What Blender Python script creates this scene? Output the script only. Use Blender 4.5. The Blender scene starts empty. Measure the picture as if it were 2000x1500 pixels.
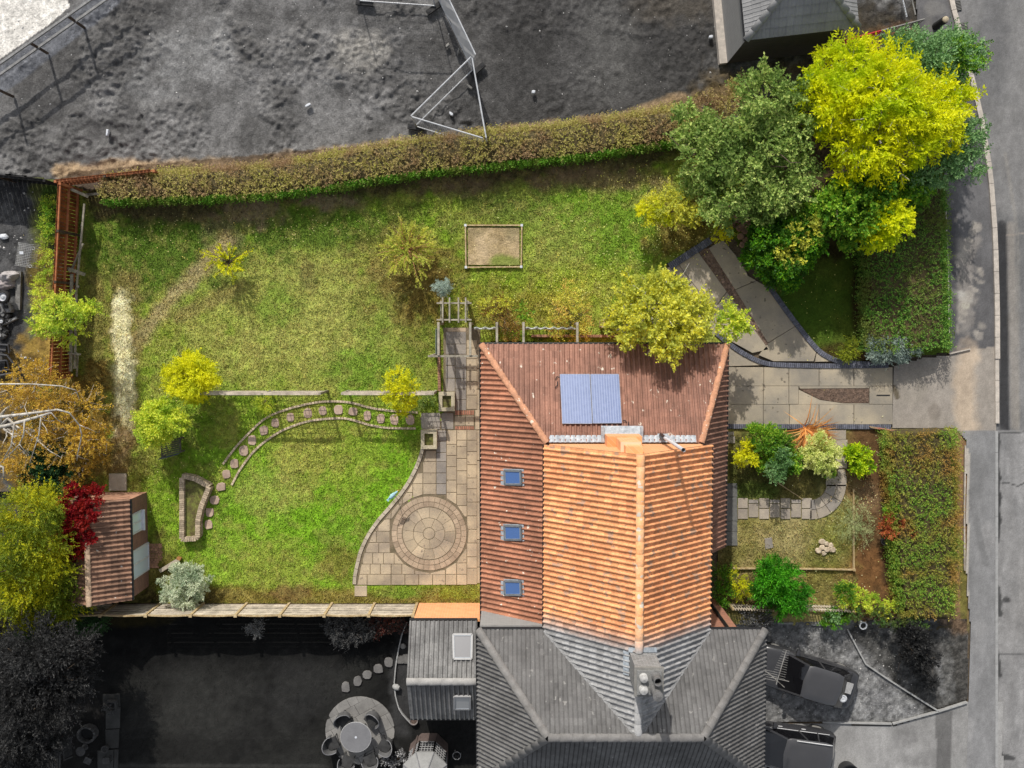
import bpy, bmesh, math, random
import numpy as np
from mathutils import Vector, Matrix

# ------------------------------------------------------------------ camera, light, exposure
sc = bpy.context.scene
COL = sc.collection
FOC, HC = 1840.0, 40.0
TILT = math.atan(110 / FOC)
cam = bpy.data.cameras.new('camera')
cam.sensor_width = 36.0
cam.lens = FOC / 2000 * 36
cam.clip_end = 2000
camo = bpy.data.objects.new('camera', cam)
COL.objects.link(camo)
camo.location = (0, 0, HC)
camo.rotation_euler = (-TILT, 0, 0)
sc.camera = camo
SUN_EL = math.radians(37)
SUN_AZ = math.atan2(-0.25, 0.97)          # direction towards the sun, measured from +Y to +X
w = bpy.data.worlds.new('World')
sc.world = w
w.use_nodes = True
nt = w.node_tree
bg = nt.nodes['Background']
sky = nt.nodes.new('ShaderNodeTexSky')
sky.sky_type = 'NISHITA'
sky.sun_disc = False
sky.sun_elevation = SUN_EL
sky.sun_rotation = SUN_AZ
sky.air_density = 1.0
sky.dust_density = 2.0
hs = nt.nodes.new('ShaderNodeHueSaturation')          # thin bright haze: the sky is paler than clear blue
hs.inputs['Saturation'].default_value = 0.35
nt.links.new(sky.outputs[0], hs.inputs['Color'])
nt.links.new(hs.outputs[0], bg.inputs[0])
bg.inputs[1].default_value = 0.15
sun = bpy.data.lights.new('sun', 'SUN')
sun.energy = 3.8
sun.angle = math.radians(0.7)
sun.color = (1.0, 0.95, 0.88)
suno = bpy.data.objects.new('sun', sun)
COL.objects.link(suno)
sdir = Vector((math.sin(SUN_AZ) * math.cos(SUN_EL), math.cos(SUN_AZ) * math.cos(SUN_EL), math.sin(SUN_EL)))
suno.rotation_euler = sdir.to_track_quat('Z', 'Y').to_euler()
sc.view_settings.view_transform = 'Standard'
sc.view_settings.look = 'None'
sc.view_settings.gamma = 1
sc.view_settings.use_curve_mapping = False
sc.view_settings.exposure = 0.0
LITE = 1.12

random.seed(11)
rng = np.random.default_rng(11)
ct, st = math.cos(TILT), math.sin(TILT)

# ------------------------------------------------------------------ helpers
def ray(px, py):
    y = (750 - py) / FOC
    return Vector(((px - 1000) / FOC, y * ct - st, -y * st - ct))
def P(px, py, z=0.0):
    """ground-survey point: the place at height z that the photo shows at this pixel"""
    d = ray(px, py)
    s = (HC - z) / -d.z
    return Vector((d.x * s, d.y * s, z))
def PPL(px, py, p0, n, off=0.0):
    d = ray(px, py)
    o = Vector((0, 0, HC))
    t = (p0 + n * off - o).dot(n) / d.dot(n)
    return o + d * t
def W2P(X, Y, Z=0.0):
    yc = Y * ct - (Z - HC) * st
    zc = Y * st + (Z - HC) * ct
    return 1000 + FOC * X / -zc, 750 - FOC * yc / -zc
def PX(z=0.0):
    return (HC - z) / FOC
def lin(v):
    v = v / 255.0
    return v / 12.92 if v <= 0.04045 else ((v + 0.055) / 1.055) ** 2.4
def S(r, g, b, k=1.0):
    return tuple(min(0.88, lin(c) / LITE * k) for c in (r, g, b))

_T = rng.random((256, 256))
def vnoise(x, y, seed=0):
    x = np.asarray(x, float) + seed * 17.31
    y = np.asarray(y, float) + seed * 9.77
    xi, yi = np.floor(x).astype(int), np.floor(y).astype(int)
    fx, fy = x - xi, y - yi
    fx, fy = fx * fx * (3 - 2 * fx), fy * fy * (3 - 2 * fy)
    a = _T[xi & 255, yi & 255]; b = _T[(xi + 1) & 255, yi & 255]
    c = _T[xi & 255, (yi + 1) & 255]; d = _T[(xi + 1) & 255, (yi + 1) & 255]
    return (a * (1 - fx) + b * fx) * (1 - fy) + (c * (1 - fx) + d * fx) * fy
def fbm(x, y, o=4, seed=0):
    s, a, t = 0, 1.0, 0
    for i in range(o):
        s = s + a * vnoise(x * 2 ** i, y * 2 ** i, seed + i * 3)
        t += a; a *= 0.55
    return s / t
def inside(px, py, poly):
    r = np.zeros(px.shape, bool)
    n = len(poly)
    for i in range(n):
        x1, y1 = poly[i][:2]; x2, y2 = poly[(i + 1) % n][:2]
        if y1 == y2: continue
        c = ((y1 > py) != (y2 > py)) & (px < (x2 - x1) * (py - y1) / (y2 - y1) + x1)
        r ^= c
    return r

ORG = {}
def tag(o, label=None, cat=None, group=None, kind=None):
    if label: o['label'] = label
    if cat: o['category'] = cat
    if group: o['group'] = group
    if kind: o['kind'] = kind
    return o
def root(name, label, cat, loc, group=None):
    o = bpy.data.objects.new(name, None)
    o.empty_display_size = 0.2
    COL.objects.link(o)
    o.location = loc
    ORG[o.name] = Vector(loc)
    return tag(o, label, cat, group)
def add_mesh(name, me, mat, parent=None, loc=(0, 0, 0)):
    o = bpy.data.objects.new(name, me)
    COL.objects.link(o)
    if mat and not me.materials: me.materials.append(mat)
    o.location = loc
    if parent:
        o.parent = parent
        ORG[o.name] = ORG.get(parent.name, Vector()) + Vector(loc)
    else:
        ORG[o.name] = Vector(loc)
    return o
def inst(name, me, M, parent=None):
    """an object sharing mesh data, world matrix M"""
    o = bpy.data.objects.new(name, me)
    COL.objects.link(o)
    M = M.copy()
    if parent:
        o.parent = parent
        M.translation = M.translation - ORG.get(parent.name, Vector())
    o.matrix_local = M
    return o
def np_mesh(name, V, Fc, smooth=False, col=None):
    me = bpy.data.meshes.new(name)
    V = np.asarray(V, np.float32).reshape(-1, 3)
    Fc = np.asarray(Fc, np.int32)
    k = Fc.shape[1]
    me.vertices.add(len(V)); me.vertices.foreach_set('co', V.ravel())
    me.loops.add(Fc.size); me.loops.foreach_set('vertex_index', Fc.ravel())
    me.polygons.add(len(Fc))
    me.polygons.foreach_set('loop_start', np.arange(0, Fc.size, k, dtype=np.int32))
    if smooth: me.polygons.foreach_set('use_smooth', np.ones(len(Fc), bool))
    me.update(calc_edges=True)
    if col is not None:
        a = me.attributes.new('Col', 'FLOAT_COLOR', 'POINT')
        c = np.ones((len(V), 4), np.float32); c[:, :3] = col
        a.data.foreach_set('color', c.ravel())
    return me

class MB:
    def __init__(s): s.v, s.f = [], []
    def add(s, vs, fs):
        n = len(s.v)
        s.v += [Vector(p) for p in vs]
        s.f += [tuple(i + n for i in f) for f in fs]
        return s
    def box(s, c, size, rz=0, M=None):
        hx, hy, hz = size[0] / 2, size[1] / 2, size[2] / 2
        R = M if M is not None else Matrix.Rotation(rz, 3, 'Z')
        vs = [Vector(c) + R @ Vector((x * hx, y * hy, z * hz)) for x in (-1, 1) for y in (-1, 1) for z in (-1, 1)]
        return s.add(vs, [(0, 1, 3, 2), (4, 6, 7, 5), (0, 4, 5, 1), (2, 3, 7, 6), (0, 2, 6, 4), (1, 5, 7, 3)])
    def beam(s, p0, p1, w, h, up=(0, 0, 1)):
        p0, p1 = Vector(p0), Vector(p1)
        d = (p1 - p0); L = d.length; d.normalize()
        up = Vector(up)
        sd = d.cross(up)
        if sd.length < 1e-3: sd = d.cross(Vector((0, 1, 0)))
        sd.normalize(); u = sd.cross(d)
        R = Matrix((d, sd, u)).transposed()
        return s.box((p0 + p1) / 2, (L, w, h), M=R)
    def tube(s, pts, r, n=6, cap=True):
        pts = [Vector(p) for p in pts]
        rs = r if isinstance(r, (list, tuple)) else [r] * len(pts)
        base = len(s.v); ref = None
        for i, p in enumerate(pts):
            d = (pts[min(i + 1, len(pts) - 1)] - pts[max(i - 1, 0)]).normalized()
            if ref is None:
                ref = d.orthogonal().normalized()
            ref = (ref - d * ref.dot(d)).normalized()
            b = d.cross(ref)
            for k in range(n):
                a = 2 * math.pi * k / n
                s.v.append(p + (ref * math.cos(a) + b * math.sin(a)) * rs[i])
        for i in range(len(pts) - 1):
            for k in range(n):
                a, b2 = base + i * n + k, base + i * n + (k + 1) % n
                s.f.append((a, b2, b2 + n, a + n))
        if cap:
            s.f.append(tuple(base + k for k in reversed(range(n))))
            s.f.append(tuple(base + (len(pts) - 1) * n + k for k in range(n)))
        return s
    def prism(s, poly, z0, z1, bev=0.0):
        n = len(poly)
        a = sum(poly[i][0] * poly[(i + 1) % n][1] - poly[(i + 1) % n][0] * poly[i][1] for i in range(n))
        if a < 0: poly = poly[::-1]
        vs = [(p[0], p[1], z0) for p in poly]
        if bev > 0:
            cx = sum(p[0] for p in poly) / n; cy = sum(p[1] for p in poly) / n
            vs += [(p[0], p[1], z1 - bev) for p in poly]
            for p in poly:
                d = Vector((cx - p[0], cy - p[1])); L = d.length or 1
                d *= min(bev * 1.3, L * .4) / L
                vs.append((p[0] + d.x, p[1] + d.y, z1))
            fs = [tuple(range(n))[::-1], tuple(range(2 * n, 3 * n))]
            for k in range(2):
                fs += [(k * n + i, k * n + (i + 1) % n, (k + 1) * n + (i + 1) % n, (k + 1) * n + i) for i in range(n)]
        else:
            vs += [(p[0], p[1], z1) for p in poly]
            fs = [tuple(range(n))[::-1], tuple(range(n, 2 * n))]
            fs += [(i, (i + 1) % n, n + (i + 1) % n, n + i) for i in range(n)]
        return s.add(vs, fs)
    def cyl(s, c, r, h, n=16, r2=None):
        r2 = r if r2 is None else r2
        c = Vector(c)
        vs = [c + Vector((r * math.cos(2 * math.pi * k / n), r * math.sin(2 * math.pi * k / n), 0)) for k in range(n)]
        vs += [c + Vector((r2 * math.cos(2 * math.pi * k / n), r2 * math.sin(2 * math.pi * k / n), h)) for k in range(n)]
        return s.add(vs, [tuple(range(n))[::-1], tuple(range(n, 2 * n))] + [(k, (k + 1) % n, n + (k + 1) % n, n + k) for k in range(n)])
    def lathe(s, c, prof, n=16):
        c = Vector(c); m = len(prof); vs = []
        for r, z in prof:
            vs += [c + Vector((r * math.cos(2 * math.pi * k / n), r * math.sin(2 * math.pi * k / n), z)) for k in range(n)]
        fs = [(i * n + k, i * n + (k + 1) % n, (i + 1) * n + (k + 1) % n, (i + 1) * n + k) for i in range(m - 1) for k in range(n)]
        return s.add(vs, fs)
    def poly(s, pts):
        return s.add(pts, [tuple(range(len(pts)))])
    def build(s, name, mat, parent=None, smooth=False, label=None, cat=None, group=None, kind=None):
        off = Vector()
        loc = Vector()
        if parent: off = ORG.get(parent.name, Vector())
        else:
            xs = [p.x for p in s.v]; ys = [p.y for p in s.v]; zs = [p.z for p in s.v]
            loc = Vector(((min(xs) + max(xs)) / 2, (min(ys) + max(ys)) / 2, min(zs)))
            off = loc
        me = bpy.data.meshes.new(name)
        me.from_pydata([p - off for p in s.v], [], s.f)
        if smooth:
            me.polygons.foreach_set('use_smooth', np.ones(len(me.polygons), bool))
        me.update()
        o = add_mesh(name, me, mat, parent, loc)
        return tag(o, label, cat, group, kind)

# ------------------------------------------------------------------ materials
def nodes_of(name):
    m = bpy.data.materials.new(name); m.use_nodes = True
    t = m.node_tree
    b = t.nodes['Principled BSDF']
    return m, t, b
def N(t, typ, **kw):
    n = t.nodes.new(typ)
    for k, v in kw.items(): setattr(n, k, v)
    return n
def mixc(t, fac, a, b, blend='MIX'):
    m = t.nodes.new('ShaderNodeMix'); m.data_type = 'RGBA'; m.blend_type = blend
    for sock, v in ((m.inputs[0], fac), (m.inputs[6], a), (m.inputs[7], b)):
        if isinstance(v, (int, float)): sock.default_value = v
        elif isinstance(v, tuple): sock.default_value = (*v, 1) if len(v) == 3 else v
        else: t.links.new(v, sock)
    return m.outputs[2]
def rampv(t, src, lo, hi, a=0.0, b=1.0):
    r = t.nodes.new('ShaderNodeMapRange'); r.clamp = True
    r.inputs[1].default_value = lo; r.inputs[2].default_value = hi
    r.inputs[3].default_value = a; r.inputs[4].default_value = b
    t.links.new(src, r.inputs[0]); return r.outputs[0]
def noise(t, vec, scale, detail=4, rough=0.6):
    n = t.nodes.new('ShaderNodeTexNoise')
    n.inputs['Scale'].default_value = scale; n.inputs['Detail'].default_value = detail
    n.inputs['Roughness'].default_value = rough
    t.links.new(vec, n.inputs['Vector'])
    return n.outputs[0]
def bump(t, b, h, strength, dist=0.02):
    bp = t.nodes.new('ShaderNodeBump')
    bp.inputs['Strength'].default_value = strength; bp.inputs['Distance'].default_value = dist
    t.links.new(h, bp.inputs['Height']); t.links.new(bp.outputs[0], b.inputs['Normal'])
def M(name, c1, c2=None, scale=3.0, rough=0.8, fine=25.0, famt=0.35, bmp=0.3, spec=0.3, metal=0.0, rnd=0.0, spots=None, spot_scale=14, spot_thr=0.66, gray=None, lo=.35, hi=.65):
    """procedural surface: two-tone blotches, fine grain, optional lichen spots, per-piece variation, optional fade to grey along Y"""
    m, t, b = nodes_of(name)
    g = N(t, 'ShaderNodeNewGeometry')
    pos = g.outputs['Position']
    c2 = c2 or tuple(x * 0.7 for x in c1)
    f = rampv(t, noise(t, pos, scale), lo, hi)
    col = mixc(t, f, c1, c2)
    fn = noise(t, pos, fine, 3)
    v = rampv(t, fn, 0.25, 0.75, 1 - famt, 1 + famt)
    cv = N(t, 'ShaderNodeCombineColor')
    for i in range(3): t.links.new(v, cv.inputs[i])
    col = mixc(t, 1.0, col, cv.outputs[0], 'MULTIPLY')
    if rnd:
        oi = N(t, 'ShaderNodeObjectInfo')
        add = N(t, 'ShaderNodeMath', operation='ADD'); t.links.new(oi.outputs['Random'], add.inputs[0]); t.links.new(g.outputs['Random Per Island'], add.inputs[1])
        fr = N(t, 'ShaderNodeMath', operation='FRACT'); t.links.new(add.outputs[0], fr.inputs[0])
        rv = rampv(t, fr.outputs[0], 0, 1, 1 - rnd, 1 + rnd)
        cr = N(t, 'ShaderNodeCombineColor')
        for i in range(3): t.links.new(rv, cr.inputs[i])
        col = mixc(t, 1.0, col, cr.outputs[0], 'MULTIPLY')
    if spots:
        sp = rampv(t, noise(t, pos, spot_scale, 2, .5), spot_thr, spot_thr + 0.04)
        col = mixc(t, sp, col, spots)
    if gray:
        y0, y1, gc = gray
        sx = N(t, 'ShaderNodeSeparateXYZ'); t.links.new(pos, sx.inputs[0])
        nz = noise(t, pos, 2.0, 2)
        ad = N(t, 'ShaderNodeMath', operation='MULTIPLY_ADD'); t.links.new(nz, ad.inputs[0]); ad.inputs[1].default_value = .3; t.links.new(sx.outputs[1], ad.inputs[2])
        gf = rampv(t, ad.outputs[0], y0 + .15, y1 + .15)
        bw = N(t, 'ShaderNodeRGBToBW'); t.links.new(col, bw.inputs[0])
        gm = N(t, 'ShaderNodeMath', operation='MULTIPLY'); t.links.new(bw.outputs[0], gm.inputs[0]); gm.inputs[1].default_value = gc
        cg = N(t, 'ShaderNodeCombineColor')
        for i in range(3): t.links.new(gm.outputs[0], cg.inputs[i])
        col = mixc(t, gf, col, cg.outputs[0])
    t.links.new(col, b.inputs['Base Color'])
    b.inputs['Roughness'].default_value = rough
    b.inputs['Specular IOR Level'].default_value = spec
    b.inputs['Metallic'].default_value = metal
    if bmp: bump(t, b, fn, bmp)
    return m
def MATTR(name, rough=0.95, fine=18.0, famt=0.4, bmp=0.6, bdist=0.03, mid=None):
    m, t, b = nodes_of(name)
    a = N(t, 'ShaderNodeAttribute', attribute_name='Col')
    pos = N(t, 'ShaderNodeNewGeometry').outputs['Position']
    fn = noise(t, pos, fine, 5, .65)
    v = rampv(t, fn, 0.3, 0.7, 1 - famt, 1 + famt)
    if mid:
        mp = N(t, 'ShaderNodeMapping'); mp.inputs['Scale'].default_value = (1, .35, 1); t.links.new(pos, mp.inputs[0])
        v2 = rampv(t, noise(t, mp.outputs[0], mid, 5, .7), .3, .7, .82, 1.15)
        mm = N(t, 'ShaderNodeMath', operation='MULTIPLY'); t.links.new(v, mm.inputs[0]); t.links.new(v2, mm.inputs[1]); v = mm.outputs[0]
    cv = N(t, 'ShaderNodeCombineColor')
    for i in range(3): t.links.new(v, cv.inputs[i])
    t.links.new(mixc(t, 1.0, a.outputs['Color'], cv.outputs[0], 'MULTIPLY'), b.inputs['Base Color'])
    b.inputs['Roughness'].default_value = rough
    b.inputs['Specular IOR Level'].default_value = 0.15
    if bmp: bump(t, b, fn, bmp, bdist)
    return m
def MLEAF(name, cols, clump=None, cscale=0.9, trans=0.3, rough=0.55, gray=None):
    m, t, b = nodes_of(name)
    g = N(t, 'ShaderNodeNewGeometry')
    r = N(t, 'ShaderNodeValToRGB')
    e = r.color_ramp.elements
    while len(e) < len(cols): e.new(0.5)
    for i, c in enumerate(cols):
        e[i].position = i / max(1, len(cols) - 1); e[i].color = (*c, 1)
    t.links.new(g.outputs['Random Per Island'], r.inputs[0])
    col = r.outputs[0]
    if clump:
        f = rampv(t, noise(t, g.outputs['Position'], cscale, 3), .45, .62)
        col = mixc(t, f, col, mixc(t, .75, col, clump))
    if gray:
        y0, y1, k = gray
        sx = N(t, 'ShaderNodeSeparateXYZ'); t.links.new(g.outputs['Position'], sx.inputs[0])
        gf = rampv(t, sx.outputs[1], y0, y1)
        bw = N(t, 'ShaderNodeRGBToBW'); t.links.new(col, bw.inputs[0])
        gm = N(t, 'ShaderNodeMath', operation='MULTIPLY'); t.links.new(bw.outputs[0], gm.inputs[0]); gm.inputs[1].default_value = k
        cg = N(t, 'ShaderNodeCombineColor')
        for i in range(3): t.links.new(gm.outputs[0], cg.inputs[i])
        col = mixc(t, gf, col, cg.outputs[0])
    t.links.new(col, b.inputs['Base Color'])
    b.inputs['Roughness'].default_value = rough
    b.inputs['Specular IOR Level'].default_value = 0.25
    tr = N(t, 'ShaderNodeBsdfTranslucent'); t.links.new(col, tr.inputs[0])
    mx = N(t, 'ShaderNodeMixShader'); mx.inputs[0].default_value = min(.5, trans + .12)
    t.links.new(b.outputs[0], mx.inputs[1]); t.links.new(tr.outputs[0], mx.inputs[2])
    t.links.new(mx.outputs[0], t.nodes['Material Output'].inputs[0])
    return m
def MGLASS(name, c, rough=0.08):
    m, t, b = nodes_of(name)
    b.inputs['Base Color'].default_value = (*c, 1); b.inputs['Roughness'].default_value = rough
    b.inputs['Specular IOR Level'].default_value = 0.8
    return m

def Yat(py, z=0.0): return P(1000, py, z).y
WOODG = M('weathered_wood', S(176, 168, 150), S(130, 124, 110), 4, fine=30, famt=.3, rnd=.15)
WOODP = M('pale_fence_wood', S(205, 192, 172), S(168, 156, 140), 3, fine=30, famt=.25, rnd=.12)
WOODB = M('rust_brown_wood', S(150, 84, 40), S(105, 55, 22), 3, fine=30, famt=.3, rnd=.2)
WOODBL = M('rust_brown_rail', S(190, 125, 85), S(160, 95, 60), 3, fine=30, famt=.2)
WOODT = M('tan_timber', S(200, 180, 140), S(165, 140, 100), 6)
WOODD = M('dark_timber', S(95, 80, 65), S(60, 50, 42), 6)
STEEL = M('galvanised_steel', S(205, 207, 210), S(175, 178, 182), 5, rough=.45, spec=.5, famt=.1, bmp=0)
BLACKP = M('black_plastic', S(38, 38, 40), S(28, 28, 30), 5, rough=.4, spec=.5, famt=.1, bmp=0)
LEAD = M('lead_flashing', S(182, 190, 196), S(142, 150, 158), 6, rough=.5, famt=.2)
WHITEP = M('white_plastic', S(225, 228, 232), S(200, 205, 212), 5, rough=.4, famt=.08, bmp=0)
BARK = M('bark', S(120, 105, 88), S(80, 68, 55), 8)
BARKW = M('pale_birch_bark', S(215, 210, 200), S(150, 142, 130), 5, famt=.3)
GREYM = M('grey_concrete', S(150, 148, 143), S(120, 118, 114), 2, fine=35, famt=.25)
# ------------------------------------------------------------------ ground sheets
class Paint:
    """albedo of a piece of ground: base colour, mottling, and patches with ragged edges (pixel survey coordinates)"""
    def __init__(s, base, alt=None, mott=0.25, seed=0, ascale=45):
        s.b, s.alt, s.mott, s.seed, s.asc = np.array(base), np.array(alt if alt else base), mott, seed, ascale
        s.ops = []; s.gain = 1.0; s.fleck = None
    def blob(s, x, y, rx, ry, col, st=1.0, soft=0.5, rag=0.9, rot=0):
        s.ops.append(('b', x, y, rx, ry, np.array(col), st, soft, rag, math.radians(rot))); return s
    def line(s, pts, wd, col, st=1.0, soft=0.5, rag=0.8):
        s.ops.append(('l', pts, wd, np.array(col), st, soft, rag)); return s
    def poly(s, pts, col, st=1.0):
        s.ops.append(('p', pts, np.array(col), st)); return s
    def ev(s, px, py):
        sd = s.seed
        f = np.clip((fbm(px / s.asc, py / s.asc, 4, sd + 5) - .35) / .3, 0, 1)[:, None]
        c = s.b * (1 - f) + s.alt * f
        rg = fbm(px / 22, py / 22, 4, sd + 1) - .5
        for op in s.ops:
            if op[0] == 'b':
                _, x, y, rx, ry, col, stg, soft, rag, rot = op
                dx, dy = px - x, py - y
                u = (dx * math.cos(rot) + dy * math.sin(rot)) / rx; v = (-dx * math.sin(rot) + dy * math.cos(rot)) / ry
                d = np.sqrt(u * u + v * v) + rg * rag * 1.6
                m = np.clip((1 + soft / 2 - d) / max(soft, .02), 0, 1) * stg
            elif op[0] == 'l':
                _, pts, wd, col, stg, soft, rag = op
                d = np.full(px.shape, 1e9)
                for (x1, y1), (x2, y2) in zip(pts[:-1], pts[1:]):
                    L = (x2 - x1) ** 2 + (y2 - y1) ** 2
                    t = np.clip(((px - x1) * (x2 - x1) + (py - y1) * (y2 - y1)) / L, 0, 1)
                    d = np.minimum(d, np.hypot(px - x1 - t * (x2 - x1), py - y1 - t * (y2 - y1)))
                d = d / (wd / 2) + rg * rag * 1.6
                m = np.clip((1 + soft / 2 - d) / max(soft, .02), 0, 1) * stg
            else:
                m = inside(px, py, op[1]) * op[3]; col = op[2]
            m = m[:, None]
            c = c * (1 - m) + col * m
        if s.fleck is not None:
            f2 = np.clip((fbm(px / 13, py / 13, 3, sd + 12) - .52) / .12, 0, 1)[:, None] * s.fleck[1]
            c = c * (1 - f2) + np.array(s.fleck[0]) * f2
        k = 1 + (fbm(px / 9, py / 9, 3, sd + 2) - .5) * 2 * s.mott
        k = k * (1 + (fbm(px / 3.6, py / 3.6, 2, sd + 8) - .5) * 1.5 * s.mott)
        return np.clip(c * np.maximum(k, .25)[:, None] * s.gain, 0.003, .88)

def terrain(name, poly, res, zf, paint, mat, kind='structure', zr=0.0, wob=0):
    pw = [P(x, y, zr) for x, y in poly]
    x0, x1 = min(p.x for p in pw), max(p.x for p in pw)
    y0, y1 = min(p.y for p in pw), max(p.y for p in pw)
    nx, ny = int((x1 - x0) / res) + 2, int((y1 - y0) / res) + 2
    X, Y = np.meshgrid(np.linspace(x0, x1, nx), np.linspace(y0, y1, ny))
    Xf, Yf = X.ravel(), Y.ravel()
    ox = (fbm(Xf * 2.5, Yf * 2.5, 3, 41) - .5) * wob if wob else 0
    ok = inside(Xf + ox, Yf + ox, [(p.x, p.y) for p in pw])
    okg = ok.reshape(ny, nx)
    fm = okg[:-1, :-1] & okg[1:, :-1] & okg[:-1, 1:] & okg[1:, 1:]
    j, i = np.nonzero(fm)
    a = j * nx + i
    Fc = np.stack([a, a + 1, a + 1 + nx, a + nx], 1)
    used = np.unique(Fc)
    mp = np.full(nx * ny, -1); mp[used] = np.arange(len(used))
    Xu, Yu = Xf[used], Yf[used]
    Z = zf(Xu, Yu)
    px, py = W2P(Xu, Yu, zr)
    me = np_mesh(name, np.stack([Xu, Yu, Z], 1), mp[Fc], smooth=True, col=paint.ev(px, py))
    o = add_mesh(name, me, mat)
    return tag(o, kind=kind)

SOILM = MATTR('churned_soil', .95, fine=16, famt=.35, bmp=.8, bdist=.05)
TURFM = MATTR('turf', .95, fine=22, famt=.35, bmp=.6, bdist=.03)
HARDM = MATTR('worn_paving', .85, fine=26, famt=.22, bmp=.25, bdist=.01, mid=1.6)
BLADEM = MATTR('grass_blade', .8, fine=3, famt=.15, bmp=0)

# far ground
mb = MB(); mb.box((0, 0, -0.68), (500, 500, 0.6))
tag(mb.build('ground', M('far_soil', S(75, 73, 70), S(60, 58, 55), .2)), kind='structure')

# churned building plot along the top
gs = Paint(S(96, 95, 94), S(122, 121, 120), .42, 1, 60)
gs.blob(1150, 120, 300, 260, S(76, 75, 74), .9, .6, .5).blob(1330, 60, 120, 160, S(64, 63, 62), .6, .9).blob(1190, 90, 50, 90, S(95, 94, 92), .8, .9)
gs.blob(700, 95, 50, 35, S(150, 147, 141), .8, .8).blob(1030, 60, 60, 160, S(62, 61, 60), .7, .8)
gs.blob(340, 105, 45, 60, S(138, 138, 137), .6, .9, 1.2).blob(420, 90, 30, 60, S(138, 138, 137), .6, .9, 1.2).blob(280, 170, 40, 30, S(132, 132, 131), .5, .9)
gs.blob(200, 60, 170, 40, S(80, 79, 78), .6, .9, rot=-35).line([(20, 250), (110, 190), (230, 110)], 30, S(85, 84, 83), .7, .8).line([(40, 280), (120, 215)], 22, S(88, 87, 86), .6, .8)
gs.line([(-60, -20), (60, -60)], 30, S(120, 120, 120))
gs.line([(-80, 215), (30, 130), (200, 0), (240, -40)], 48, S(105, 107, 112), 1, .2, .15)
gs.poly([(-80, -80), (122, -80), (130, 10), (90, 45), (0, 108), (-80, 170)], S(232, 228, 220), .95)
gs.line([(110, 335), (230, 322), (420, 322), (560, 310), (700, 292), (830, 275), (960, 258), (1200, 235), (1330, 190)], 22, S(182, 156, 122), .8, 1.0, 1.1)
gs.blob(1420, 178, 50, 40, S(105, 90, 62), .7, .9).line([(1250, 225), (1400, 180), (1600, 120)], 30, S(112, 94, 64), .7, .9)
gs.blob(1720, 70, 150, 70, S(70, 68, 66), .9, .4).line([(1620, 105), (1770, 60)], 40, S(150, 110, 75), .9, .8).blob(1690, 150, 200, 120, S(70, 62, 45), .7, .6)
gs.poly([(130, 335), (1330, 225), (1500, 250), (1500, 460), (100, 460)], S(95, 78, 60), .75)
gs.blob(1320, 10, 80, 30, S(100, 92, 80), .4, .9)
gs.poly([(1480, 190), (1880, 120), (1860, 460), (1480, 460)], S(74, 62, 40), .95)
def zsoil(X, Y):
    px, py = W2P(X, Y)
    rough = np.where(px < 930, 1.0, .55) * np.where((px + py * 1.3 < 200), .15, 1)
    flat = np.clip((fbm(X * .55, Y * .55, 3, 27) - .42) / .12, .15, 1)
    n = fbm(X * 1.1, Y * 1.1, 3, 7) * .10 + (.12 - np.abs(fbm(X * 2.4 + Y * .8, Y * 2.0 - X * .5, 3, 9) - .5) * .40) * flat + (fbm(X * 6.5, Y * 6.5, 2, 19) - .5) * .15 * flat
    return -.24 + n * rough
terrain('soil_ground', [(-120, -120), (1860, -120), (1850, 60), (1842, 330), (1600, 430), (1380, 470), (1280, 400), (60, 470), (60, 345), (-120, 330)], .055, zsoil, gs, SOILM)

# scrap yard on the left
gy = Paint(S(62, 62, 63), S(88, 88, 88), .5, 3, 40)
gy.line([(85, 340), (85, 560), (70, 720), (40, 1000)], 46, S(95, 100, 55), .9, .7).blob(100, 420, 22, 60, S(60, 85, 30), .9, .6).blob(78, 540, 24, 60, S(150, 130, 70), .8, .6).blob(70, 690, 40, 40, S(170, 140, 70), .8).blob(50, 860, 60, 160, S(110, 90, 50), .9, .4)
terrain('yard_ground', [(-100, 330), (128, 350), (118, 760), (100, 960), (-100, 960)], .07, lambda X, Y: -.06 + fbm(X * 3, Y * 3, 4, 3) * .12, gy, SOILM)

# main back lawn
G1, G2 = S(128, 152, 50), S(150, 156, 72)
gl = Paint(G1, G2, .34, 5, 38)
gl.fleck = (S(162, 146, 92), .32)
gl.gain = np.array([1.04, 1.12, .92])
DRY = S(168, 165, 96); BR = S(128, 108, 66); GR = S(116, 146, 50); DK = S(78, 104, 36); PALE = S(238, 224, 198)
gl.blob(560, 590, 230, 130, DRY, .7, .8).blob(700, 640, 150, 110, DRY, .4, .9).blob(520, 700, 200, 60, DRY, .4, .8)
gl.blob(600, 530, 20, 30, S(85, 75, 55), .5, .6)
gl.blob(700, 720, 70, 40, GR, .8, .7).blob(730, 610, 40, 60, GR, .5, .7).blob(540, 600, 40, 40, GR, .6, .7)
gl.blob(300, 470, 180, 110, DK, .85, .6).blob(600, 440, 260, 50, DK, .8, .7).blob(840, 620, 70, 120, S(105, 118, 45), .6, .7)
gl.blob(790, 530, 90, 80, BR, .75, .8).blob(830, 560, 60, 70, S(120, 95, 50), .7, .8)
gl.blob(1150, 420, 190, 90, GR, .85, .7).blob(1080, 480, 90, 60, DRY, .45, .8).blob(1240, 480, 90, 60, GR, .7, .7).blob(1130, 560, 160, 40, S(155, 160, 60), .6, .8)
gl.blob(1000, 600, 120, 40, S(140, 120, 55), .6, .8).blob(1330, 440, 70, 60, S(115, 95, 50), .9, .7).blob(960, 400, 90, 50, S(110, 105, 65), .5, .8)
gl.line([(440, 470), (400, 520), (330, 590), (270, 660)], 34, S(168, 146, 118), .8, .9).line([(470, 560), (350, 620)], 26, S(150, 130, 90), .6, .9)
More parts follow.
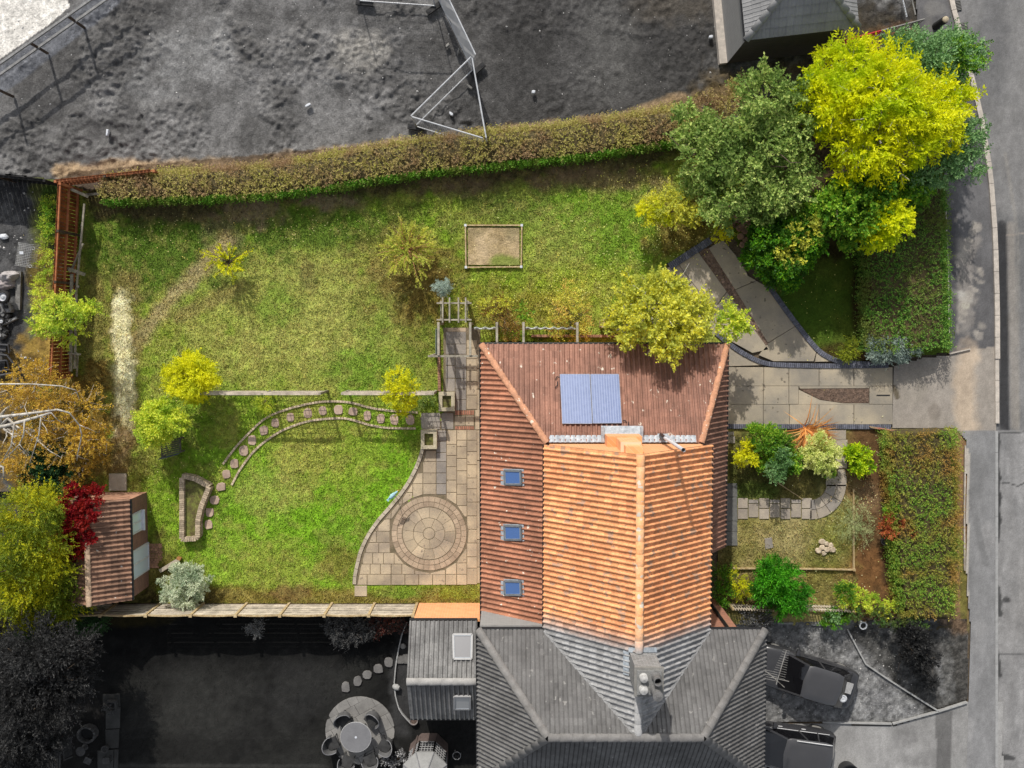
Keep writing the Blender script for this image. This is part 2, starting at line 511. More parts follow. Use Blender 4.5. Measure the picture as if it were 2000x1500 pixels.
gl.line([(190, 560), (185, 720), (170, 900)], 60, S(125, 105, 72), .7, .9).line([(245, 560), (240, 740), (238, 860)], 60, S(140, 118, 80), .7, .7)
gl.line([(238, 584), (237, 640), (236, 715)], 32, PALE, .85, .8, 1.1).blob(238, 588, 18, 9, PALE, .9, .5, .8)
gl.line([(248, 722), (240, 790), (236, 852)], 38, PALE, .95, .6, .9).blob(250, 735, 24, 16, PALE, .9, .5)
gl.line([(236, 850), (230, 960)], 40, S(128, 102, 80), .9, .6).blob(280, 925, 40, 40, S(120, 100, 60), .6, .9)
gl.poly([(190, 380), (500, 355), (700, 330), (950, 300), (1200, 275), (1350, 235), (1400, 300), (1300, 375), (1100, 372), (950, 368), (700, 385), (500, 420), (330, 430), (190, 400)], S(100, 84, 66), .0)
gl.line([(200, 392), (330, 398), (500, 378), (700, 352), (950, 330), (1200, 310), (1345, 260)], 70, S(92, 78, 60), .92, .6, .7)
gl.blob(500, 412, 60, 28, S(138, 118, 98), .9, .6).blob(640, 395, 60, 18, S(140, 118, 100), .8, .7).blob(1180, 350, 150, 22, S(128, 105, 85), .85, .7).blob(880, 365, 80, 18, S(120, 98, 80), .7, .7)
gl.blob(440, 450, 40, 26, S(140, 115, 100), .5, .9)
# lower lawn inside the stepping stone arc
gl.blob(620, 990, 230, 170, S(124, 166, 42), .85, .5).blob(600, 880, 70, 80, S(165, 158, 85), .75, .8).blob(690, 900, 50, 60, S(150, 155, 70), .5, .8).blob(520, 960, 60, 50, DRY, .5, .8).blob(690, 1050, 60, 40, GR, .6).blob(460, 1090, 60, 50, S(140, 165, 60), .6)
gl.blob(540, 1110, 70, 50, S(150, 148, 75), .6, .8).blob(660, 1100, 40, 30, S(130, 110, 65), .7, .8)
gl.line([(420, 1165), (700, 1168), (940, 1165)], 36, S(122, 100, 55), .85, .8).blob(780, 1158, 60, 10, GR, .7).blob(900, 1160, 40, 12, S(150, 160, 60), .6).blob(560, 1160, 40, 14, S(115, 90, 60), .8)
gl.blob(310, 1000, 40, 90, S(120, 150, 40), .7, .6).blob(300, 1110, 40, 60, S(100, 80, 50), .8, .7).blob(240, 1170, 120, 20, S(60, 48, 34), .9, .6).blob(390, 1170, 50, 20, S(95, 80, 50), .8, .7)
gl.blob(420, 1000, 30, 60, S(115, 140, 50), .5).blob(380, 860, 60, 60, S(108, 135, 45), .6).blob(120, 860, 110, 160, S(115, 90, 45), .95, .4).blob(110, 1080, 100, 150, S(60, 55, 28), .95, .4)
LAWN = [(128, 352), (165, 372), (330, 345), (700, 315), (950, 290), (1200, 262), (1340, 225), (1500, 250), (1500, 460), (1390, 462), (1300, 520), (1345, 570), (1420, 655), (1410, 672), (1200, 672), (960, 668), (942, 1180), (820, 1182), (60, 1205), (40, 1100), (30, 940), (60, 760), (112, 740), (128, 352)]
def zl(X, Y): return .02 + (fbm(X * .7, Y * .7, 3, 4) - .5) * .06 + (fbm(X * 4, Y * 4, 3, 14) - .5) * .07
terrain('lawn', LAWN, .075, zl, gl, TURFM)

# side lawn with tree shade put into its darker colour, front garden, hedge bottoms
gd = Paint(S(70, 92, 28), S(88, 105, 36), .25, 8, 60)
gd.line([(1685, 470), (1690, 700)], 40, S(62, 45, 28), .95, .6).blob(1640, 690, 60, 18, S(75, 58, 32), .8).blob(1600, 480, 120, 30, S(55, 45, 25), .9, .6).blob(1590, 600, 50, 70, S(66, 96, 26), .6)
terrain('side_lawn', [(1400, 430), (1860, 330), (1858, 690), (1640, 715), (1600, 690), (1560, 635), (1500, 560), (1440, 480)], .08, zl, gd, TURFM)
gf = Paint(S(142, 136, 76), S(165, 152, 100), .4, 9, 30)
gf.blob(1530, 920, 130, 70, S(78, 84, 40), .9, .5).blob(1560, 950, 40, 30, S(125, 115, 65), .7, .7).blob(1470, 960, 50, 18, S(90, 110, 45), .7)
gf.line([(1700, 840), (1715, 930), (1710, 1100), (1720, 1200)], 90, S(98, 72, 48), .97, .4, .5).line([(1660, 960), (1660, 860)], 40, S(110, 84, 55), .7).blob(1690, 970, 30, 30, S(150, 125, 95), .5, .9)
gf.blob(1610, 1135, 70, 45, S(125, 118, 58), .7, .8).blob(1700, 1110, 60, 50, S(118, 84, 52), .9, .6).blob(1740, 1070, 22, 70, S(80, 60, 42), .9, .6)
gf.blob(1460, 1160, 90, 40, S(80, 66, 36), .8, .6).blob(1410, 1085, 30, 40, S(96, 92, 50), .8).blob(1630, 1050, 40, 60, S(128, 132, 62), .7, .8).blob(1600, 1085, 30, 20, S(95, 100, 48), .5)
gf.blob(1540, 1040, 40, 50, S(165, 155, 105), .6, .8)
gf.line([(1872, 840), (1876, 1000), (1872, 1210)], 46, S(138, 108, 80), .95, .5, .4).line([(1880, 1060), (1884, 1220)], 14, S(110, 110, 50), .8).blob(1800, 1230, 110, 30, S(70, 62, 52), .9, .5)
terrain('front_garden_ground', [(1400, 832), (1742, 834), (1748, 836), (1866, 836), (1890, 850), (1890, 1000), (1890, 1150), (1897, 1230), (1897, 1240), (1660, 1224), (1400, 1224)], .06, lambda X, Y: .0 + (fbm(X * 3, Y * 3, 4, 24) - .5) * .07 - .05 * np.clip((W2P(X, Y)[0] - 1872) / 10, 0, 1), gf, TURFM)

# neighbour's rear lawn with shade put into its dark colour, front gravel and verge
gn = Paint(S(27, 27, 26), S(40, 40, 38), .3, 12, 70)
gn.blob(480, 1240, 330, 60, S(14, 14, 14), .85, .6).blob(400, 1390, 110, 80, S(50, 50, 48), .7, .9).blob(590, 1350, 70, 60, S(48, 48, 47), .6, .9).blob(330, 1460, 100, 30, S(26, 26, 25), .6)  # darkest strip is the fence shadow painted into the grass colour
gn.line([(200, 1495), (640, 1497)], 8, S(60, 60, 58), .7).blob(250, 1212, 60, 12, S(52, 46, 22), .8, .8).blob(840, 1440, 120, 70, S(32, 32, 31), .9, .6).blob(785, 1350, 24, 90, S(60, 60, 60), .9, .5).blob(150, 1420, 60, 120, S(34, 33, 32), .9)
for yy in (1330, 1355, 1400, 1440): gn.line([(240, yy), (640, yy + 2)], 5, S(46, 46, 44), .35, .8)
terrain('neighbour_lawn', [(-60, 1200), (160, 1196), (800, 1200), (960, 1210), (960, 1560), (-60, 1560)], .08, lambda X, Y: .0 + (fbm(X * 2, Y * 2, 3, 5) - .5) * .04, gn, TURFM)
gg = Paint(S(116, 116, 116), S(130, 130, 129), .8, 14, 25)
gg.blob(1800, 1290, 50, 80, S(62, 61, 59), .85, .5).line([(1690, 1240), (1790, 1330), (1830, 1380)], 60, S(70, 69, 66), .8, .7).line([(1850, 1215), (1855, 1370)], 26, S(92, 91, 88), .8, .6).line([(1878, 1215), (1880, 1370)], 34, S(66, 64, 60), .9, .5)
gg.line([(1845, 1200), (1880, 1225)], 30, S(120, 95, 70), .6, .8)
terrain('neighbour_gravel', [(1500, 1214), (1890, 1206), (1892, 1300), (1892, 1366), (1750, 1412), (1600, 1411), (1400, 1409), (1400, 1222)], .06, lambda X, Y: -.02 + fbm(X * 9, Y * 9, 2, 8) * .06, gg, SOILM)
gc = Paint(S(142, 141, 139), S(160, 159, 157), .12, 15, 90)
gc.poly([(1827, 1392), (1858, 1386), (1858, 1600), (1830, 1600)], S(96, 95, 94), .8).blob(1770, 1435, 24, 22, S(110, 109, 108), .5, .9).blob(1800, 1485, 40, 14, S(108, 107, 106), .5, .9)
terrain('neighbour_driveway', [(1400, 1410), (1745, 1414), (1830, 1389), (1892, 1366), (1960, 1366), (1960, 1600), (1400, 1600)], .09, lambda X, Y: X * 0 + .02, gc, HARDM)

gss = Paint(S(110, 96, 78), S(92, 84, 74), .3, 21, 40)
terrain('subsoil', [(1200, 440), (1500, 400), (1800, 320), (1850, 330), (1960, 700), (1960, 1420), (1380, 1420), (1380, 700), (1180, 690)], .15, lambda X, Y: X * 0 - .075, gss, SOILM)
# pavement, crossover and road
gp = Paint(S(98, 97, 98), S(112, 111, 112), .14, 16, 80)
gp.line([(1890, 480), (1885, 560), (1880, 620)], 40, S(165, 158, 150), .5, .6, 1.8).line([(1860, 570), (1890, 585)], 14, S(190, 186, 178), .7, .5, 1.6).blob(1885, 597, 8, 7, S(190, 186, 170), .9, .5, 1)
gp.line([(1855, 420), (1860, 560), (1860, 690)], 18, S(74, 74, 80), .6, .8)
gp.poly([(1742, 700), (1850, 690), (1945, 676), (1946, 842), (1742, 842)], S(160, 152, 142), .9).line([(1890, 690), (1880, 760), (1890, 830)], 40, S(196, 176, 152), .7, .9).blob(1825, 800, 12, 16, S(125, 117, 108), .6).blob(1780, 760, 30, 40, S(150, 143, 132), .6).line([(1745, 755), (1752, 775)], 10, S(88, 78, 58), .8)
gp.poly([(1880, 842), (1946, 842), (1946, 1600), (1880, 1600)], S(138, 138, 138), .9)
for i_ in range(14): gp.blob(1890 + (i_ * 17) % 50, 860 + (i_ * 97) % 600, 5 + (i_ * 5) % 14, 8 + (i_ * 11) % 40, S(*([122] * 3)) if i_ % 2 else S(152, 151, 150), .5, .9, 1.2).line([(1888, 880), (1886, 1180)], 8, S(182, 175, 165), .8).line([(1895, 960), (1915, 1060), (1925, 1100)], 10, S(125, 125, 125), .5, .8)
gp.poly([(1755, 0), (1790, 0), (1815, 150), (1800, 330), (1750, 330)], S(78, 77, 76), .5).blob(1825, 15, 20, 12, S(135, 133, 130), .6).blob(1812, 66, 12, 40, S(125, 122, 118), .4)
for i_ in range(34): gp.blob(1866 + (i_ * 23) % 50, 430 + (i_ * 61) % 230, 3 + (i_ * 5) % 7, 3 + (i_ * 3) % 8, S(172, 165, 155), .55, .5, 1.4, (i_ * 40) % 180)
def zpave(X, Y): return X * 0 + .03
terrain('pavement', [(1775, -120), (1838, -120), (1855, 0), (1886, 110), (1912, 220), (1932, 340), (1942, 460), (1946, 680), (1946, 1600), (1880, 1600), (1890, 1370), (1894, 1230), (1886, 1150), (1885, 860), (1862, 836), (1742, 836), (1742, 714), (1800, 698), (1853, 692), (1852, 600), (1846, 400), (1842, 300), (1812, 150), (1790, 40)], .07, zpave, gp, HARDM)
gr = Paint(S(112, 112, 112), S(130, 129, 128), .16, 18, 90)
gr.line([(1958, 440), (1962, 620), (1963, 840)], 20, S(48, 48, 50), .9, .5, .2).line([(1976, 440), (1984, 830)], 16, S(150, 144, 136), .7, .8, .3)
gr.poly([(1946, 842), (2100, 836), (2100, 1600), (1946, 1600)], S(146, 145, 144), .85)
for i_ in range(26): gr.blob(1950 + (i_ * 37) % 60, 860 + (i_ * 131) % 640, 4 + (i_ * 7) % 14, 6 + (i_ * 13) % 40, S(*([118] * 3)) if i_ % 2 else S(162, 161, 160), .5, .9, 1.4)
gr.line([(1975, 850), (1978, 1500)], 14, S(136, 135, 134), .5, .9, .6).line([(1998, 850), (1996, 1500)], 8, S(158, 157, 156), .5, .9, .6)
gr.line([(1949, 850), (1952, 1000), (1950, 1060)], 9, S(60, 60, 60), .95, .4, 1.2).line([(1946, 1150), (1952, 1200)], 16, S(74, 74, 74), .95, .4, 1).line([(1948, 1280), (1954, 1320)], 12, S(74, 74, 74), .95, .4, 1).line([(1948, 1470), (1960, 1480), (1980, 1482)], 12, S(74, 74, 74), .95, .4, 1).line([(1946, 1200), (1950, 1480)], 5, S(78, 78, 78), .9, .4, 1.2)
gr.line([(1946, 946), (1970, 944), (1990, 950), (2010, 940)], 2.6, S(70, 70, 70), .9, .4, .4).line([(1953, 847), (2010, 843)], 3, S(80, 80, 80), .9, .4, .3).line([(1950, 1278), (2010, 1280)], 2.4, S(90, 90, 90), .8, .4, .8).blob(1967, 1172, 6, 5, S(70, 70, 70), .9, .4, 1)
gr.blob(1985, 60, 60, 300, S(132, 131, 130), .5, .9).blob(1940, 60, 30, 120, S(96, 96, 98), .5, .9)
gr.line([(1968, 458), (2010, 456)], 3, S(160, 150, 140), .7, .4, .3).line([(1965, 300), (1990, 460), (1990, 840)], 6, S(156, 150, 140), .3, .8)
terrain('road', [(1838, -120), (2400, -120), (2400, 1600), (1946, 1600), (1946, 680), (1942, 460), (1932, 340), (1912, 220), (1886, 110), (1855, 0)], .07, lambda X, Y: X * 0 - .06, gr, HARDM)

# kerb stones along the road
KERBM = M('kerb_stone', S(206, 196, 184), S(178, 170, 160), 4, famt=.15, rnd=.1)
def resample(pts, step):
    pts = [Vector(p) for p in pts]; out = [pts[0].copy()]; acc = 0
    for a, b in zip(pts[:-1], pts[1:]):
        L = (b - a).length; t = step - acc
        while t <= L:
            out.append(a + (b - a) * (t / L)); t += step
        acc = (L - (t - step))
    return out
kr = root('kerb', None, None, (0, 0, 0)); kr['kind'] = 'structure'
kp = resample([P(x, y, .05) for x, y in [(1836, -110), (1857, 0), (1887, 110), (1914, 220), (1934, 340), (1943, 460), (1947, 600), (1948, 835)]], .92)
for i, (a, b) in enumerate(zip(kp[:-1], kp[1:])):
    d = (b - a).normalized()
    m = MB().beam(a + d * .008, b - d * .008, .2 if a.y > -1 else .16, .2)
    for v in m.v: v.z += -.04 if a.y > -1 else -.085
    m.build('kerb_stone', KERBM, kr)
kp = resample([P(x, y, .05) for x, y in [(1947, 842), (1947, 1560)]], .92)
for a, b in zip(kp[:-1], kp[1:]):
    m = MB().beam(a + Vector((0, -.006, 0)), b + Vector((0, .006, 0)), .12, .16)
    for v in m.v: v.z -= .085
    m.build('kerb_stone', M('grey_kerb_stone', S(165, 165, 164), S(150, 150, 149), 4, famt=.12) if 'grey_kerb_stone' not in bpy.data.materials else bpy.data.materials['grey_kerb_stone'], kr)
# thin edging kerb between hedge and pavement
ek = root('edging_kerb', None, None, (0, 0, 0)); ek['kind'] = 'structure'
for line in ([(1846, 400), (1851, 520), (1854, 690)], [(1854, 691), (1898, 681)], [(1771, 44), (1790, 96)], [(1885, 870), (1883, 1000), (1884, 1150)]):
    q = resample([P(x, y, .06) for x, y in line], .9)
    for a, b in zip(q[:-1], q[1:]):
        MB().beam(a, b, .045, .1).build('kerb_stone', KERBM, ek)

# ------------------------------------------------------------------ concrete driveway slabs
CONC = M('driveway_concrete', S(182, 169, 146), S(146, 139, 127), .7, fine=30, famt=.12, bmp=.15, rnd=.07, spots=S(120, 112, 98), spot_scale=5, spot_thr=.68)
drv = root('driveway', None, None, P(1600, 760, 0)); drv['kind'] = 'structure'
def slabp(pts, z0=-.1, z1=.055, inset=.012, mat=CONC, par=drv, name='concrete_slab', bev=.012):
    q = [P(x, y, z1) for x, y in pts]
    c = sum(q, Vector()) / len(q)
    q = [p + (c - p).normalized() * inset for p in q]
    return MB().prism([(p.x, p.y) for p in q], z0, z1, bev).build(name, mat, par)
for xs, y0, y1 in (([1421, 1492, 1541, 1600, 1668, 1744], 717, 754), ([1421, 1491, 1541, 1560], 754, 790), ([1698, 1744], 754, 790), ([1421, 1491, 1542, 1600, 1668, 1744], 790, 829)):
    for a, b in zip(xs[:-1], xs[1:]): slabp([(a, y0), (b, y0), (b, y1), (a, y1)])
slabp([(1560, 754), (1698, 754), (1698, 758), (1562, 759)], inset=.004)
slabp([(1560, 761), (1600, 781), (1648, 788), (1698, 788), (1698, 790), (1560, 790)], inset=.004)
for q in ([(1302, 524), (1322, 512), (1352, 552), (1330, 566)], [(1322, 512), (1362, 489), (1420, 570), (1393, 606), (1352, 552)], [(1330, 566), (1352, 552), (1393, 606), (1372, 632)], [(1393, 606), (1420, 570), (1502, 683), (1470, 690), (1415, 660)],
          [(1384, 484), (1412, 468), (1447, 510), (1462, 540), (1477, 548), (1436, 566)], [(1436, 566), (1477, 548), (1500, 560), (1556, 636), (1500, 670)], [(1500, 670), (1556, 636), (1595, 688), (1590, 706), (1510, 706), (1482, 694)], [(1372, 632), (1393, 606), (1415, 660), (1390, 655)], [(1595, 688), (1625, 706), (1592, 707)]):
    slabp(q, z1=.045)
slabp([(1418, 664), (1445, 690), (1500, 713), (1421, 716)], z1=.05)
# gravel strips
GRAV = M('brown_gravel', S(128, 110, 96), S(98, 84, 76), 10, fine=55, famt=.55, bmp=1.0)
def gravel(name, pts, z, lab):
    q = [P(x, y, z) for x, y in pts]
    mb = MB().prism([(p.x, p.y) for p in q], -.1, z)
    m = len(pts)
    xs = [p.x for p in q]; ys = [p.y for p in q]
    for i in range(9000):
        x, y = random.uniform(min(xs), max(xs)), random.uniform(min(ys), max(ys))
        if len(mb.v) > 9000: break
        ok = False
        for k in range(m):
            a, b = q[k], q[(k + 1) % m]
            if (a.y > y) != (b.y > y) and x < (b.x - a.x) * (y - a.y) / (b.y - a.y) + a.x: ok = not ok
        if ok:
            r = random.uniform(.012, .03); h = random.uniform(.01, .025); a = random.random() * 6
            mb.add([(x + r * math.cos(a + k * 2.1), y + r * math.sin(a + k * 2.1), z - .002) for k in range(3)] + [(x, y, z + h)], [(0, 1, 3), (1, 2, 3), (2, 0, 3)])
    o = mb.build(name, M('gravel_' + name, S(138, 116, 100), S(98, 82, 72), 9, fine=50, famt=.5, rnd=.4) if True else GRAV, None, kind='stuff')
    return tag(o, lab, 'gravel')
gravel('gravel_strip', [(1363, 489), (1384, 484), (1440, 568), (1510, 672), (1503, 684), (1420, 572)], .03, 'long brown gravel strip down the middle of the diagonal concrete drive')
gravel('gravel_bed', [(1562, 760), (1697, 758), (1697, 787), (1648, 787), (1600, 780)], .035, 'small tapered gravel inset in the lower concrete drive')
# dark joint line
MB().beam(P(1712, 772, .06), P(1738, 772, .06), .05, .02).build('drain_slot', BLACKP, drv)

BLUEB = M('blue_engineering_brick', S(112, 114, 126), S(86, 88, 98), 9, famt=.25, rnd=.22)
def edging(name, lab, path, width, pitch, z, mat, h=.12, smooth=True, cat='edging', gap=.012):
    q = [P(x, y, z) for x, y in path]
    if smooth and len(q) > 2:
        out = []
        for i in range(len(q) - 1):
            p0 = q[max(i - 1, 0)]; p1 = q[i]; p2 = q[i + 1]; p3 = q[min(i + 2, len(q) - 1)]
            for k in range(6):
                t = k / 6
                out.append(.5 * ((2 * p1) + (p2 - p0) * t + (2 * p0 - 5 * p1 + 4 * p2 - p3) * t * t + (3 * p1 - p0 - 3 * p2 + p3) * t ** 3))
        q = out + [q[-1]]
    q = resample(q, pitch)
    r = root(name, lab, cat, (q[0].x, q[0].y, 0))
    me = None
    bm = MB().box((0, 0, 0), (pitch - gap, width, h))
    me = bpy.data.meshes.new('brick')
    mb = MB().prism([(-(pitch - gap) / 2, -width / 2), ((pitch - gap) / 2, -width / 2), ((pitch - gap) / 2, width / 2), (-(pitch - gap) / 2, width / 2)], -h, 0, .008)
    me.from_pydata(mb.v, [], mb.f); me.materials.append(mat)
    for a, b in zip(q[:-1], q[1:]):
        d = b - a
        Mx = Matrix.Translation((a + b) / 2 + Vector((0, 0, random.uniform(-.004, .004)))) @ Matrix.Rotation(math.atan2(d.y, d.x) + random.uniform(-.03, .03), 4, 'Z')
        inst('brick', me, Mx, r)
    return r
edging('brick_edging', 'straight blue brick edging along the bottom of the lower drive above the front garden', [(1421, 833), (1742, 834)], .2, .085, .1, BLUEB)
edging('brick_edging', 'curved blue brick edging between the diagonal drive and the shaded triangular lawn', [(1500, 556), (1530, 598), (1560, 638), (1590, 675), (1612, 694), (1645, 707), (1700, 711)], .21, .085, .1, BLUEB)
edging('brick_edging', 'curved blue brick edging dividing diagonal drive from lower drive beside the house', [(1398, 650), (1425, 672), (1455, 692), (1490, 708), (1530, 713), (1640, 715), (1738, 714)], .2, .085, .1, BLUEB)
edging('brick_edging', 'double width blue brick edging across the far end of the diagonal drive', [(1308, 521), (1345, 497), (1390, 468)], .3, .085, .12, BLUEB)
edging('brick_edging', 'short blue brick edging at the left corner of the diagonal drive under the yellow tree', [(1312, 530), (1330, 555), (1345, 572)], .2, .085, .1, BLUEB)
TANB = M('tan_brick', S(205, 188, 162), S(178, 160, 136), 9, famt=.3, rnd=.25)
edging('brick_edging', 'outer pale brick arc above the stepping stones in the lawn', [(435, 907), (458, 876), (486, 846), (520, 816), (562, 799), (612, 787), (650, 784), (687, 787), (725, 797), (770, 803), (820, 806)], .09, .13, .085, TANB)
edging('brick_edging', 'inner pale brick arc below the stepping stones in the lawn', [(452, 948), (470, 915), (500, 877), (540, 847), (575, 831), (612, 821), (662, 817), (687, 820), (725, 831), (762, 836), (817, 837)], .09, .13, .085, TANB)
REDB = M('brown_brick', S(172, 130, 105), S(140, 105, 85), 9, famt=.3, rnd=.25)
edging('brick_edging', 'narrow brown brick edging running up beside the paved path from the stone planter', [(858, 764), (857, 700), (856, 648)], .12, .1, .16, REDB, h=.2)

# ------------------------------------------------------------------ patio paving
PAV = M('sandstone_paving', S(202, 184, 154), S(156, 142, 124), .7, fine=26, famt=.16, bmp=.25, rnd=.12, spots=S(150, 136, 118), spot_scale=6, spot_thr=.66)
PAVG = M('grey_paving', S(164, 155, 144), S(142, 136, 129), 1.2, fine=26, famt=.18, bmp=.25, rnd=.12)
PAVR = M('ring_paving_brick', S(190, 170, 145), S(168, 148, 126), 2.0, fine=26, famt=.2, bmp=.25, rnd=.16)
patio = root('patio', None, None, P(840, 1000, 0)); patio['kind'] = 'structure'
CURVE = [(826, 872), (822, 890), (812, 915), (798, 942), (780, 968), (760, 992), (737, 1018), (718, 1046), (704, 1076), (697, 1105), (693, 1125)]
pb = CURVE + [(692, 1143), (914, 1140), (938, 1138), (938, 640), (866, 640), (866, 808), (820, 815), (826, 872)]
MB().prism([(p.x, p.y) for p in (P(x, y, .03) for x, y in pb)], -.12, .045).build('mortar_bed', M('mortar', S(136, 121, 100), S(112, 102, 80), 3, fine=30), patio)
CC = (838, 1042)
def clip_half(poly, a, b):
    out = []
    n = len(poly)
    def sd(p): return (b[0] - a[0]) * (p[1] - a[1]) - (b[1] - a[1]) * (p[0] - a[0])
    for i in range(n):
        p, q = poly[i], poly[(i + 1) % n]
        sp, sq = sd(p), sd(q)
        if sp >= 0: out.append(p)
        if (sp > 0 > sq) or (sp < 0 < sq):
            t = sp / (sp - sq); out.append((p[0] + (q[0] - p[0]) * t, p[1] + (q[1] - p[1]) * t))
    return out
def pave(x0, y0, x1, y1, mat=PAV):
    poly = [(x0, y0), (x1, y0), (x1, y1), (x0, y1)]
    cx, cy = (x0 + x1) / 2, (y0 + y1) / 2
    # curved lawn edge
    if cy > 868 and x0 < 830:
        best = None
        for a, b in zip(CURVE[:-1], CURVE[1:]):
            mx, my = (a[0] + b[0]) / 2, (a[1] + b[1]) / 2
            d = math.hypot(mx - cx, my - cy)
            if best is None or d < best[0]: best = (d, a, b)
        a, b = best[1], best[2]
        nx, ny = -(b[1] - a[1]), (b[0] - a[0]); L = math.hypot(nx, ny); nx, ny = nx / L, ny / L
        if nx < 0: nx, ny = -nx, -ny
        a2, b2 = (a[0] + nx * 8, a[1] + ny * 8), (b[0] + nx * 8, b[1] + ny * 8)
        t = clip_half(poly, a2, b2)
        c2 = (b2[0] - a2[0]) * (1000 - a2[1]) - (b2[1] - a2[1]) * (930 - a2[0])
        poly = t if c2 > 0 else clip_half(poly, b2, a2)
    # circle feature
    R = 76
    if poly and math.hypot(cx - CC[0], cy - CC[1]) < R + 22:
        dx, dy = cx - CC[0], cy - CC[1]; L = math.hypot(dx, dy)
        if L < R - 5: return
        dx, dy = dx / L, dy / L
        a = (CC[0] + dx * R + dy * 50, CC[1] + dy * R - dx * 50); b = (CC[0] + dx * R - dy * 50, CC[1] + dy * R + dx * 50)
        s0 = (b[0] - a[0]) * (cy + dy * 500 - a[1]) - (b[1] - a[1]) * (cx + dx * 500 - a[0])
        poly = clip_half(poly, a, b) if s0 > 0 else clip_half(poly, b, a)
    if len(poly) < 3: return
    ar = abs(sum(poly[i][0] * poly[(i + 1) % len(poly)][1] - poly[(i + 1) % len(poly)][0] * poly[i][1] for i in range(len(poly)))) / 2
    if ar < 12: return
    slabp(poly, z0=.0, z1=.062 + random.uniform(-.004, .004), inset=.02, mat=mat, par=patio, name='paving_slab', bev=.008)
def column(x0, x1, ys, mat=PAV):
    for a, b in zip(ys[:-1], ys[1:]): pave(x0, a, x1, b, mat)
# path beside the house
pave(870, 648, 911, 672, PAVG)
column(870, 889, [672, 692, 714, 739, 765, 783, 802], PAVG); column(889, 911, [672, 692, 719, 739, 760, 781, 802], PAVG)
column(911, 932, [664, 680, 701, 724, 745, 772, 800], PAV); column(932, 938, [672, 720, 760, 805], PAV)
pave(874, 640, 911, 648, PAVR)
pave(822, 806, 860, 839, PAVG); pave(862, 806, 886, 839, PAVG); pave(888, 812, 909, 832, PAV); pave(909, 812, 926, 832, PAV); pave(928, 800, 937, 840, PAV)
for k in range(10): pave(889 + k * 3.7, 801, 889 + k * 3.7 + 3.2, 811, M('red_path_brick', S(188, 128, 104), S(158, 108, 88), 9, rnd=.2) if 'red_path_brick' not in bpy.data.materials else bpy.data.materials['red_path_brick'])
for k in range(10): pave(889 + k * 3.7, 832, 889 + k * 3.7 + 3.2, 840, bpy.data.materials['red_path_brick'])
# main patio columns
column(826, 852, [880, 902, 924, 945, 966], PAV); column(852, 872, [840, 862, 884, 902, 924, 945, 966, 985], PAVG)
column(872, 892, [840, 868, 890, 912, 938, 962, 985], PAV); column(892, 912, [840, 860, 872, 896, 920, 946, 966, 988, 1010], PAV)
column(912, 932, [840, 860, 882, 908, 934, 955, 981, 1008, 1034, 1061, 1088, 1110, 1142], PAV); column(932, 938, [840, 900, 981, 1054, 1108, 1140], PAV)
column(806, 826, [924, 945, 966], PAV); column(790, 806, [940, 962], PAV)
for y0, y1, xs in ((962, 985, [770, 786, 806, 826, 850]), (985, 1014, [744, 764, 790]), (1014, 1038, [720, 738, 762]), (1038, 1060, [712, 735, 762]), (1060, 1080, [700, 714, 740, 762]), (1080, 1102, [700, 708, 728, 749, 770, 790]), (1102, 1122, [694, 702, 723, 743, 764, 785, 810]), (1122, 1143, [692, 717, 764, 791, 818, 845, 870, 892, 912])):
    for a, b in zip(xs[:-1], xs[1:]): pave(a, y0, b, y1, PAV)
column(892, 912, [1072, 1100, 1122], PAV); pave(870, 1100, 892, 1122); pave(810, 1112, 840, 1122); pave(840, 1112, 870, 1122)
slabp([(692, 1144), (717, 1144), (717, 1165), (692, 1165)], z1=.064, mat=PAV, par=patio, name='paving_slab')
# circular feature
c0 = P(CC[0], CC[1], .06); pxm = PX(.06)
def wedge(r0, r1, a0, a1, mat, z=.066, gap=.014):
    r0, r1 = r0 * pxm + gap / 2, r1 * pxm - gap / 2
    g = gap / 2
    n = max(2, int((a1 - a0) / .2))
    pts = [(c0.x + r1 * math.cos(a), c0.y + r1 * math.sin(a)) for a in np.linspace(a0 + g / r1, a1 - g / r1, n + 1)]
    if r0 > .05: pts += [(c0.x + r0 * math.cos(a), c0.y + r0 * math.sin(a)) for a in np.linspace(a1 - g / r0, a0 + g / r0, n + 1)]
    MB().prism(pts, .0, z + random.uniform(-.003, .003), 0).build('paving_stone', mat, patio)
MB().cyl((c0.x, c0.y, .0), 75 * pxm, .052, 48).build('mortar_bed', bpy.data.materials['mortar'], patio)
MB().cyl((c0.x, c0.y, .0), 11 * pxm, .068, 28).build('paving_stone', PAV, patio)
for r0, r1, n, ph, mt in ((12, 31, 7, .3, PAV), (31.5, 52.5, 13, .1, PAV), (53.5, 63, 36, 0, PAVR), (63.5, 74, 38, .08, PAVR)):
    for k in range(n):
        j0, j1 = (random.uniform(-.04, .04) for _ in range(2)) if r0 > 50 else (0, 0)
        wedge(r0, r1, ph + 2 * math.pi * k / n, ph + 2 * math.pi * (k + 1) / n, mt)
# curved coping along the lawn
cq = [Vector(P(x, y, .07)) for x, y in CURVE] + [P(692, 1143, .07)]
EDGM = M('coping_stone', S(198, 186, 166), S(172, 160, 140), 3, famt=.15, rnd=.12)
cs = resample(cq, .34)
for a, b in zip(cs[:-1], cs[1:]):
    d = (b - a).normalized()
    m = MB().beam(a + d * .01, b - d * .01, .15, .16)
    for v in m.v: v.z -= .06
    m.build('coping_stone', EDGM, patio)
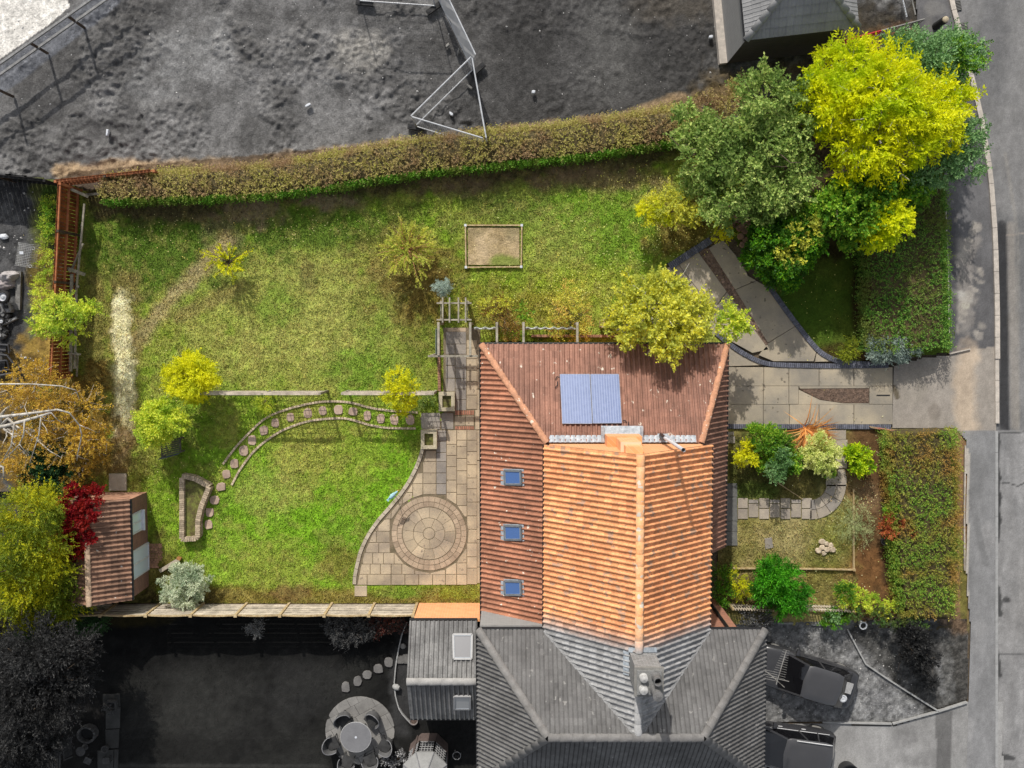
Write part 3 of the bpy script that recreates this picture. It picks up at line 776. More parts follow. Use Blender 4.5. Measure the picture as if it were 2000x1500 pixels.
# stepping stones in the lawn
STEP = M('pinkish_stepping_stone', S(196, 172, 152), S(172, 148, 132), 4, famt=.15, rnd=.12)
def stones(name, lab, pts, mat, rr=.24, z=.085):
    r = root(name, lab, 'stepping stones', (P(*pts[0]).x, P(*pts[0]).y, 0))
    for (x, y) in pts:
        c = P(x, y, z); n = 9; ph = random.random() * 6
        sx, sy = random.uniform(.85, 1.05), random.uniform(.9, 1.15)
        q = [(c.x + sx * rr * random.uniform(.85, 1.08) * math.copysign(abs(math.cos(a)) ** .7, math.cos(a)), c.y + sy * rr * random.uniform(.85, 1.08) * math.copysign(abs(math.sin(a)) ** .7, math.sin(a))) for a in [ph * .05 + 2 * math.pi * k / n for k in range(n)]]
        MB().prism(q, -.04, z + random.uniform(-.006, .006), .012).build('stone', mat, r)
    return r
stones('stepping_stone_path', 'arc of pinkish flat stepping stones curving through the back lawn', [(492, 860), (476, 880), (457, 906), (442, 926), (431, 951), (419, 977), (409, 1001), (407, 1025), (515, 841), (537, 826), (567, 815), (601, 807), (630, 802), (661, 801), (689, 804), (717, 812), (744, 818), (770, 820), (801, 820)], STEP, .2)
NST = M('dark_stepping_stone', S(122, 120, 117), S(104, 102, 100), 4, famt=.2, rnd=.1)
stones('stepping_stone_path', 'short line of grey stepping stones crossing the dark neighbour lawn', [(675, 1343), (698, 1331), (717, 1318), (739, 1307), (759, 1294), (782, 1289), (794, 1287)], NST, .21)
# concrete slab by the brick shed, single slab in front lawn
slabp([(212, 925), (247, 925), (247, 959), (212, 959)], z1=.1, mat=M('pale_concrete_slab', S(185, 176, 158), S(165, 158, 142), 3, famt=.12), par=None, name='concrete_slab')
tag(bpy.data.objects[-1] if False else [o for o in COL.objects if o.name.startswith('concrete_slab') and o.parent is None][0], 'single square concrete slab beside the top of the brick shed', 'slab')
o = slabp([(1493, 1052), (1508, 1049), (1511, 1070), (1495, 1074)], z1=.07, mat=PAVG, par=None, name='stone_slab'); tag(o, 'lone grey stone slab lying in the dry front lawn', 'slab')
# front garden path
fp = root('front_path', None, None, P(1560, 980, 0)); fp['kind'] = 'structure'
def fs(pts, mat=PAV, z=.055): slabp(pts, z1=z, mat=mat, par=fp, name='paving_slab', bev=.008, inset=.012)
FPG = M('front_path_paving', S(182, 170, 152), S(160, 150, 138), 2, famt=.15, rnd=.14)
for x0, x1, y0, y1 in ((1617, 1653, 839, 859), (1624, 1656, 859, 880), (1633, 1652, 880, 894), (1632, 1655, 894, 915), (1636, 1652, 917, 930), (1613, 1654, 930, 950)): fs([(x0, y0), (x1, y0), (x1, y1), (x0, y1)], FPG)
x = 1441
for i in range(7):
    if i % 2: fs([(x, 984), (x + 20, 984), (x + 20, 1011), (x, 1011)], FPG); fs([(x, 976), (x + 20, 976), (x + 20, 983), (x, 983)], PAVG)
    else: fs([(x, 973), (x + 20, 973), (x + 20, 993), (x, 993)], FPG); fs([(x, 994), (x + 20, 994), (x + 20, 1014), (x, 1014)], FPG)
    x += 20.8
cpx = (1584, 946)
for k, (a0, a1) in enumerate(((0, 30), (30, 55), (55, 78), (78, 92))):
    for r0, r1 in ((30, 50), (50, 69)):
        aa = [math.radians(a) for a in np.linspace(a0, a1, 5)]
        fs([(cpx[0] + r1 * math.cos(a), cpx[1] + r1 * math.sin(a)) for a in aa] + [(cpx[0] + r0 * math.cos(a), cpx[1] + r0 * math.sin(a)) for a in aa[::-1]], FPG if (k + r0) % 3 else PAVG)
SLATE = M('dark_slate_paving', S(118, 118, 114), S(100, 101, 99), 3, famt=.12, rnd=.1)
for a, b in ((944, 971), (971, 1018), (1018, 1038), (1038, 1066)): fs([(1408, a), (1440, a), (1441, b), (1408, b)], SLATE)
for a in ((1420, 843, 1434, 851), (1420, 852, 1436, 866)): fs([(a[0], a[1]), (a[2], a[1]), (a[2], a[3]), (a[0], a[3])], PAVG)
# round slabbed patio next door
NP = M('grey_sandstone_paving', S(146, 144, 140), S(124, 122, 119), 1.5, famt=.15, rnd=.14)
npat = root('round_patio', None, None, P(703, 1427, 0)); npat['kind'] = 'structure'
nc = P(703, 1427, .05); NR = 69.5 * PX(.05)
MB().cyl((nc.x, nc.y, -.08), NR - .02, .115, 48).build('mortar_bed', M('dark_mortar', S(60, 60, 58), S(48, 48, 46), 3), npat)
def circ_clip(poly, R, n=36):
    for k in range(n):
        a0, a1 = 2 * math.pi * k / n, 2 * math.pi * (k + 1) / n
        poly = clip_half(poly, (R * math.cos(a0), R * math.sin(a0)), (R * math.cos(a1), R * math.sin(a1)))
        if len(poly) < 3: return []
    return poly
rows = [(-1.6, -1.0), (-1.0, -.55), (-.55, .1), (.1, .62), (.62, 1.1), (1.1, 1.6)]
ca, sa = math.cos(.5), math.sin(.5)
for ri, (v0, v1) in enumerate(rows):
    u = -1.7 + (ri % 3) * .21
    while u < 1.6:
        du = random.choice((.42, .6, .8))
        q = circ_clip([(u, v0), (u + du, v0), (u + du, v1), (u, v1)], NR)
        if len(q) >= 3:
            c = (sum(p[0] for p in q) / len(q), sum(p[1] for p in q) / len(q))
            q = [(p[0] + (c[0] - p[0]) * .025, p[1] + (c[1] - p[1]) * .025) for p in q]
            ar = abs(sum(q[i][0] * q[(i + 1) % len(q)][1] - q[(i + 1) % len(q)][0] * q[i][1] for i in range(len(q)))) / 2
            if ar > .02: MB().prism([(nc.x + p[0] * ca - p[1] * sa, nc.y + p[0] * sa + p[1] * ca) for p in q], 0, .055 + random.uniform(-.003, .003), .006).build('paving_slab', NP, npat)
        u += du
# neighbour's strip paving bottom left
sp = root('paved_strip', None, None, P(220, 1430, 0)); sp['kind'] = 'structure'
NPD = M('dim_paving', S(66, 66, 64), S(54, 54, 52), 2, famt=.2, rnd=.12)
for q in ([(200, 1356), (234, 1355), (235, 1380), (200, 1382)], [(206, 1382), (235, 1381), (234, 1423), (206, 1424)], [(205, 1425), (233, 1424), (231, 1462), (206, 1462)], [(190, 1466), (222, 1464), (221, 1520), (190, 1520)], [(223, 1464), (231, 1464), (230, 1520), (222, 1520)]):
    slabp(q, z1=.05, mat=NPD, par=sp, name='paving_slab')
# ------------------------------------------------------------------ roofs and houses
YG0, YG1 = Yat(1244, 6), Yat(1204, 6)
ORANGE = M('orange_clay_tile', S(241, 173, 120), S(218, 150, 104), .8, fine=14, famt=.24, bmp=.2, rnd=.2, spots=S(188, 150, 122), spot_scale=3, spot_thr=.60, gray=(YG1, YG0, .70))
for _ in (0,):   # the strip where the colour gives way to grey runs along Y; map range needs from > to
    pass
BROWNT = M('brown_clay_tile', S(184, 128, 100), S(152, 106, 84), .8, fine=14, famt=.2, bmp=.2, rnd=.14, spots=S(226, 214, 196), spot_scale=5.5, spot_thr=.69)
BROWND = M('mossy_brown_clay_tile', S(150, 110, 92), S(122, 92, 78), .9, fine=12, famt=.3, bmp=.25, rnd=.2, spots=S(205, 190, 170), spot_scale=6, spot_thr=.71)
PINKT = M('faded_clay_tile', S(162, 120, 102), S(132, 98, 84), .55, fine=14, famt=.2, bmp=.2, rnd=.14, spots=S(220, 208, 192), spot_scale=4, spot_thr=.69)
GREYT = M('grey_concrete_tile', S(112, 111, 110), S(94, 93, 92), .9, fine=16, famt=.18, bmp=.2, rnd=.14, spots=S(140, 138, 135), spot_scale=4, spot_thr=.68)
GREYTL = M('pale_grey_roof_tile', S(150, 150, 150), S(134, 134, 134), .9, fine=16, famt=.14, bmp=.2, rnd=.08)
GREYPAN = M('grey_pantile', S(136, 135, 133), S(112, 111, 110), .7, fine=14, famt=.25, bmp=.2, rnd=.14, spots=S(60, 60, 60), spot_scale=7, spot_thr=.72)
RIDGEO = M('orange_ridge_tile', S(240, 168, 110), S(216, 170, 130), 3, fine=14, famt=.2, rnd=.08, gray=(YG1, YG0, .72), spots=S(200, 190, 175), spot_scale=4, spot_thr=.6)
RIDGEB = M('brown_hip_tile', S(202, 148, 116), S(178, 130, 102), 3, fine=14, famt=.22, rnd=.1, spots=S(220, 205, 185), spot_scale=6, spot_thr=.66)
RIDGEG = M('grey_ridge_tile', S(128, 126, 124), S(114, 112, 110), 3, fine=14, famt=.15, rnd=.08)
DECKB = M('roof_underlay', S(80, 58, 48), S(60, 45, 40), 3)
DECKG = M('dark_roof_underlay', S(50, 50, 50), S(42, 42, 42), 3)
def MBRICK(name, c1, c2, mortar, sc_=1.0):
    m, t, b = nodes_of(name)
    tc = N(t, 'ShaderNodeNewGeometry')
    sx = N(t, 'ShaderNodeSeparateXYZ'); t.links.new(tc.outputs['Position'], sx.inputs[0])
    ad = N(t, 'ShaderNodeMath', operation='ADD'); t.links.new(sx.outputs[0], ad.inputs[0]); t.links.new(sx.outputs[1], ad.inputs[1])
    cb = N(t, 'ShaderNodeCombineXYZ'); t.links.new(ad.outputs[0], cb.inputs[0]); t.links.new(sx.outputs[2], cb.inputs[1])
    br = N(t, 'ShaderNodeTexBrick')
    t.links.new(cb.outputs[0], br.inputs['Vector'])
    br.inputs['Scale'].default_value = 1.0 / sc_; br.inputs['Mortar Size'].default_value = .006
    br.inputs['Brick Width'].default_value = .225; br.inputs['Row Height'].default_value = .075
    br.inputs['Color1'].default_value = (*c1, 1); br.inputs['Color2'].default_value = (*c2, 1); br.inputs['Mortar'].default_value = (*mortar, 1)
    t.links.new(br.outputs['Color'], b.inputs['Base Color'])
    b.inputs['Roughness'].default_value = .9
    bump(t, b, br.outputs['Fac'], -.4, .01)
    return m
BRICKO = MBRICK('orange_brick', S(240, 170, 112), S(226, 150, 96), S(222, 190, 160))
BRICKP = MBRICK('purple_brown_brick', S(150, 108, 92), S(122, 88, 78), S(150, 130, 118))
BRICKG = MBRICK('grey_brick', S(128, 127, 126), S(104, 103, 102), S(146, 145, 143))
BRICKBL = MBRICK('grey_block', S(150, 149, 147), S(140, 139, 137), S(160, 159, 157))
BRICKD = MBRICK('shaded_brick', S(75, 70, 68), S(58, 54, 52), S(90, 86, 82))  # dark version for a wall turned from the sun, shade in its colour
RENDER = M('render_wall', S(185, 175, 160), S(170, 160, 146), 2)

def tile_proto(name, wd, l, prof, mat, thick=.022, over=1.06, tilt=.022):
    """one roof tile: profile (x fraction, height) swept up the slope, thick lower edge"""
    n = len(prof)
    V = [(p[0] * wd, 0, p[1] + tilt) for p in prof] + [(p[0] * wd, l * over, p[1]) for p in prof] + [(p[0] * wd, 0, p[1] + tilt - thick - .004) for p in prof]
    Fc = [(i, i + 1, n + i + 1, n + i) for i in range(n - 1)] + [(2 * n + i, 2 * n + i + 1, i + 1, i) for i in range(n - 1)]
    Fc += [(0, n, 2 * n), (n - 1, 3 * n - 1, 2 * n - 1)]
    me = bpy.data.meshes.new(name); me.from_pydata(V, [], Fc); me.materials.append(mat)
    me.update()
    return me, V, Fc
PAN = [(0, 0), (.46, -.004), (.54, .026), (.62, .056), (.74, .066), (.86, .056), (.94, .026), (1.0, 0)]
FLAT = [(0, 0), (.40, 0), (.44, .012), (.52, .012), (.56, 0), (.92, 0), (.94, .016), (1.0, .016)]
PLAIN = [(0, .022), (.08, -.016), (.2, -.016), (.28, .012), (.6, .018), (.9, .022), (1, .022)]
class Roof:
    """collects the tile slopes of one house; the nearest 300 whole tiles become parts, the rest one joined part"""
    def __init__(s, house): s.h, s.full, s.rest = house, [], []
    def slope(s, poly, up, proto, wd, l, roofpart, mat, deck=None, lift=.02, phase=0.0):
        poly = [Vector(p) for p in poly]
        n = (poly[1] - poly[0]).cross(poly[2] - poly[0]).normalized()
        if n.z < 0: n = -n; 
        up = Vector(up); v = (up - n * up.dot(n)).normalized(); u = v.cross(n).normalized()
        o = poly[0]
        q = [((p - o).dot(u), (p - o).dot(v)) for p in poly]
        a = sum(q[i][0] * q[(i + 1) % len(q)][1] - q[(i + 1) % len(q)][0] * q[i][1] for i in range(len(q)))
        if a < 0: q = q[::-1]
        u0, u1 = min(p[0] for p in q), max(p[0] for p in q); v0, v1 = min(p[1] for p in q), max(p[1] for p in q)
        me, TV, TF = proto
        R = Matrix((u, v, n)).transposed().to_4x4()
        bmv, bmf = [], []
        def ins(x, y, e=.001):
            for i in range(len(q)):
                x1, y1 = q[i]; x2, y2 = q[(i + 1) % len(q)]
                L = math.hypot(x2 - x1, y2 - y1)
                if ((x2 - x1) * (y - y1) - (y2 - y1) * (x - x1)) / L < -e: return False
            return True
        i0 = int(math.floor((u0 - phase) / wd))
        for j in range(int(math.ceil((v1 - v0) / l)) + 1):
            for i in range(i0, int(math.ceil((u1 - phase) / wd)) + 1):
                x, y = phase + i * wd, v0 + j * l
                cs = [ins(x + a * wd, y + b * l) for a in (.02, .5, .98) for b in (.02, .5, .98)]
                if not any(cs): continue
                Mx = Matrix.Translation(o + u * x + v * y + n * (lift + random.uniform(-.003, .003))) @ R @ Matrix.Rotation(random.uniform(-.006, .006), 4, 'Z')
                if all(cs) and ins(x + wd, y + l * 1.05, .03):
                    s.full.append(((Mx.translation - camo.location).length, Mx, me, TV, TF, roofpart, mat))
                else:
                    k = len(bmv); bmv += [Mx @ Vector(t) for t in TV]; bmf += [tuple(c + k for c in f) for f in TF]
        if bmv:
            bm = bmesh.new()
            vs = [bm.verts.new(p) for p in bmv]
            for f in bmf: bm.faces.new([vs[c] for c in f])
            for i in range(len(q)):
                x1, y1 = q[i]; x2, y2 = q[(i + 1) % len(q)]
                p1 = o + u * x1 + v * y1; e = (u * (x2 - x1) + v * (y2 - y1)).normalized()
                nn = e.cross(n)
                bmesh.ops.bisect_plane(bm, geom=bm.verts[:] + bm.edges[:] + bm.faces[:], plane_co=p1 + nn * .015, plane_no=nn, clear_outer=True)
            bm.verts.index_update()
            s.rest.append(([x.co.copy() for x in bm.verts], [tuple(x.index for x in f.verts) for f in bm.faces], roofpart, mat))
            bm.free()
    def finish(s, limit=300):
        s.full.sort(key=lambda t: t[0])
        for t in s.full[:limit]:
            inst('roof_tile', t[2], t[1], t[5])
        groups = {}
        for t in s.full[limit:]:
            g = groups.setdefault((t[5].name, t[6].name), [[], [], t[5], t[6]])
            k = len(g[0]); g[0] += [t[1] @ Vector(p) for p in t[3]]; g[1] += [tuple(c + k for c in f) for f in t[4]]
        for V, Fc, rp, mat in s.rest:
            g = groups.setdefault((rp.name, mat.name), [[], [], rp, mat])
            k = len(g[0]); g[0] += V; g[1] += [tuple(c + k for c in f) for f in Fc]
        for g in groups.values():
            mb = MB(); mb.v, mb.f = g[0], g[1]
            mb.build('roof_tile', g[3], g[2], kind='stuff')
def halftube(name, r, L, mat, n=7):
    V = []
    for y in (0, L):
        rr = r if y == 0 else r * .9
        V += [(rr * math.cos(math.pi * k / (n - 1)), y, rr * .75 * math.sin(math.pi * k / (n - 1))) for k in range(n)]
    V += [(r * .85 * math.cos(math.pi * k / (n - 1)), 0, r * .6 * math.sin(math.pi * k / (n - 1))) for k in range(n)]
    Fc = [(k, k + 1, n + k + 1, n + k) for k in range(n - 1)] + [(k + 1, k, 2 * n + k, 2 * n + k + 1) for k in range(n - 1)]
    me = bpy.data.meshes.new(name); me.from_pydata(V, [], Fc); me.materials.append(mat)
    me.polygons.foreach_set('use_smooth', np.ones(len(Fc), bool)); me.update()
    return me
def ridge(me, p0, p1, parent, step=.43, name='ridge_tile', lift=.03):
    p0, p1 = Vector(p0), Vector(p1); d = (p1 - p0); L = d.length; d.normalize()
    s = d.cross(Vector((0, 0, 1))).normalized(); u = s.cross(d)
    R = Matrix((s, d, u)).transposed().to_4x4()
    k = max(1, round(L / step))
    for i in range(k):
        Mx = Matrix.Translation(p0 + d * (L * i / k) + u * (lift + random.uniform(-.004, .004))) @ R @ Matrix.Scale(L / k / step, 4, (0, 1, 0))
        inst(name, me, Mx, parent)
def roofdeck(name, polys, mat, parent, thick=.05):
    mb = MB()
    for poly in polys:
        poly = [Vector(p) for p in poly]
        n = (poly[1] - poly[0]).cross(poly[2] - poly[0]).normalized()
        if n.z < 0: poly = poly[::-1]; n = -n
        k = len(poly)
        mb.add([p - n * .012 for p in poly] + [p - n * thick for p in poly], [tuple(range(k)), tuple(range(2 * k - 1, k - 1, -1))] + [(i, k + i, k + (i + 1) % k, (i + 1) % k) for i in range(k)])
    return mb.build(name, mat, parent)
def gutter(pts, parent, r=.055, mat=None):
    return MB().tube(pts, r, 6).build('gutter', mat or BLACKP, parent)

XL, XR, XRG = 1.22, 7.45, 4.42
ZE, ZR, YGB, YBE, YBR, YBB = 5.0, 7.8, -4.36, -11.41, -14.33, -17.25
BX0, BX1, BR0, BR1 = -1.27, 9.56, 1.26, 6.7
# ---- main house with wrap-around lean-to
ha = root('house', 'orange tiled gabled house with a lower brown wrap-around roof, solar panels and roof windows', 'house', (3.7, -7.0, 0))
LX0, LX1 = P(941, 900, 2.4).x, 1.34
LY0, LY1 = P(1000, 673, 2.4).y, -4.40
RX0, RX1 = P(1417, 900, 2.4).x, 7.22
LZ0, LZ1 = 2.4, 4.25
LYB = P(1000, 1214, 2.4).y
RYB = P(1000, 1068, 2.4).y
left = [(LX0, LY0, LZ0), (LX0, LYB, LZ0), (LX1, LYB, LZ1), (LX1, LY1, LZ1)]
top = [(LX0, LY0, LZ0), (RX0, LY0, LZ0), (RX1, LY1, LZ1), (LX1, LY1, LZ1)]
right = [(RX0, LY0, LZ0), (RX0, RYB, LZ0), (RX1, RYB, LZ1), (RX1, LY1, LZ1)]
mleft = [(XL, YGB, ZE), (XL, YBE, ZE), (XRG, YBR, ZR), (XRG, YGB, ZR)]
mright = [(XR, YGB, ZE), (XR, YBE, ZE), (XRG, YBR, ZR), (XRG, YGB, ZR)]
wl = MB()
wl.box(((LX0 + .3 + 1.5) / 2, (LY0 - .3 + LYB + .12) / 2, 1.17), (1.5 - LX0 - .3, LY0 - .3 - LYB - .12, 2.34))
wl.build('lean_to_wall', BRICKO, ha)
MB().box(((LX0 + .3 + RX0 - .3) / 2 + .75, (LY0 - .3 + LY1) / 2, 1.16), (RX0 - LX0 - 2.1, abs(LY0 - .3 - LY1), 2.3)).build('lean_to_wall', BRICKO, ha)
MB().box(((RX0 - .3 + 7.1) / 2, (LY1 + RYB) / 2 + .05, 1.15), (RX0 - .3 - 7.1, abs(LY1 - RYB) - .1, 2.28)).build('lean_to_wall', BRICKO, ha)
gw = MB()
gy_ = YGB - .06
gw.add([(XL + .2, gy_, 0), (XR - .25, gy_, 0), (XR - .25, gy_, ZE), (XRG, gy_, ZR - .08), (XL + .2, gy_, ZE), (XL + .2, YBE, 0), (XR - .25, YBE, 0), (XR - .25, YBE, ZE), (XRG, YBE, ZR - .08), (XL + .2, YBE, ZE)],
       [(0, 4, 3, 2, 1), (0, 5, 9, 4), (1, 2, 7, 6), (5, 6, 7, 8, 9), (4, 9, 8, 3), (2, 3, 8, 7)])
gw.build('wall', BRICKO, ha)
ra_lean = roofdeck('lean_to_roof', [left, top, right], DECKB, ha)
ra_main = roofdeck('main_roof', [mleft, mright], DECKB, ha)
RA = Roof(ha)
pO = tile_proto('roof_tile', .205, .31, PAN, ORANGE); pB = tile_proto('roof_tile', .20, .31, PAN, BROWNT); pD = tile_proto('roof_tile', .20, .31, PAN, BROWND); pP = tile_proto('roof_tile', .20, .31, PAN, PINKT)
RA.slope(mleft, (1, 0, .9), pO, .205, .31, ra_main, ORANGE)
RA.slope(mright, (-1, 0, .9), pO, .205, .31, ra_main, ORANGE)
RA.slope(left, (1, 0, .7), pB, .20, .31, ra_lean, BROWNT)
RA.slope(top, (0, -1, .5), pP, .20, .31, ra_lean, PINKT)
RA.slope(right, (-1, 0, 1.3), pD, .20, .31, ra_lean, BROWND)
RA.finish()
hO, hB, hG = halftube('ridge_tile', .15, .43, RIDGEO), halftube('hip_tile', .13, .43, RIDGEB), halftube('ridge_tile', .16, .43, RIDGEG)
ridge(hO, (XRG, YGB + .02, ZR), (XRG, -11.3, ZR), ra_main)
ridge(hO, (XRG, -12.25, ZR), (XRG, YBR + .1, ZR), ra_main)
ridge(hB, left[0], (LX1, LY1, LZ1), ra_lean, name='hip_tile'); ridge(hB, top[1], (RX1, LY1, LZ1), ra_lean, name='hip_tile')
gutter([(LX0 - .05, LYB, LZ0 - .03), (LX0 - .05, LY0 + .05, LZ0 - .03)], ha, .045); gutter([(LX0 - .05, LY0 + .05, LZ0 - .03), (RX0 + .05, LY0 + .05, LZ0 - .03)], ha, .045); gutter([(RX0 + .05, LY0, LZ0 - .03), (RX0 + .05, RYB, LZ0 - .03)], ha, .045)
gutter([(XL - .04, YGB, ZE - .06), (XL - .04, YBE + .1, ZE - .06)], ha, .04); gutter([(XR + .04, YGB, ZE - .06), (XR + .04, YBE + .1, ZE - .06)], ha, .04)
# lead flashing against the gable and at the foot of the lean-to
fl = MB()
topn = ((Vector(top[1]) - Vector(top[0])).cross(Vector(top[3]) - Vector(top[0]))).normalized()
if topn.z < 0: topn = -topn
t0 = Vector(top[0])
def ontop(px, py, off): return PPL(px, py, t0, topn, off)
x = LX1 + .08
while x < RX1 - .2:
    f = lambda xx, dy: Vector((xx, LY1 + dy, LZ1 - dy * (LZ1 - LZ0) / (LY0 - LY1)))
    a, b = x, min(x + .2, RX1 - .1)
    z1, z2 = .085, .105
    fl.add([f(a, .0) + topn * .10, f((a + b) / 2, .0) + topn * .12, f(b, 0) + topn * .10, f(b, .26) + topn * z1, f((a + b) / 2, .26) + topn * z2, f(a, .26) + topn * z1], [(0, 1, 4, 5), (1, 2, 3, 4)])
    x += .2
fl.build('lead_flashing', LEAD, ra_lean)
MB().beam((LX0 + .05, LYB - .06, LZ0 + .02), (LX1, LYB - .06, LZ1 + .05), .14, .08).build('verge_flashing', LEAD, ra_lean)
# solar panels
leftn = ((Vector(left[1]) - Vector(left[0])).cross(Vector(left[3]) - Vector(left[0]))).normalized()
if leftn.z < 0: leftn = -leftn
SOL = None
m, t, b = nodes_of('solar_cells'); SOL = m
pos = N(t, 'ShaderNodeNewGeometry').outputs['Position']
col = mixc(t, rampv(t, noise(t, pos, 5, 3), .3, .7), S(106, 122, 160), S(120, 136, 174))
t.links.new(col, b.inputs['Base Color']); b.inputs['Roughness'].default_value = .18; b.inputs['Specular IOR Level'].default_value = .8
SLINE = M('solar_busbar', S(165, 176, 205), S(155, 166, 198), 5, rough=.3, famt=.05, bmp=0)
for lab, q in (('left', [(1094, 731), (1151.5, 731), (1156.5, 827), (1098.5, 827)]), ('right', [(1153.5, 731), (1208.5, 731), (1214, 826), (1158.5, 826.5)])):
    c = [ontop(x, y, .16) for x, y in q]
    r = root('solar_panel', f'blue solar panel with fine white lines on the brown roof, {lab} of the pair', 'solar panel', c[3], 'solar panels on the roof')
    def qd(mb, pts, th):
        mb.add([p for p in pts] + [p - topn * th for p in pts], [(0, 1, 2, 3) if ((pts[1] - pts[0]).cross(pts[2] - pts[0])).z > 0 else (3, 2, 1, 0), (7, 6, 5, 4)] + [(i, (i + 1) % 4, 4 + (i + 1) % 4, 4 + i) for i in range(4)])
    mb = MB(); cc = sum(c, Vector()) / 4
    ci = [p + (cc - p) * .012 + topn * .004 for p in c]
    qd(mb, ci, .03); mb.build('cells', SOL, r)
    mb = MB()
    for i in range(4): mb.beam(c[i] - topn * .02, c[(i + 1) % 4] - topn * .02, .02, .05, topn)
    mb.build('frame', M('panel_frame', S(150, 158, 178), S(140, 148, 168), 4, rough=.4, bmp=0) if 'panel_frame' not in bpy.data.materials else bpy.data.materials['panel_frame'], r)
    for k in range(1, 11):
        a = ci[0].lerp(ci[1], k / 11); e = ci[3].lerp(ci[2], k / 11)
        MB().beam(a + topn * .003, e + topn * .003, .009, .004, topn).build('busbar', SLINE, r)
    mb = MB()
    for fr in (.2, .8): mb.beam(c[0].lerp(c[3], fr) - topn * .09, c[1].lerp(c[2], fr) - topn * .09, .04, .05, topn)
    mb.build('mounting_rail', STEEL, r)
for pts in ([(1085, 741), (1088, 735), (1093, 737)], [(1084, 757), (1089, 752), (1089, 745)], [(1216, 822), (1221, 821), (1224, 825)], [(1222, 835), (1227, 833), (1228, 824)]):
    o = MB().tube([ontop(x, y, .1) for x, y in pts], .02, 5).build('pipe_stub', BLACKP, ra_lean)
# roof windows
BLUEGL = MGLASS('roof_window_glass', S(70, 104, 160)); FRAMEG = M('window_frame_grey', S(120, 124, 128), S(105, 110, 115), 5, rough=.4, famt=.1, bmp=0)
l0 = Vector(left[0])
FRL_ = M('light_sash', S(150, 158, 166), S(140, 148, 156), 5, rough=.4, famt=.06, bmp=0)
def skylight(q, p0, n, parent, glass, frame, flash, lab=None):
    c = [PPL(x, y, p0, n, .12) for x, y in q]
    cc = sum(c, Vector()) / 4
    f = MB()
    for i in range(4):
        a, b = c[i], c[(i + 1) % 4]
        f.beam(a - n * .02, b - n * .02, .07, .1, n)
    fo = f.build('roof_window', frame, parent)
    ci = [p + (cc - p) * .1 for p in c]
    MB().add(ci + [p - n * .08 for p in ci], [(0, 1, 2, 3), (3, 2, 1, 0)][0:1] + [(7, 6, 5, 4)]).build('pane', glass, fo)
    fi = MB()
    for i in range(4): fi.beam(ci[i] + n * .012, ci[(i + 1) % 4] + n * .012, .03, .02, n)
    fi.build('sash', FRL_ if parent.name != 'x' else None, fo)
    co = [p + (p - cc).normalized() * .12 - n * .06 for p in c]
    MB().add(co, [(0, 1, 2, 3)]).build('flashing', flash, fo)
    return fo
for y in (932, 1040, 1148):
    skylight([(985, y - 13), (1017, y - 12), (1018, y + 14), (986, y + 14)], l0, leftn, ra_lean, BLUEGL, FRAMEG, LEAD)
    c = [PPL(x, yy, l0, leftn, .085) for x, yy in ((978, y - 15), (986, y - 15), (986, y + 16), (978, y + 16))]
    MB().add(c, [(0, 1, 2, 3)]).build('lead_apron', LEAD, ra_lean)
# stepped breast on the gable and the white flue
cb = MB(); cb.box((4.18, YGB + .12, 4.55), (1.3, .42, 1.3)); cb.build('gable_breast', BRICKO, ha)
cb = MB(); cb.box((4.24, YGB + .11, 5.9), (.74, .36, 1.4)); cb.box((4.3, YGB + .07, 6.85), (.62, .26, .5)); cb.build('gable_breast', MBRICK('pale_orange_brick', S(246, 186, 128), S(228, 158, 104), S(232, 200, 168)), ha)
MB().add([(3.4, YGB + .62, 4.2), (4.98, YGB + .62, 4.2), (4.98, YGB + .3, 4.36), (3.4, YGB + .3, 4.36)], [(0, 1, 2, 3)]).build('lead_flashing', LEAD, ha)
for xx in (3.45, 4.93): MB().box((xx, YGB + .3, 4.3), (.12, .6, .12)).build('lead_flashing', LEAD, ha)
vp = P(1293, 852, 4.35); vt = P(1335, 879, 8.3)
fr = root('vent_pipe', 'slim white vent pipe with a black collar leaning up past the orange gable', 'vent pipe', vp)
MB().tube([vp + Vector((0, 0, -.2)), vp + Vector((0, 0, .25)), vp + Vector((0.02, 0, .6))], [.10, .085, .075], 12).build('collar', BLACKP, fr)
MB().tube([vp + Vector((.02, 0, .6)), vt], .065, 14, False).build('pipe', WHITEP, fr, smooth=True)
MB().cyl(vt + Vector((0, 0, -.05)), .055, .01, 14).build('pipe_bore', BLACKP, fr)
MB().tube([vt + Vector((0, 0, -.06)), vt + Vector((0, 0, .01))], .075, 14, False).build('pipe_rim', WHITEP, fr)
q = [ontop(x, y, .1) for x, y in ((1284, 847), (1305, 847), (1305, 858), (1284, 858))]
MB().add(q, [(0, 1, 2, 3)]).build('lead_slate', LEAD, fr)

# ---- attached grey house
hb = root('house', 'attached grey hip roofed house with a tall brick chimney along the bottom edge', 'house', (4.1, -14.3, 0))
bfl = [(BX0, YBE, ZE), (XL, YBE, ZE), (XRG, YBR, ZR), (BR0, YBR, ZR)]
bfr = [(XR, YBE, ZE), (BX1, YBE, ZE), (BR1, YBR, ZR), (XRG, YBR, ZR)]
bl = [(BX0, YBB, ZE), (BX0, YBE, ZE), (BR0, YBR, ZR)]
brt = [(BX1, YBE, ZE), (BX1, YBB, ZE), (BR1, YBR, ZR)]
bbk = [(BX0, YBB, ZE), (BX1, YBB, ZE), (BR1, YBR, ZR), (BR0, YBR, ZR)]
MB().box((3.905, -14.33, 2.47), (9.74, 5.3, 4.94)).build('wall', BRICKG, hb)
rb = roofdeck('roof', [bfl, bfr, bl, brt, bbk], DECKG, hb)
RB = Roof(hb)
pG = tile_proto('roof_tile', .165, .26, PLAIN, GREYT)
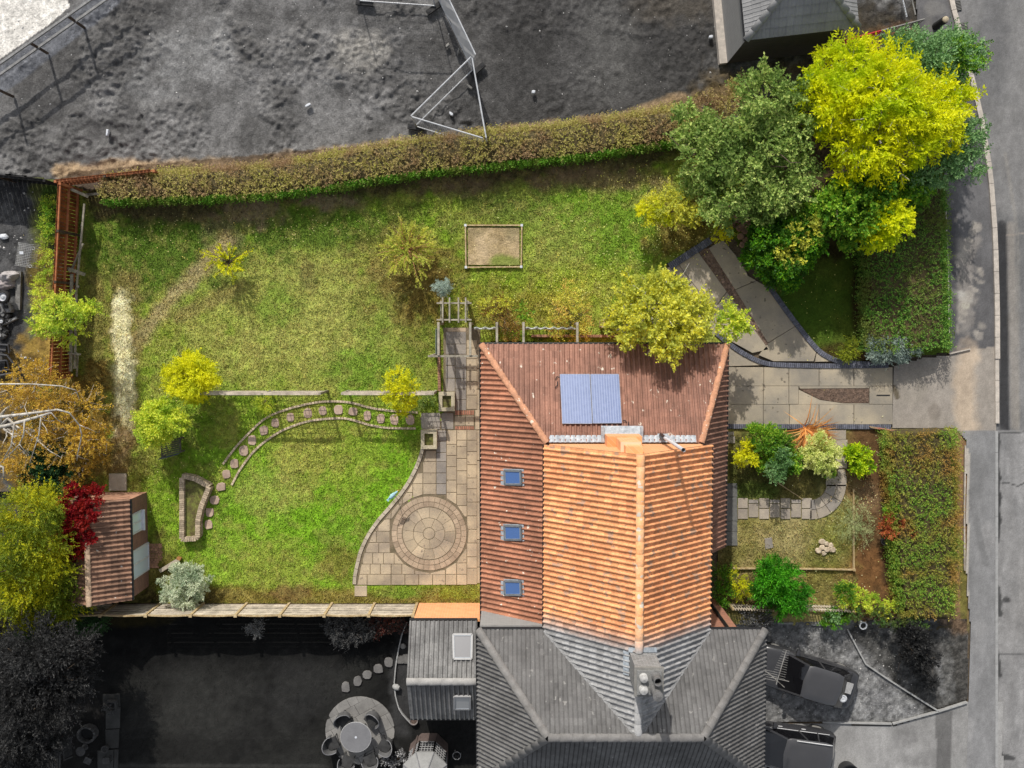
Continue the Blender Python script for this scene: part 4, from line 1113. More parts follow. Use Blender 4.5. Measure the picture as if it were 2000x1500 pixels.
for poly, up in ((bfl, (0, -1, .9)), (bfr, (0, -1, .9)), (bl, (1, 0, 1)), (brt, (-1, 0, 1)), (bbk, (0, 1, .9))):
    if poly in (bl, brt):
        pG2 = tile_proto('roof_tile', .165, .26, PAN, GREYT); RB.slope(poly, up, pG2, .165, .26, rb, GREYT)
    else: RB.slope(poly, up, pG, .165, .26, rb, GREYT)
RB.finish()
ridge(hG, (BR0, YBR, ZR), (BR1, YBR, ZR), rb)
for a, e in ((bl[1], bl[2]), (bl[0], bl[2]), (brt[0], brt[2]), (brt[1], brt[2])): ridge(hG, a, e, rb, name='hip_tile')
gutter([(BX0, YBE + .05, ZE - .05), (XL, YBE + .05, ZE - .05)], hb); gutter([(XR, YBE + .05, ZE - .05), (BX1, YBE + .05, ZE - .05)], hb); gutter([(BX0 - .05, YBE, ZE - .05), (BX0 - .05, YBB, ZE - .05)], hb); gutter([(BX1 + .05, YBE, ZE - .05), (BX1 + .05, YBB, ZE - .05)], hb)
for a, e in (((XL, YBE, ZE), (XRG, YBR, ZR)), ((XR, YBE, ZE), (XRG, YBR, ZR))):
    a, e = Vector(a), Vector(e); MB().beam(a + Vector((0, 0, .075)), e + Vector((0, 0, .075)), .13, .05).build('valley_flashing', LEAD if False else M('valley_lead', S(150, 150, 150), S(130, 130, 130), 5) if 'valley_lead' not in bpy.data.materials else bpy.data.materials['valley_lead'], rb)
# chimney
ch = MB(); cx0, cx1, cy0, cy1 = 4.12, 5.0, -12.22, -11.33
ch.box(((cx0 + cx1) / 2, (cy0 + cy1) / 2, 8.1), (cx1 - cx0, cy1 - cy0, 2.2))
cho = ch.build('chimney', MBRICK('chimney_brick', S(140, 139, 138), S(100, 99, 98), S(170, 169, 167)), hb)
MB().box(((cx0 + cx1) / 2, (cy0 + cy1) / 2, 9.245), (cx1 - cx0 + .1, cy1 - cy0 + .1, .09)).build('chimney_cap', GREYM, cho)
MB().box(((cx0 + cx1) / 2, (cy0 + cy1) / 2, 9.325), (cx1 - cx0 - .06, cy1 - cy0 - .06, .06)).build('flaunching', M('mortar_grey', S(140, 140, 138), S(120, 120, 118), 6, famt=.3), cho)
POT = M('chimney_pot_grey', S(200, 199, 196), S(160, 159, 156), 6, famt=.2); POTD = M('chimney_pot_dark', S(120, 119, 118), S(100, 99, 98), 6)
for (x, y, r, h, mt, cap) in ((4.36, -11.58, .13, .2, POT, 1), (4.78, -11.56, .15, .5, POTD, 0), (4.36, -11.98, .14, .18, POT, 1), (4.76, -12.0, .17, .62, POTD, 1)):
    pr = [(r * 1.1, 0), (r * 1.1, .06), (r * .9, .08), (r * .85, h - .06), (r, h - .05), (r, h)]
    pr += [(.0, h + .05)] if cap else [(r * .75, h), (r * .72, h * .3), (0.001, h * .3)]
    o = MB().lathe((x, y, 9.35), pr, 18).build('chimney_pot', mt, cho, smooth=False)
    if not cap: MB().cyl((x, y, 9.35 + h * .4), r * .7, .01, 16).build('pot_bore', BLACKP, cho)
fm = MB()
for i in range(5): fm.box((cx0 - .1, cy1 - .1 - i * .17, 7.52 + .0), (.24, .16, .05), M=Matrix.Rotation(-.7, 3, 'Y'))
fm.beam((cx0 - .05, cy1 + .1, 7.72), (cx1 + .05, cy1 + .1, 7.72), .16, .06); fm.build('chimney_flashing', LEAD, cho)
# wall strip between the two roofs
MB().box(((LX0 + 1.2) / 2 - .02, (YBE + .33 + LYB) / 2 - .1, 2.2), (1.2 - LX0, .34, 4.4)).build('party_wall', BRICKBL, hb)
# aerial on the right eave
ANT = P(1507, 1312, 5.2)
an = root('tv_aerial', 'pale spiny television aerial fixed at the eave above the black estate car', 'aerial', (BX1 - .05, ANT.y, 4.6))
MB().tube([(BX1 - .1, ANT.y, 4.6), (BX1 - .02, ANT.y, 5.0), (BX1 + .12, ANT.y - .02, 5.5), (BX1 + .3, ANT.y - .05, 6.6)], .014, 6).build('mast', GREYM, an)
a, e = P(1516, 1337, 6.6), P(1536, 1270, 6.6)
MB().tube([a, e], .016, 5).build('boom', GREYM, an)
dd = (e - a).normalized(); ss = Vector((-dd.y, dd.x, 0))
for k in range(13):
    c = a.lerp(e, .2 + .8 * k / 12); hl = .26 - .012 * k
    MB().tube([c - ss * hl, c + ss * hl], .007, 4).build('element', GREYM, an)
for k in range(5):
    c = P(1508, 1311 + k * 4.2, 6.5); MB().tube([c + Vector((-.25, .05, 0)), c + Vector((.2, -.05, 0))], .007, 4).build('reflector_rod', GREYM, an)
MB().tube([P(1506, 1323, 6.5), P(1541, 1331, 6.5)], .014, 5).build('cross_arm', GREYM, an)

# ---- low rear extension of the neighbour
ext = root('extension', 'low grey pantiled extension with two roof windows and an orange end wall', 'extension', (P(865, 1320).x, P(865, 1320).y, 0))
EX0, EX1 = P(800, 1212, 2.3).x, P(932, 1212, 2.3).x
EY0, EY1 = P(800, 1213, 2.3).y, P(800, 1402, 2.3).y
EYR = P(800, 1331, 3.5).y; EZ, EZR = 2.3, 3.5
ef = [(EX0, EY0, EZ), (EX1, EY0, EZ), (EX1, EYR, EZR), (EX0, EYR, EZR)]
eb = [(EX0, EY1, EZ), (EX1, EY1, EZ), (EX1, EYR, EZR), (EX0, EYR, EZR)]
MB().box(((EX0 + EX1) / 2 + .05, (EY0 + EY1) / 2, 1.12), (EX1 - EX0 - .2, EY0 - EY1 - .1, 2.24)).build('wall', BRICKG, ext)
MB().box(((EX0 + EX1) / 2 + .2, EY0 + .02, 1.12), (EX1 - EX0 + .06, .12, 2.24)).build('end_wall', BRICKO, ext)
re_ = roofdeck('roof', [ef, eb], DECKG, ext)
RE = Roof(ext); pE = tile_proto('roof_tile', .19, .3, PAN, GREYPAN)
RE.slope(ef, (0, -1, .5), pE, .19, .3, re_, GREYPAN); RE.slope(eb, (0, 1, .5), pE, .19, .3, re_, GREYPAN); RE.finish()
hE = halftube('ridge_tile', .16, .43, M('pale_ridge_tile', S(168, 166, 163), S(150, 148, 145), 3, famt=.15))
ridge(hE, (EX0, EYR, EZR), (EX1, EYR, EZR), re_)
gutter([(EX0, EY0 + .06, EZ - .04), (EX1, EY0 + .06, EZ - .04)], ext); gutter([(EX0, EY1 - .06, EZ - .04), (EX1, EY1 - .06, EZ - .04)], ext)
en = ((Vector(ef[1]) - Vector(ef[0])).cross(Vector(ef[3]) - Vector(ef[0]))).normalized(); en = en if en.z > 0 else -en
en2 = ((Vector(eb[1]) - Vector(eb[0])).cross(Vector(eb[3]) - Vector(eb[0]))).normalized(); en2 = en2 if en2.z > 0 else -en2
GGL = MGLASS('grey_roof_glass', S(122, 122, 124), .15); FRL = M('pale_window_frame', S(170, 170, 170), S(160, 160, 160), 5, rough=.4, famt=.06, bmp=0)
skylight([(885, 1239), (922, 1239), (921, 1287), (886, 1287)], Vector(ef[0]), en, re_, GGL, FRL, GREYT)
skylight([(887, 1361), (918, 1361), (918, 1385), (887, 1385)], Vector(eb[0]), en2, re_, MGLASS('pale_roof_glass', S(170, 170, 170), .2), FRL, GREYT)
# brown brick front wall of the grey house, with its black downpipe, beside the orange eave
BRICKBR = MBRICK('red_brown_brick', S(176, 118, 92), S(140, 96, 78), S(150, 122, 104))
MB().box((8.01, YBE - .262, 2.46), (1.52, .02, 4.9)).build('front_wall', BRICKBR, hb)
MB().tube([(8.36, YBE - .2, 0), (8.36, YBE - .2, 4.6), (8.36, YBE + .03, 4.9)], .07, 8).build('downpipe', BLACKP, hb)
# ---- small brick shed
sh = root('brick_shed', 'small brick outbuilding with mossy brown tiles, white windows and red creeper', 'shed', (P(225, 1065).x, P(225, 1065).y, 0))
SX1, SXR = P(255, 1070, 1.9).x, P(171, 1070, 2.75).x
SY0, SY1 = P(240, 974, 1.9).y, P(240, 1172, 1.9).y
SX0 = 2 * SXR - SX1
se = [(SX1, SY0, 1.9), (SX1, SY1, 1.9), (SXR, SY1, 2.75), (SXR, SY0, 2.75)]
sw = [(SX0, SY0, 1.9), (SX0, SY1, 1.9), (SXR, SY1, 2.75), (SXR, SY0, 2.75)]
mb = MB(); e = .06
mb.add([(SX0 + .1, SY0 - e, 0), (SX1 - .02, SY0 - e, 0), (SX1 - .02, SY0 - e, 1.86), (SXR, SY0 - e, 2.7), (SX0 + .1, SY0 - e, 1.86), (SX0 + .1, SY1 + e, 0), (SX1 - .02, SY1 + e, 0), (SX1 - .02, SY1 + e, 1.86), (SXR, SY1 + e, 2.7), (SX0 + .1, SY1 + e, 1.86)], [(0, 4, 3, 2, 1), (0, 5, 9, 4), (1, 2, 7, 6), (5, 6, 7, 8, 9), (4, 9, 8, 3), (2, 3, 8, 7)])
mb.build('wall', BRICKP, sh)
MB().add([(SX0 + .3, SY0 - e + .004, 0), (SX1 - .02, SY0 - e + .004, 0), (SX1 - .02, SY0 - e + .004, 1.85), (SXR, SY0 - e + .004, 2.68)], [(3, 2, 1, 0)]).build('gable_wall', MBRICK('salmon_brick', S(196, 142, 112), S(175, 124, 98), S(190, 165, 145)), sh)
rs = roofdeck('roof', [se, sw], DECKB, sh)
RS = Roof(sh); STL = M('mossy_shed_tile', S(158, 122, 100), S(118, 92, 76), 1.5, fine=12, famt=.3, rnd=.2, spots=S(215, 210, 200), spot_scale=6, spot_thr=.7)
pS = tile_proto('roof_tile', .2, .26, PAN, STL)
RS.slope(se, (1 if SXR > SX1 else -1, 0, .6), pS, .2, .26, rs, STL); RS.slope(sw, (1, 0, .6), pS, .2, .26, rs, STL); RS.finish()
hS = halftube('ridge_tile', .12, .43, M('buff_ridge_tile', S(190, 165, 140), S(160, 135, 112), 4, famt=.25))
ridge(hS, (SXR, SY0, 2.75), (SXR, SY1, 2.75), rs)
gutter([(SX1 + .04, SY0 - .02, 1.86), (SX1 + .04, SY1, 1.86)], sh, .05)
PALEGL = MGLASS('pale_sky_glass', S(205, 222, 242, 1.2), .15)  # pale blue base colour paints the sky reflection into the panes
for (ya, yb, za, zb) in ((1000, 1036, .75, 1.75), (1070, 1122, .08, 1.78)):
    Y0, Y1 = P(270, ya, 1).y, P(270, yb, 1).y
    wf = MB(); X = SX1 + .01
    for (p, q) in (((X, Y0, za), (X, Y1, za)), ((X, Y0, zb), (X, Y1, zb)), ((X, Y0, za), (X, Y0, zb)), ((X, Y1, za), (X, Y1, zb)), ((X, (Y0 + Y1) / 2, za), (X, (Y0 + Y1) / 2, zb))): wf.beam(p, q, .07, .07, (1, 0, 0.01))
    fo = wf.build('window' if za > .5 else 'glazed_door', WHITEP, sh)
    MB().add([(X + .01, Y0, za), (X + .01, Y1, za), (X + .01, Y1, zb), (X + .01, Y0, zb)], [(3, 2, 1, 0)]).build('pane', PALEGL, fo)
    if za > .5: MB().box((X + .06, (Y0 + Y1) / 2, za - .04), (.16, abs(Y0 - Y1) + .1, .05)).build('sill', WHITEP, fo)
# brick doorstep paving by the shed
dp = root('brick_paving', 'small brown brick doorstep paving beside the shed door', 'paving', P(300, 1085, 0))
for j in range(10):
    for i in range(4 if j < 7 else 3):
        slabp([(286 + i * 7.5 + (j % 2) * 2, 1062 + j * 4.8), (293 + i * 7.5 + (j % 2) * 2, 1062 + j * 4.8), (293 + i * 7.5 + (j % 2) * 2, 1066.4 + j * 4.8), (286 + i * 7.5 + (j % 2) * 2, 1066.4 + j * 4.8)], z1=.06, mat=REDB, par=dp, name='brick', bev=.004, inset=.003)

# ---- dark block building, top right
hd = root('garage', 'dark grey hip roofed building with block side wall at the top of the picture', 'building', (P(1540, 20).x, P(1540, 20).y, 0))
ZD = 3.4
c1, c2 = P(1457, 78, ZD), P(1640, 57, ZD)
ex = (c2 - c1).normalized(); ey = Vector((-ex.y, ex.x, 0))
D0, DW, DL = c1, P(1676, 52, ZD) - c1, 7.0
DWl = DW.dot(ex)
def dpt(u, v, z): p = c1 + ex * u + ey * v; return Vector((p.x, p.y, z))
hw = DWl / 2; zr = ZD + hw * .72
dfront = [dpt(0, 0, ZD), dpt(DWl, 0, ZD), dpt(hw, hw, zr)]
dleft = [dpt(0, 0, ZD), dpt(0, DL, ZD), dpt(hw, DL - .0, zr), dpt(hw, hw, zr)]
drt = [dpt(DWl, 0, ZD), dpt(DWl, DL, ZD), dpt(hw, DL, zr), dpt(hw, hw, zr)]
mb = MB(); b0 = .05
pw_ = [dpt(b0, b0 + .0, 0), dpt(DWl - .45, b0, 0), dpt(DWl - .45, DL, 0), dpt(b0, DL, 0)]
mb.prism([(p.x, p.y) for p in pw_], 0, ZD - .03); mb.build('wall', BRICKBL, hd)
q = [dpt(b0, b0 - .006, 0), dpt(DWl - .45, b0 - .006, 0), dpt(DWl - .45, b0 - .006, ZD - .04), dpt(b0, b0 - .006, ZD - .04)]
MB().add(q, [(0, 1, 2, 3)]).build('front_wall', BRICKD, hd)  # thin dark skin carries the shade of the front side
mb = MB(); q = [dpt(b0 - .32, b0 - .0, 0), dpt(b0 - .003, b0 - .0, 0), dpt(b0 - .003, DL, 0), dpt(b0 - .32, DL, 0)]
mb.prism([(p.x, p.y) for p in q], -.2, .12); mb.build('plinth', KERBM, hd)
rd = roofdeck('roof', [dfront, dleft, drt], DECKG, hd)
RD = Roof(hd); pDk = tile_proto('roof_tile', .3, .36, FLAT, GREYTL, thick=.03, tilt=.03)
DKT = M('dark_interlocking_tile', S(150, 150, 151), S(136, 136, 137), 1, fine=16, famt=.1, rnd=.06)
pDf = tile_proto('roof_tile', .3, .36, FLAT, DKT, thick=.03, tilt=.03)
RD.slope(dfront, ey + Vector((0, 0, .7)), pDf, .3, .36, rd, DKT); RD.slope(dleft, ex + Vector((0, 0, .7)), pDk, .3, .36, rd, GREYTL); RD.slope(drt, -ex + Vector((0, 0, .7)), pDk, .3, .36, rd, GREYTL); RD.finish()
hD = halftube('hip_tile', .14, .45, M('smooth_hip_tile', S(150, 150, 150), S(140, 140, 140), 3, famt=.08, rnd=.05))
ridge(hD, dpt(0, 0, ZD), dpt(hw, hw, zr), rd, .45, 'hip_tile'); ridge(hD, dpt(DWl, 0, ZD), dpt(hw, hw, zr), rd, .45, 'hip_tile'); ridge(hD, dpt(hw, hw, zr), dpt(hw, DL, zr), rd, .45)
gutter([dpt(-.04, -.02, ZD - .05), dpt(-.04, DL, ZD - .05)], hd, .05)
# ------------------------------------------------------------------ vegetation
UP = np.array([0, 0, 1.0])
def unit(a): return a / np.maximum(np.linalg.norm(a, axis=-1, keepdims=True), 1e-6)
def leafmesh(S0, D, L, k, ll, lw, droop=.15, spread=.9, flat=1.1, tmin=.1):
    """leaves set along twigs: S0 starts, D directions, L lengths, k leaves per twig; a folded diamond each"""
    n = len(S0)
    t = np.linspace(tmin, 1, k)[None, :, None] + rng.uniform(-.06, .06, (n, k, 1))
    pos = S0[:, None] + D[:, None] * L[:, None, None] * t
    pos[..., 2] -= droop * (t[..., 0] ** 2) * L[:, None]
    ref = unit(np.cross(D, rng.normal(size=(n, 3)) * .5 + UP))
    sg = np.where(np.arange(k) % 2, 1.0, -1.0)[None, :, None]
    ld = unit(D[:, None] * .75 + ref[:, None] * sg * spread + rng.normal(size=(n, k, 3)) * .28)
    nrm = unit(UP * flat + rng.normal(size=(n, k, 3)) * .5)
    w = unit(np.cross(ld, nrm))
    l = ll * .9 * rng.uniform(.55, 1.3, (n, k, 1)); wd = lw * .9 * rng.uniform(.6, 1.25, (n, k, 1))
    up2 = np.cross(w, ld)
    a = pos; c = pos + ld * l
    b = pos + ld * l * .45 + w * wd / 2 + up2 * l * .08; d = pos + ld * l * .45 - w * wd / 2 + up2 * l * .08
    V = np.stack([a, b, c, d], 2).reshape(-1, 3)
    return V
def leafobj(name, Vs, mat, parent, kind=None):
    V = np.concatenate(Vs)
    off = np.array(ORG.get(parent.name, Vector())) if parent else np.zeros(3)
    Fc = np.arange(len(V)).reshape(-1, 4)
    me = np_mesh(name, V - off, Fc)
    o = add_mesh(name, me, mat, parent)
    return tag(o, kind=kind)
def blobs_twigs(blobs, dens, tl, clump=.38, ncl=None, upb=.35, low=-.35, shell=.55, outw=.9, fill=.45):
    """twigs spread through a crown of lobes: every lobe is broken up into clumps so that the outline stays uneven"""
    S0, D, L = [], [], []
    for (c, r, rz) in blobs:
        c = np.array(c)
        m = ncl or max(6, int(16 * r))
        u = unit(rng.normal(size=(m * 3, 3))); u = u[u[:, 2] > low][:m]
        rad = rng.uniform(shell, 1.0, (len(u), 1))
        cc = c + u * rad * np.array([r, r, rz])
        n = max(16, int(dens * r * r * fill))
        ci = rng.integers(0, len(cc), n)
        v = unit(rng.normal(size=(n, 3))); v[:, 2] = np.where(v[:, 2] < -.5, -v[:, 2], v[:, 2])
        cr = clump * r * rng.uniform(.5, 1.0, (n, 1)) * np.array([1, 1, max(.5, rz / r)])
        p = cc[ci] * .9 + c * .1 + v * cr * rng.uniform(.2, 1, (n, 1)) ** .5
        out = unit(unit(p - c) * outw + v * .6 + UP * upb + rng.normal(size=(n, 3)) * .25)
        S0.append(p); D.append(out); L.append(tl * rng.uniform(.6, 1.3, n))
        # leafy branches radiating from inside the lobe to uneven lengths: gaps between them, ragged rim
        mb_ = max(9, int(20 * r + 6))
        u = unit(rng.normal(size=(mb_, 3)) * np.array([1, 1, .75]) + np.array([0, 0, .25]))
        ln = rng.uniform(.55, 1.28, mb_) * np.minimum(1, .8 + .25 * rng.uniform(size=mb_))
        nb = max(4, int(dens * r * r * .6 / mb_))
        bi = np.repeat(np.arange(mb_), nb); t = rng.uniform(.3, 1.0, len(bi)) ** .75
        bend = rng.normal(size=(mb_, 3)) * .22
        o = c - np.array([0, 0, rz * .45])
        tip = c + u * ln[:, None] * np.array([r, r, rz]) 
        q = o + (tip[bi] - o) * t[:, None] + bend[bi] * (t * (1 - t))[:, None] * r * 2 + rng.normal(size=(len(bi), 3)) * (.05 + .05 * r) * (1.25 - t)[:, None]
        d = unit(unit(tip[bi] - o) * .9 * outw + rng.normal(size=(len(bi), 3)) * .5 + UP * .12)
        S0.append(q); D.append(d); L.append(tl * rng.uniform(.5, 1.05, len(bi)) * (1.15 - .35 * t))
    return np.concatenate(S0), np.concatenate(D), np.concatenate(L)
def limb_pts(a, b, wig=.12, n=5):
    a, b = Vector(a), Vector(b); L = (b - a).length
    return [a.lerp(b, i / (n - 1)) + (Vector((random.gauss(0, 1), random.gauss(0, 1), random.gauss(0, .5))) * wig * L * .3 * (math.sin(math.pi * i / (n - 1)))) for i in range(n)]
def plant(name, label, cat, base, blobs_px, mat, dens=500, tl=.3, k=7, ll=.12, lw=.06, trunk_r=.06, bark=None, group=None, stems=5, droop=.15, clump=.38, spread=.9, upb=.35, low=-.35, flat=1.1, twig_show=0, shell=.55, crown='crown', ncl=None, mats2=None, outw=.9, tmin=.1, fill=.45):
    """base: pixel of the stem; blobs_px: (px, py, z, radius in px, vertical radius m)"""
    b0 = P(base[0], base[1], 0)
    r = root(name, label, cat, b0, group)
    bl = [(P(x, y, z), rp * PX(z), rz) for (x, y, z, rp, rz) in blobs_px]
    zt = max(c.z for c, _, _ in bl)
    cen = sum((c for c, _, _ in bl), Vector()) / len(bl)
    tb = MB()
    fork = b0.lerp(Vector((cen.x, cen.y, zt)), .35); fork.z = max(.15, zt * .35)
    tb.tube(limb_pts(b0 + Vector((0, 0, -.1)), fork, .2, 4), [trunk_r, trunk_r * .9, trunk_r * .85, trunk_r * .8], 7)
    ends = []
    for c, rr, rz in bl:
        for _ in range(max(1, round(stems / len(bl)))):
            u = Vector((random.gauss(0, 1), random.gauss(0, 1), abs(random.gauss(0, .7)))).normalized()
            e = c + Vector((u.x * rr * .8, u.y * rr * .8, u.z * rz * .8))
            p = limb_pts(fork, e, .25, 6); ends.append(p)
            tb.tube(p, [trunk_r * .6 * (1 - .17 * i) for i in range(6)], 5)
            for _ in range(3):
                s = p[random.randint(2, 4)]
                e2 = s + (e - fork).normalized() * rr * .5 + Vector((random.gauss(0, 1), random.gauss(0, 1), abs(random.gauss(0, .5)))) * rr * .35
                tb.tube(limb_pts(s, e2, .2, 4), [trunk_r * .28, trunk_r * .2, trunk_r * .13, trunk_r * .06], 4)
    tb.build('trunk', bark or BARK, r, smooth=True)
    S0, D, L = blobs_twigs(bl, dens, tl, clump, ncl, upb, low, shell, outw, fill)
    S0[:, 2] = np.maximum(S0[:, 2], .08)
    V = leafmesh(S0, D, L, k, ll, lw, droop, spread, flat, tmin)
    leafobj(crown, [V], mat, r)
    if mats2:
        for (bp, mt, dn) in mats2:
            bl2 = [(P(x, y, z), rp * PX(z), rz) for (x, y, z, rp, rz) in bp]
            s, d, l = blobs_twigs(bl2, dn, tl, clump, None, upb, low, shell, outw, fill)
            leafobj('leaf_cluster', [leafmesh(s, d, l, k, ll, lw, droop, spread, flat, tmin)], mt, r, kind='stuff')
    if twig_show:
        idx = rng.choice(len(S0), min(twig_show, len(S0)), replace=False)
        mb = MB()
        for i in idx: mb.tube([Vector(S0[i] - D[i] * .25), Vector(S0[i] + D[i] * L[i] * .8)], [.012, .005], 3, False)
        mb.build('twigs', bark or BARK, r, kind='stuff')
    return r
F_ = 1.75
def C(r, g, b): return S(r, g, b, F_)
GOLD = MLEAF('golden_leaf', [C(165, 175, 14), C(200, 200, 14), C(215, 208, 18), C(228, 205, 14), C(195, 200, 22)], C(150, 172, 20), .8, .5)
GREEN1 = MLEAF('mid_green_leaf', [C(88, 114, 48), C(115, 140, 64), C(140, 160, 82), C(165, 175, 98), C(102, 130, 66)], C(76, 102, 42), .8, .25)
GREEN2 = MLEAF('fresh_green_leaf', [C(60, 110, 25), C(95, 140, 35), C(120, 155, 40), C(150, 170, 55)], C(45, 85, 20), .9, .3)
GREEN3 = MLEAF('blue_green_leaf', [C(80, 115, 70), C(110, 145, 95), C(135, 165, 110), C(95, 130, 70)], C(60, 95, 45), .8, .25)
OLIVE = MLEAF('yellow_green_leaf', [C(150, 155, 55), C(180, 180, 75), C(195, 192, 75), C(212, 190, 45), C(150, 160, 75)], C(130, 142, 58), 1.1, .3)
YELL = MLEAF('yellow_leaf', [C(205, 190, 30), C(228, 205, 25), C(238, 200, 30), C(180, 180, 40)], C(150, 160, 30), 1.5, .35)
YGR = MLEAF('lime_leaf', [C(140, 165, 40), C(170, 185, 60), C(190, 195, 75), C(205, 195, 60)], C(105, 140, 40), 1.2, .3)
WISP = MLEAF('pale_wispy_leaf', [C(160, 165, 60), C(195, 190, 80), C(180, 170, 70), C(140, 150, 55)], C(200, 150, 90), 1.0, .3)
ORNG = MLEAF('orange_brown_leaf', [C(160, 130, 50), C(182, 148, 55), C(150, 115, 48), C(195, 165, 62), C(165, 145, 50)], C(130, 105, 45), 1.0, .3)
RED = MLEAF('crimson_leaf', [S(115, 8, 24), S(150, 12, 34), S(130, 14, 28), S(180, 36, 36), S(90, 10, 24)], S(165, 45, 30), 1.4, .3)
SILV = MLEAF('silver_leaf', [C(150, 160, 135), C(180, 188, 160), C(200, 205, 175), C(130, 145, 115)], C(110, 130, 100), 1.6, .2)
CREAM = MLEAF('cream_leaf', [C(200, 200, 120), C(215, 212, 145), C(185, 190, 105), C(165, 175, 90)], C(150, 165, 80), 2.0, .25)
CONG = MLEAF('golden_conifer', [C(120, 135, 25), C(165, 165, 25), C(190, 180, 25), C(100, 125, 30)], C(60, 90, 30), .6, .25)
COND = MLEAF('dark_conifer', [S(46, 47, 47), S(62, 62, 62), S(80, 80, 79), S(54, 54, 54)], S(34, 34, 34), .8, .1)
DARKG = MLEAF('deep_green_leaf', [C(40, 85, 15), C(60, 110, 20), C(80, 130, 25), C(120, 160, 25)], C(30, 60, 15), 1.2, .25)
BLUEC = MLEAF('blue_conifer', [C(110, 128, 122), C(138, 152, 144), C(160, 172, 160), C(120, 138, 118)], C(92, 112, 102), 1.4, .15)
NGREY = MLEAF('grey_leaf', [S(60, 60, 60), S(85, 85, 84), S(110, 110, 108), S(70, 70, 70)], S(45, 45, 45), 1.2, .2)
IVY = MLEAF('ivy_leaf', [C(30, 60, 30), C(45, 80, 40), C(40, 70, 45)], C(25, 45, 25), 1.2, .2)

# -- the big trees top right
plant('ash_tree', 'big bright golden yellow tree by the road, the largest yellow crown', 'tree', (1735, 300),
      [(1715, 185, 4.4, 78, 1.0), (1645, 195, 4.0, 58, .9), (1785, 215, 4.2, 64, .9), (1705, 262, 4.0, 68, .8), (1612, 122, 3.6, 30, .6), (1845, 218, 3.7, 36, .5), (1678, 122, 4.0, 44, .7), (1775, 292, 3.7, 46, .6), (1600, 172, 3.6, 36, .6), (1640, 270, 3.5, 40, .6), (1705, 325, 3.4, 34, .5), (1590, 225, 3.2, 26, .5), (1875, 200, 3.5, 22, .4), (1745, 130, 3.8, 34, .6), (1830, 180, 3.8, 32, .5), (1850, 268, 3.5, 26, .4), (1655, 330, 3.2, 24, .4)],
      GOLD, 320, .55, 11, .19, .075, .16, stems=34, droop=.2, clump=.3, twig_show=420, spread=.7, fill=.3, bark=BARKW)
plant('apple_tree', 'tall mid green tree left of the golden tree, reaching over the hedge', 'tree', (1460, 330),
      [(1505, 185, 3.4, 62, 1.0), (1470, 285, 3.0, 70, .9), (1385, 290, 2.5, 62, .7), (1425, 375, 2.4, 62, .7), (1530, 345, 2.6, 66, .8), (1352, 250, 2.1, 40, .6), (1500, 395, 2.3, 50, .7), (1550, 250, 3.0, 48, .8), (1372, 350, 1.9, 40, .5)],
      GREEN1, 380, .38, 8, .14, .085, .15, stems=18, twig_show=260, clump=.3)
plant('maple_tree', 'green tree overhanging the pavement behind the golden tree', 'tree', (1800, 150),
      [(1765, 115, 3.2, 58, .9), (1830, 122, 3.2, 52, .8), (1880, 112, 3.2, 40, .6), (1860, 72, 3.0, 16, .4), (1825, 165, 3.0, 40, .7)],
      GREEN3, 560, .34, 8, .12, .07, .12, stems=10, twig_show=80, mats2=[([(1885, 105, 3.4, 34, .5)], GREEN2, 420)])
plant('hazel_tree', 'green branches between the golden tree and the pavement kerb', 'tree', (1835, 290),
      [(1868, 280, 2.8, 46, .7), (1885, 318, 2.6, 34, .6), (1840, 330, 2.4, 36, .6), (1800, 345, 2.4, 34, .6), (1908, 255, 2.8, 20, .4)],
      GREEN3, 520, .32, 8, .11, .065, .1, stems=8, twig_show=60)
plant('sycamore_tree', 'fresh green crown below the golden tree with a golden spiky side', 'tree', (1660, 400),
      [(1650, 395, 2.8, 56, .8), (1690, 420, 2.8, 45, .8), (1615, 420, 2.4, 46, .7), (1700, 370, 2.9, 50, .8), (1650, 455, 2.0, 30, .6), (1780, 365, 2.2, 38, .6)],
      GREEN2, 560, .32, 8, .13, .09, .13, stems=10, mats2=[([(1735, 428, 3.0, 40, .5), (1700, 462, 2.5, 28, .4)], GOLD, 700)])
plant('laurel_bush', 'rounded dark green bush with yellow tipped leaves above the diagonal drive', 'bush', (1530, 490),
      [(1530, 485, 1.7, 60, 1.1), (1500, 470, 1.6, 44, 1.0), (1565, 465, 1.8, 46, 1.0), (1525, 520, 1.2, 46, .9), (1482, 500, 1.2, 30, .8)],
      DARKG, 1400, .20, 8, .1, .07, .07, stems=8, clump=.3, shell=.7, mats2=[([(1570, 450, 2.5, 34, .4), (1545, 485, 2.4, 34, .4)], OLIVE, 500)])
plant('conifer', 'tiny blue green conifer tucked beneath the dark bush by the drive edge', 'conifer', (1541, 541), [(1541, 539, .35, 13, .3)], BLUEC, 2600, .12, 6, .05, .025, .03, stems=3)
plant('cherry_shrub', 'orange yellow shrub at the right end of the back lawn by the rock pile', 'shrub', (1310, 420),
      [(1300, 400, 1.6, 34, .6), (1330, 405, 1.5, 34, .6), (1272, 412, 1.3, 26, .4), (1350, 420, 1.2, 24, .5)], OLIVE, 700, .28, 8, .09, .055, .05, fill=.18, stems=8, twig_show=60,
      mats2=[([(1265, 412, 1.6, 24, .4), (1290, 425, 1.3, 22, .4)], YELL, 900)])
plant('spindle_shrub', 'small sparse yellow shrub over the end of the diagonal drive', 'shrub', (1412, 440), [(1405, 445, 1.1, 22, .4), (1418, 432, 1.2, 16, .4), (1412, 460, .9, 12, .3)], YELL, 620, .2, 6, .075, .05, .03, fill=.18, stems=7, twig_show=40)
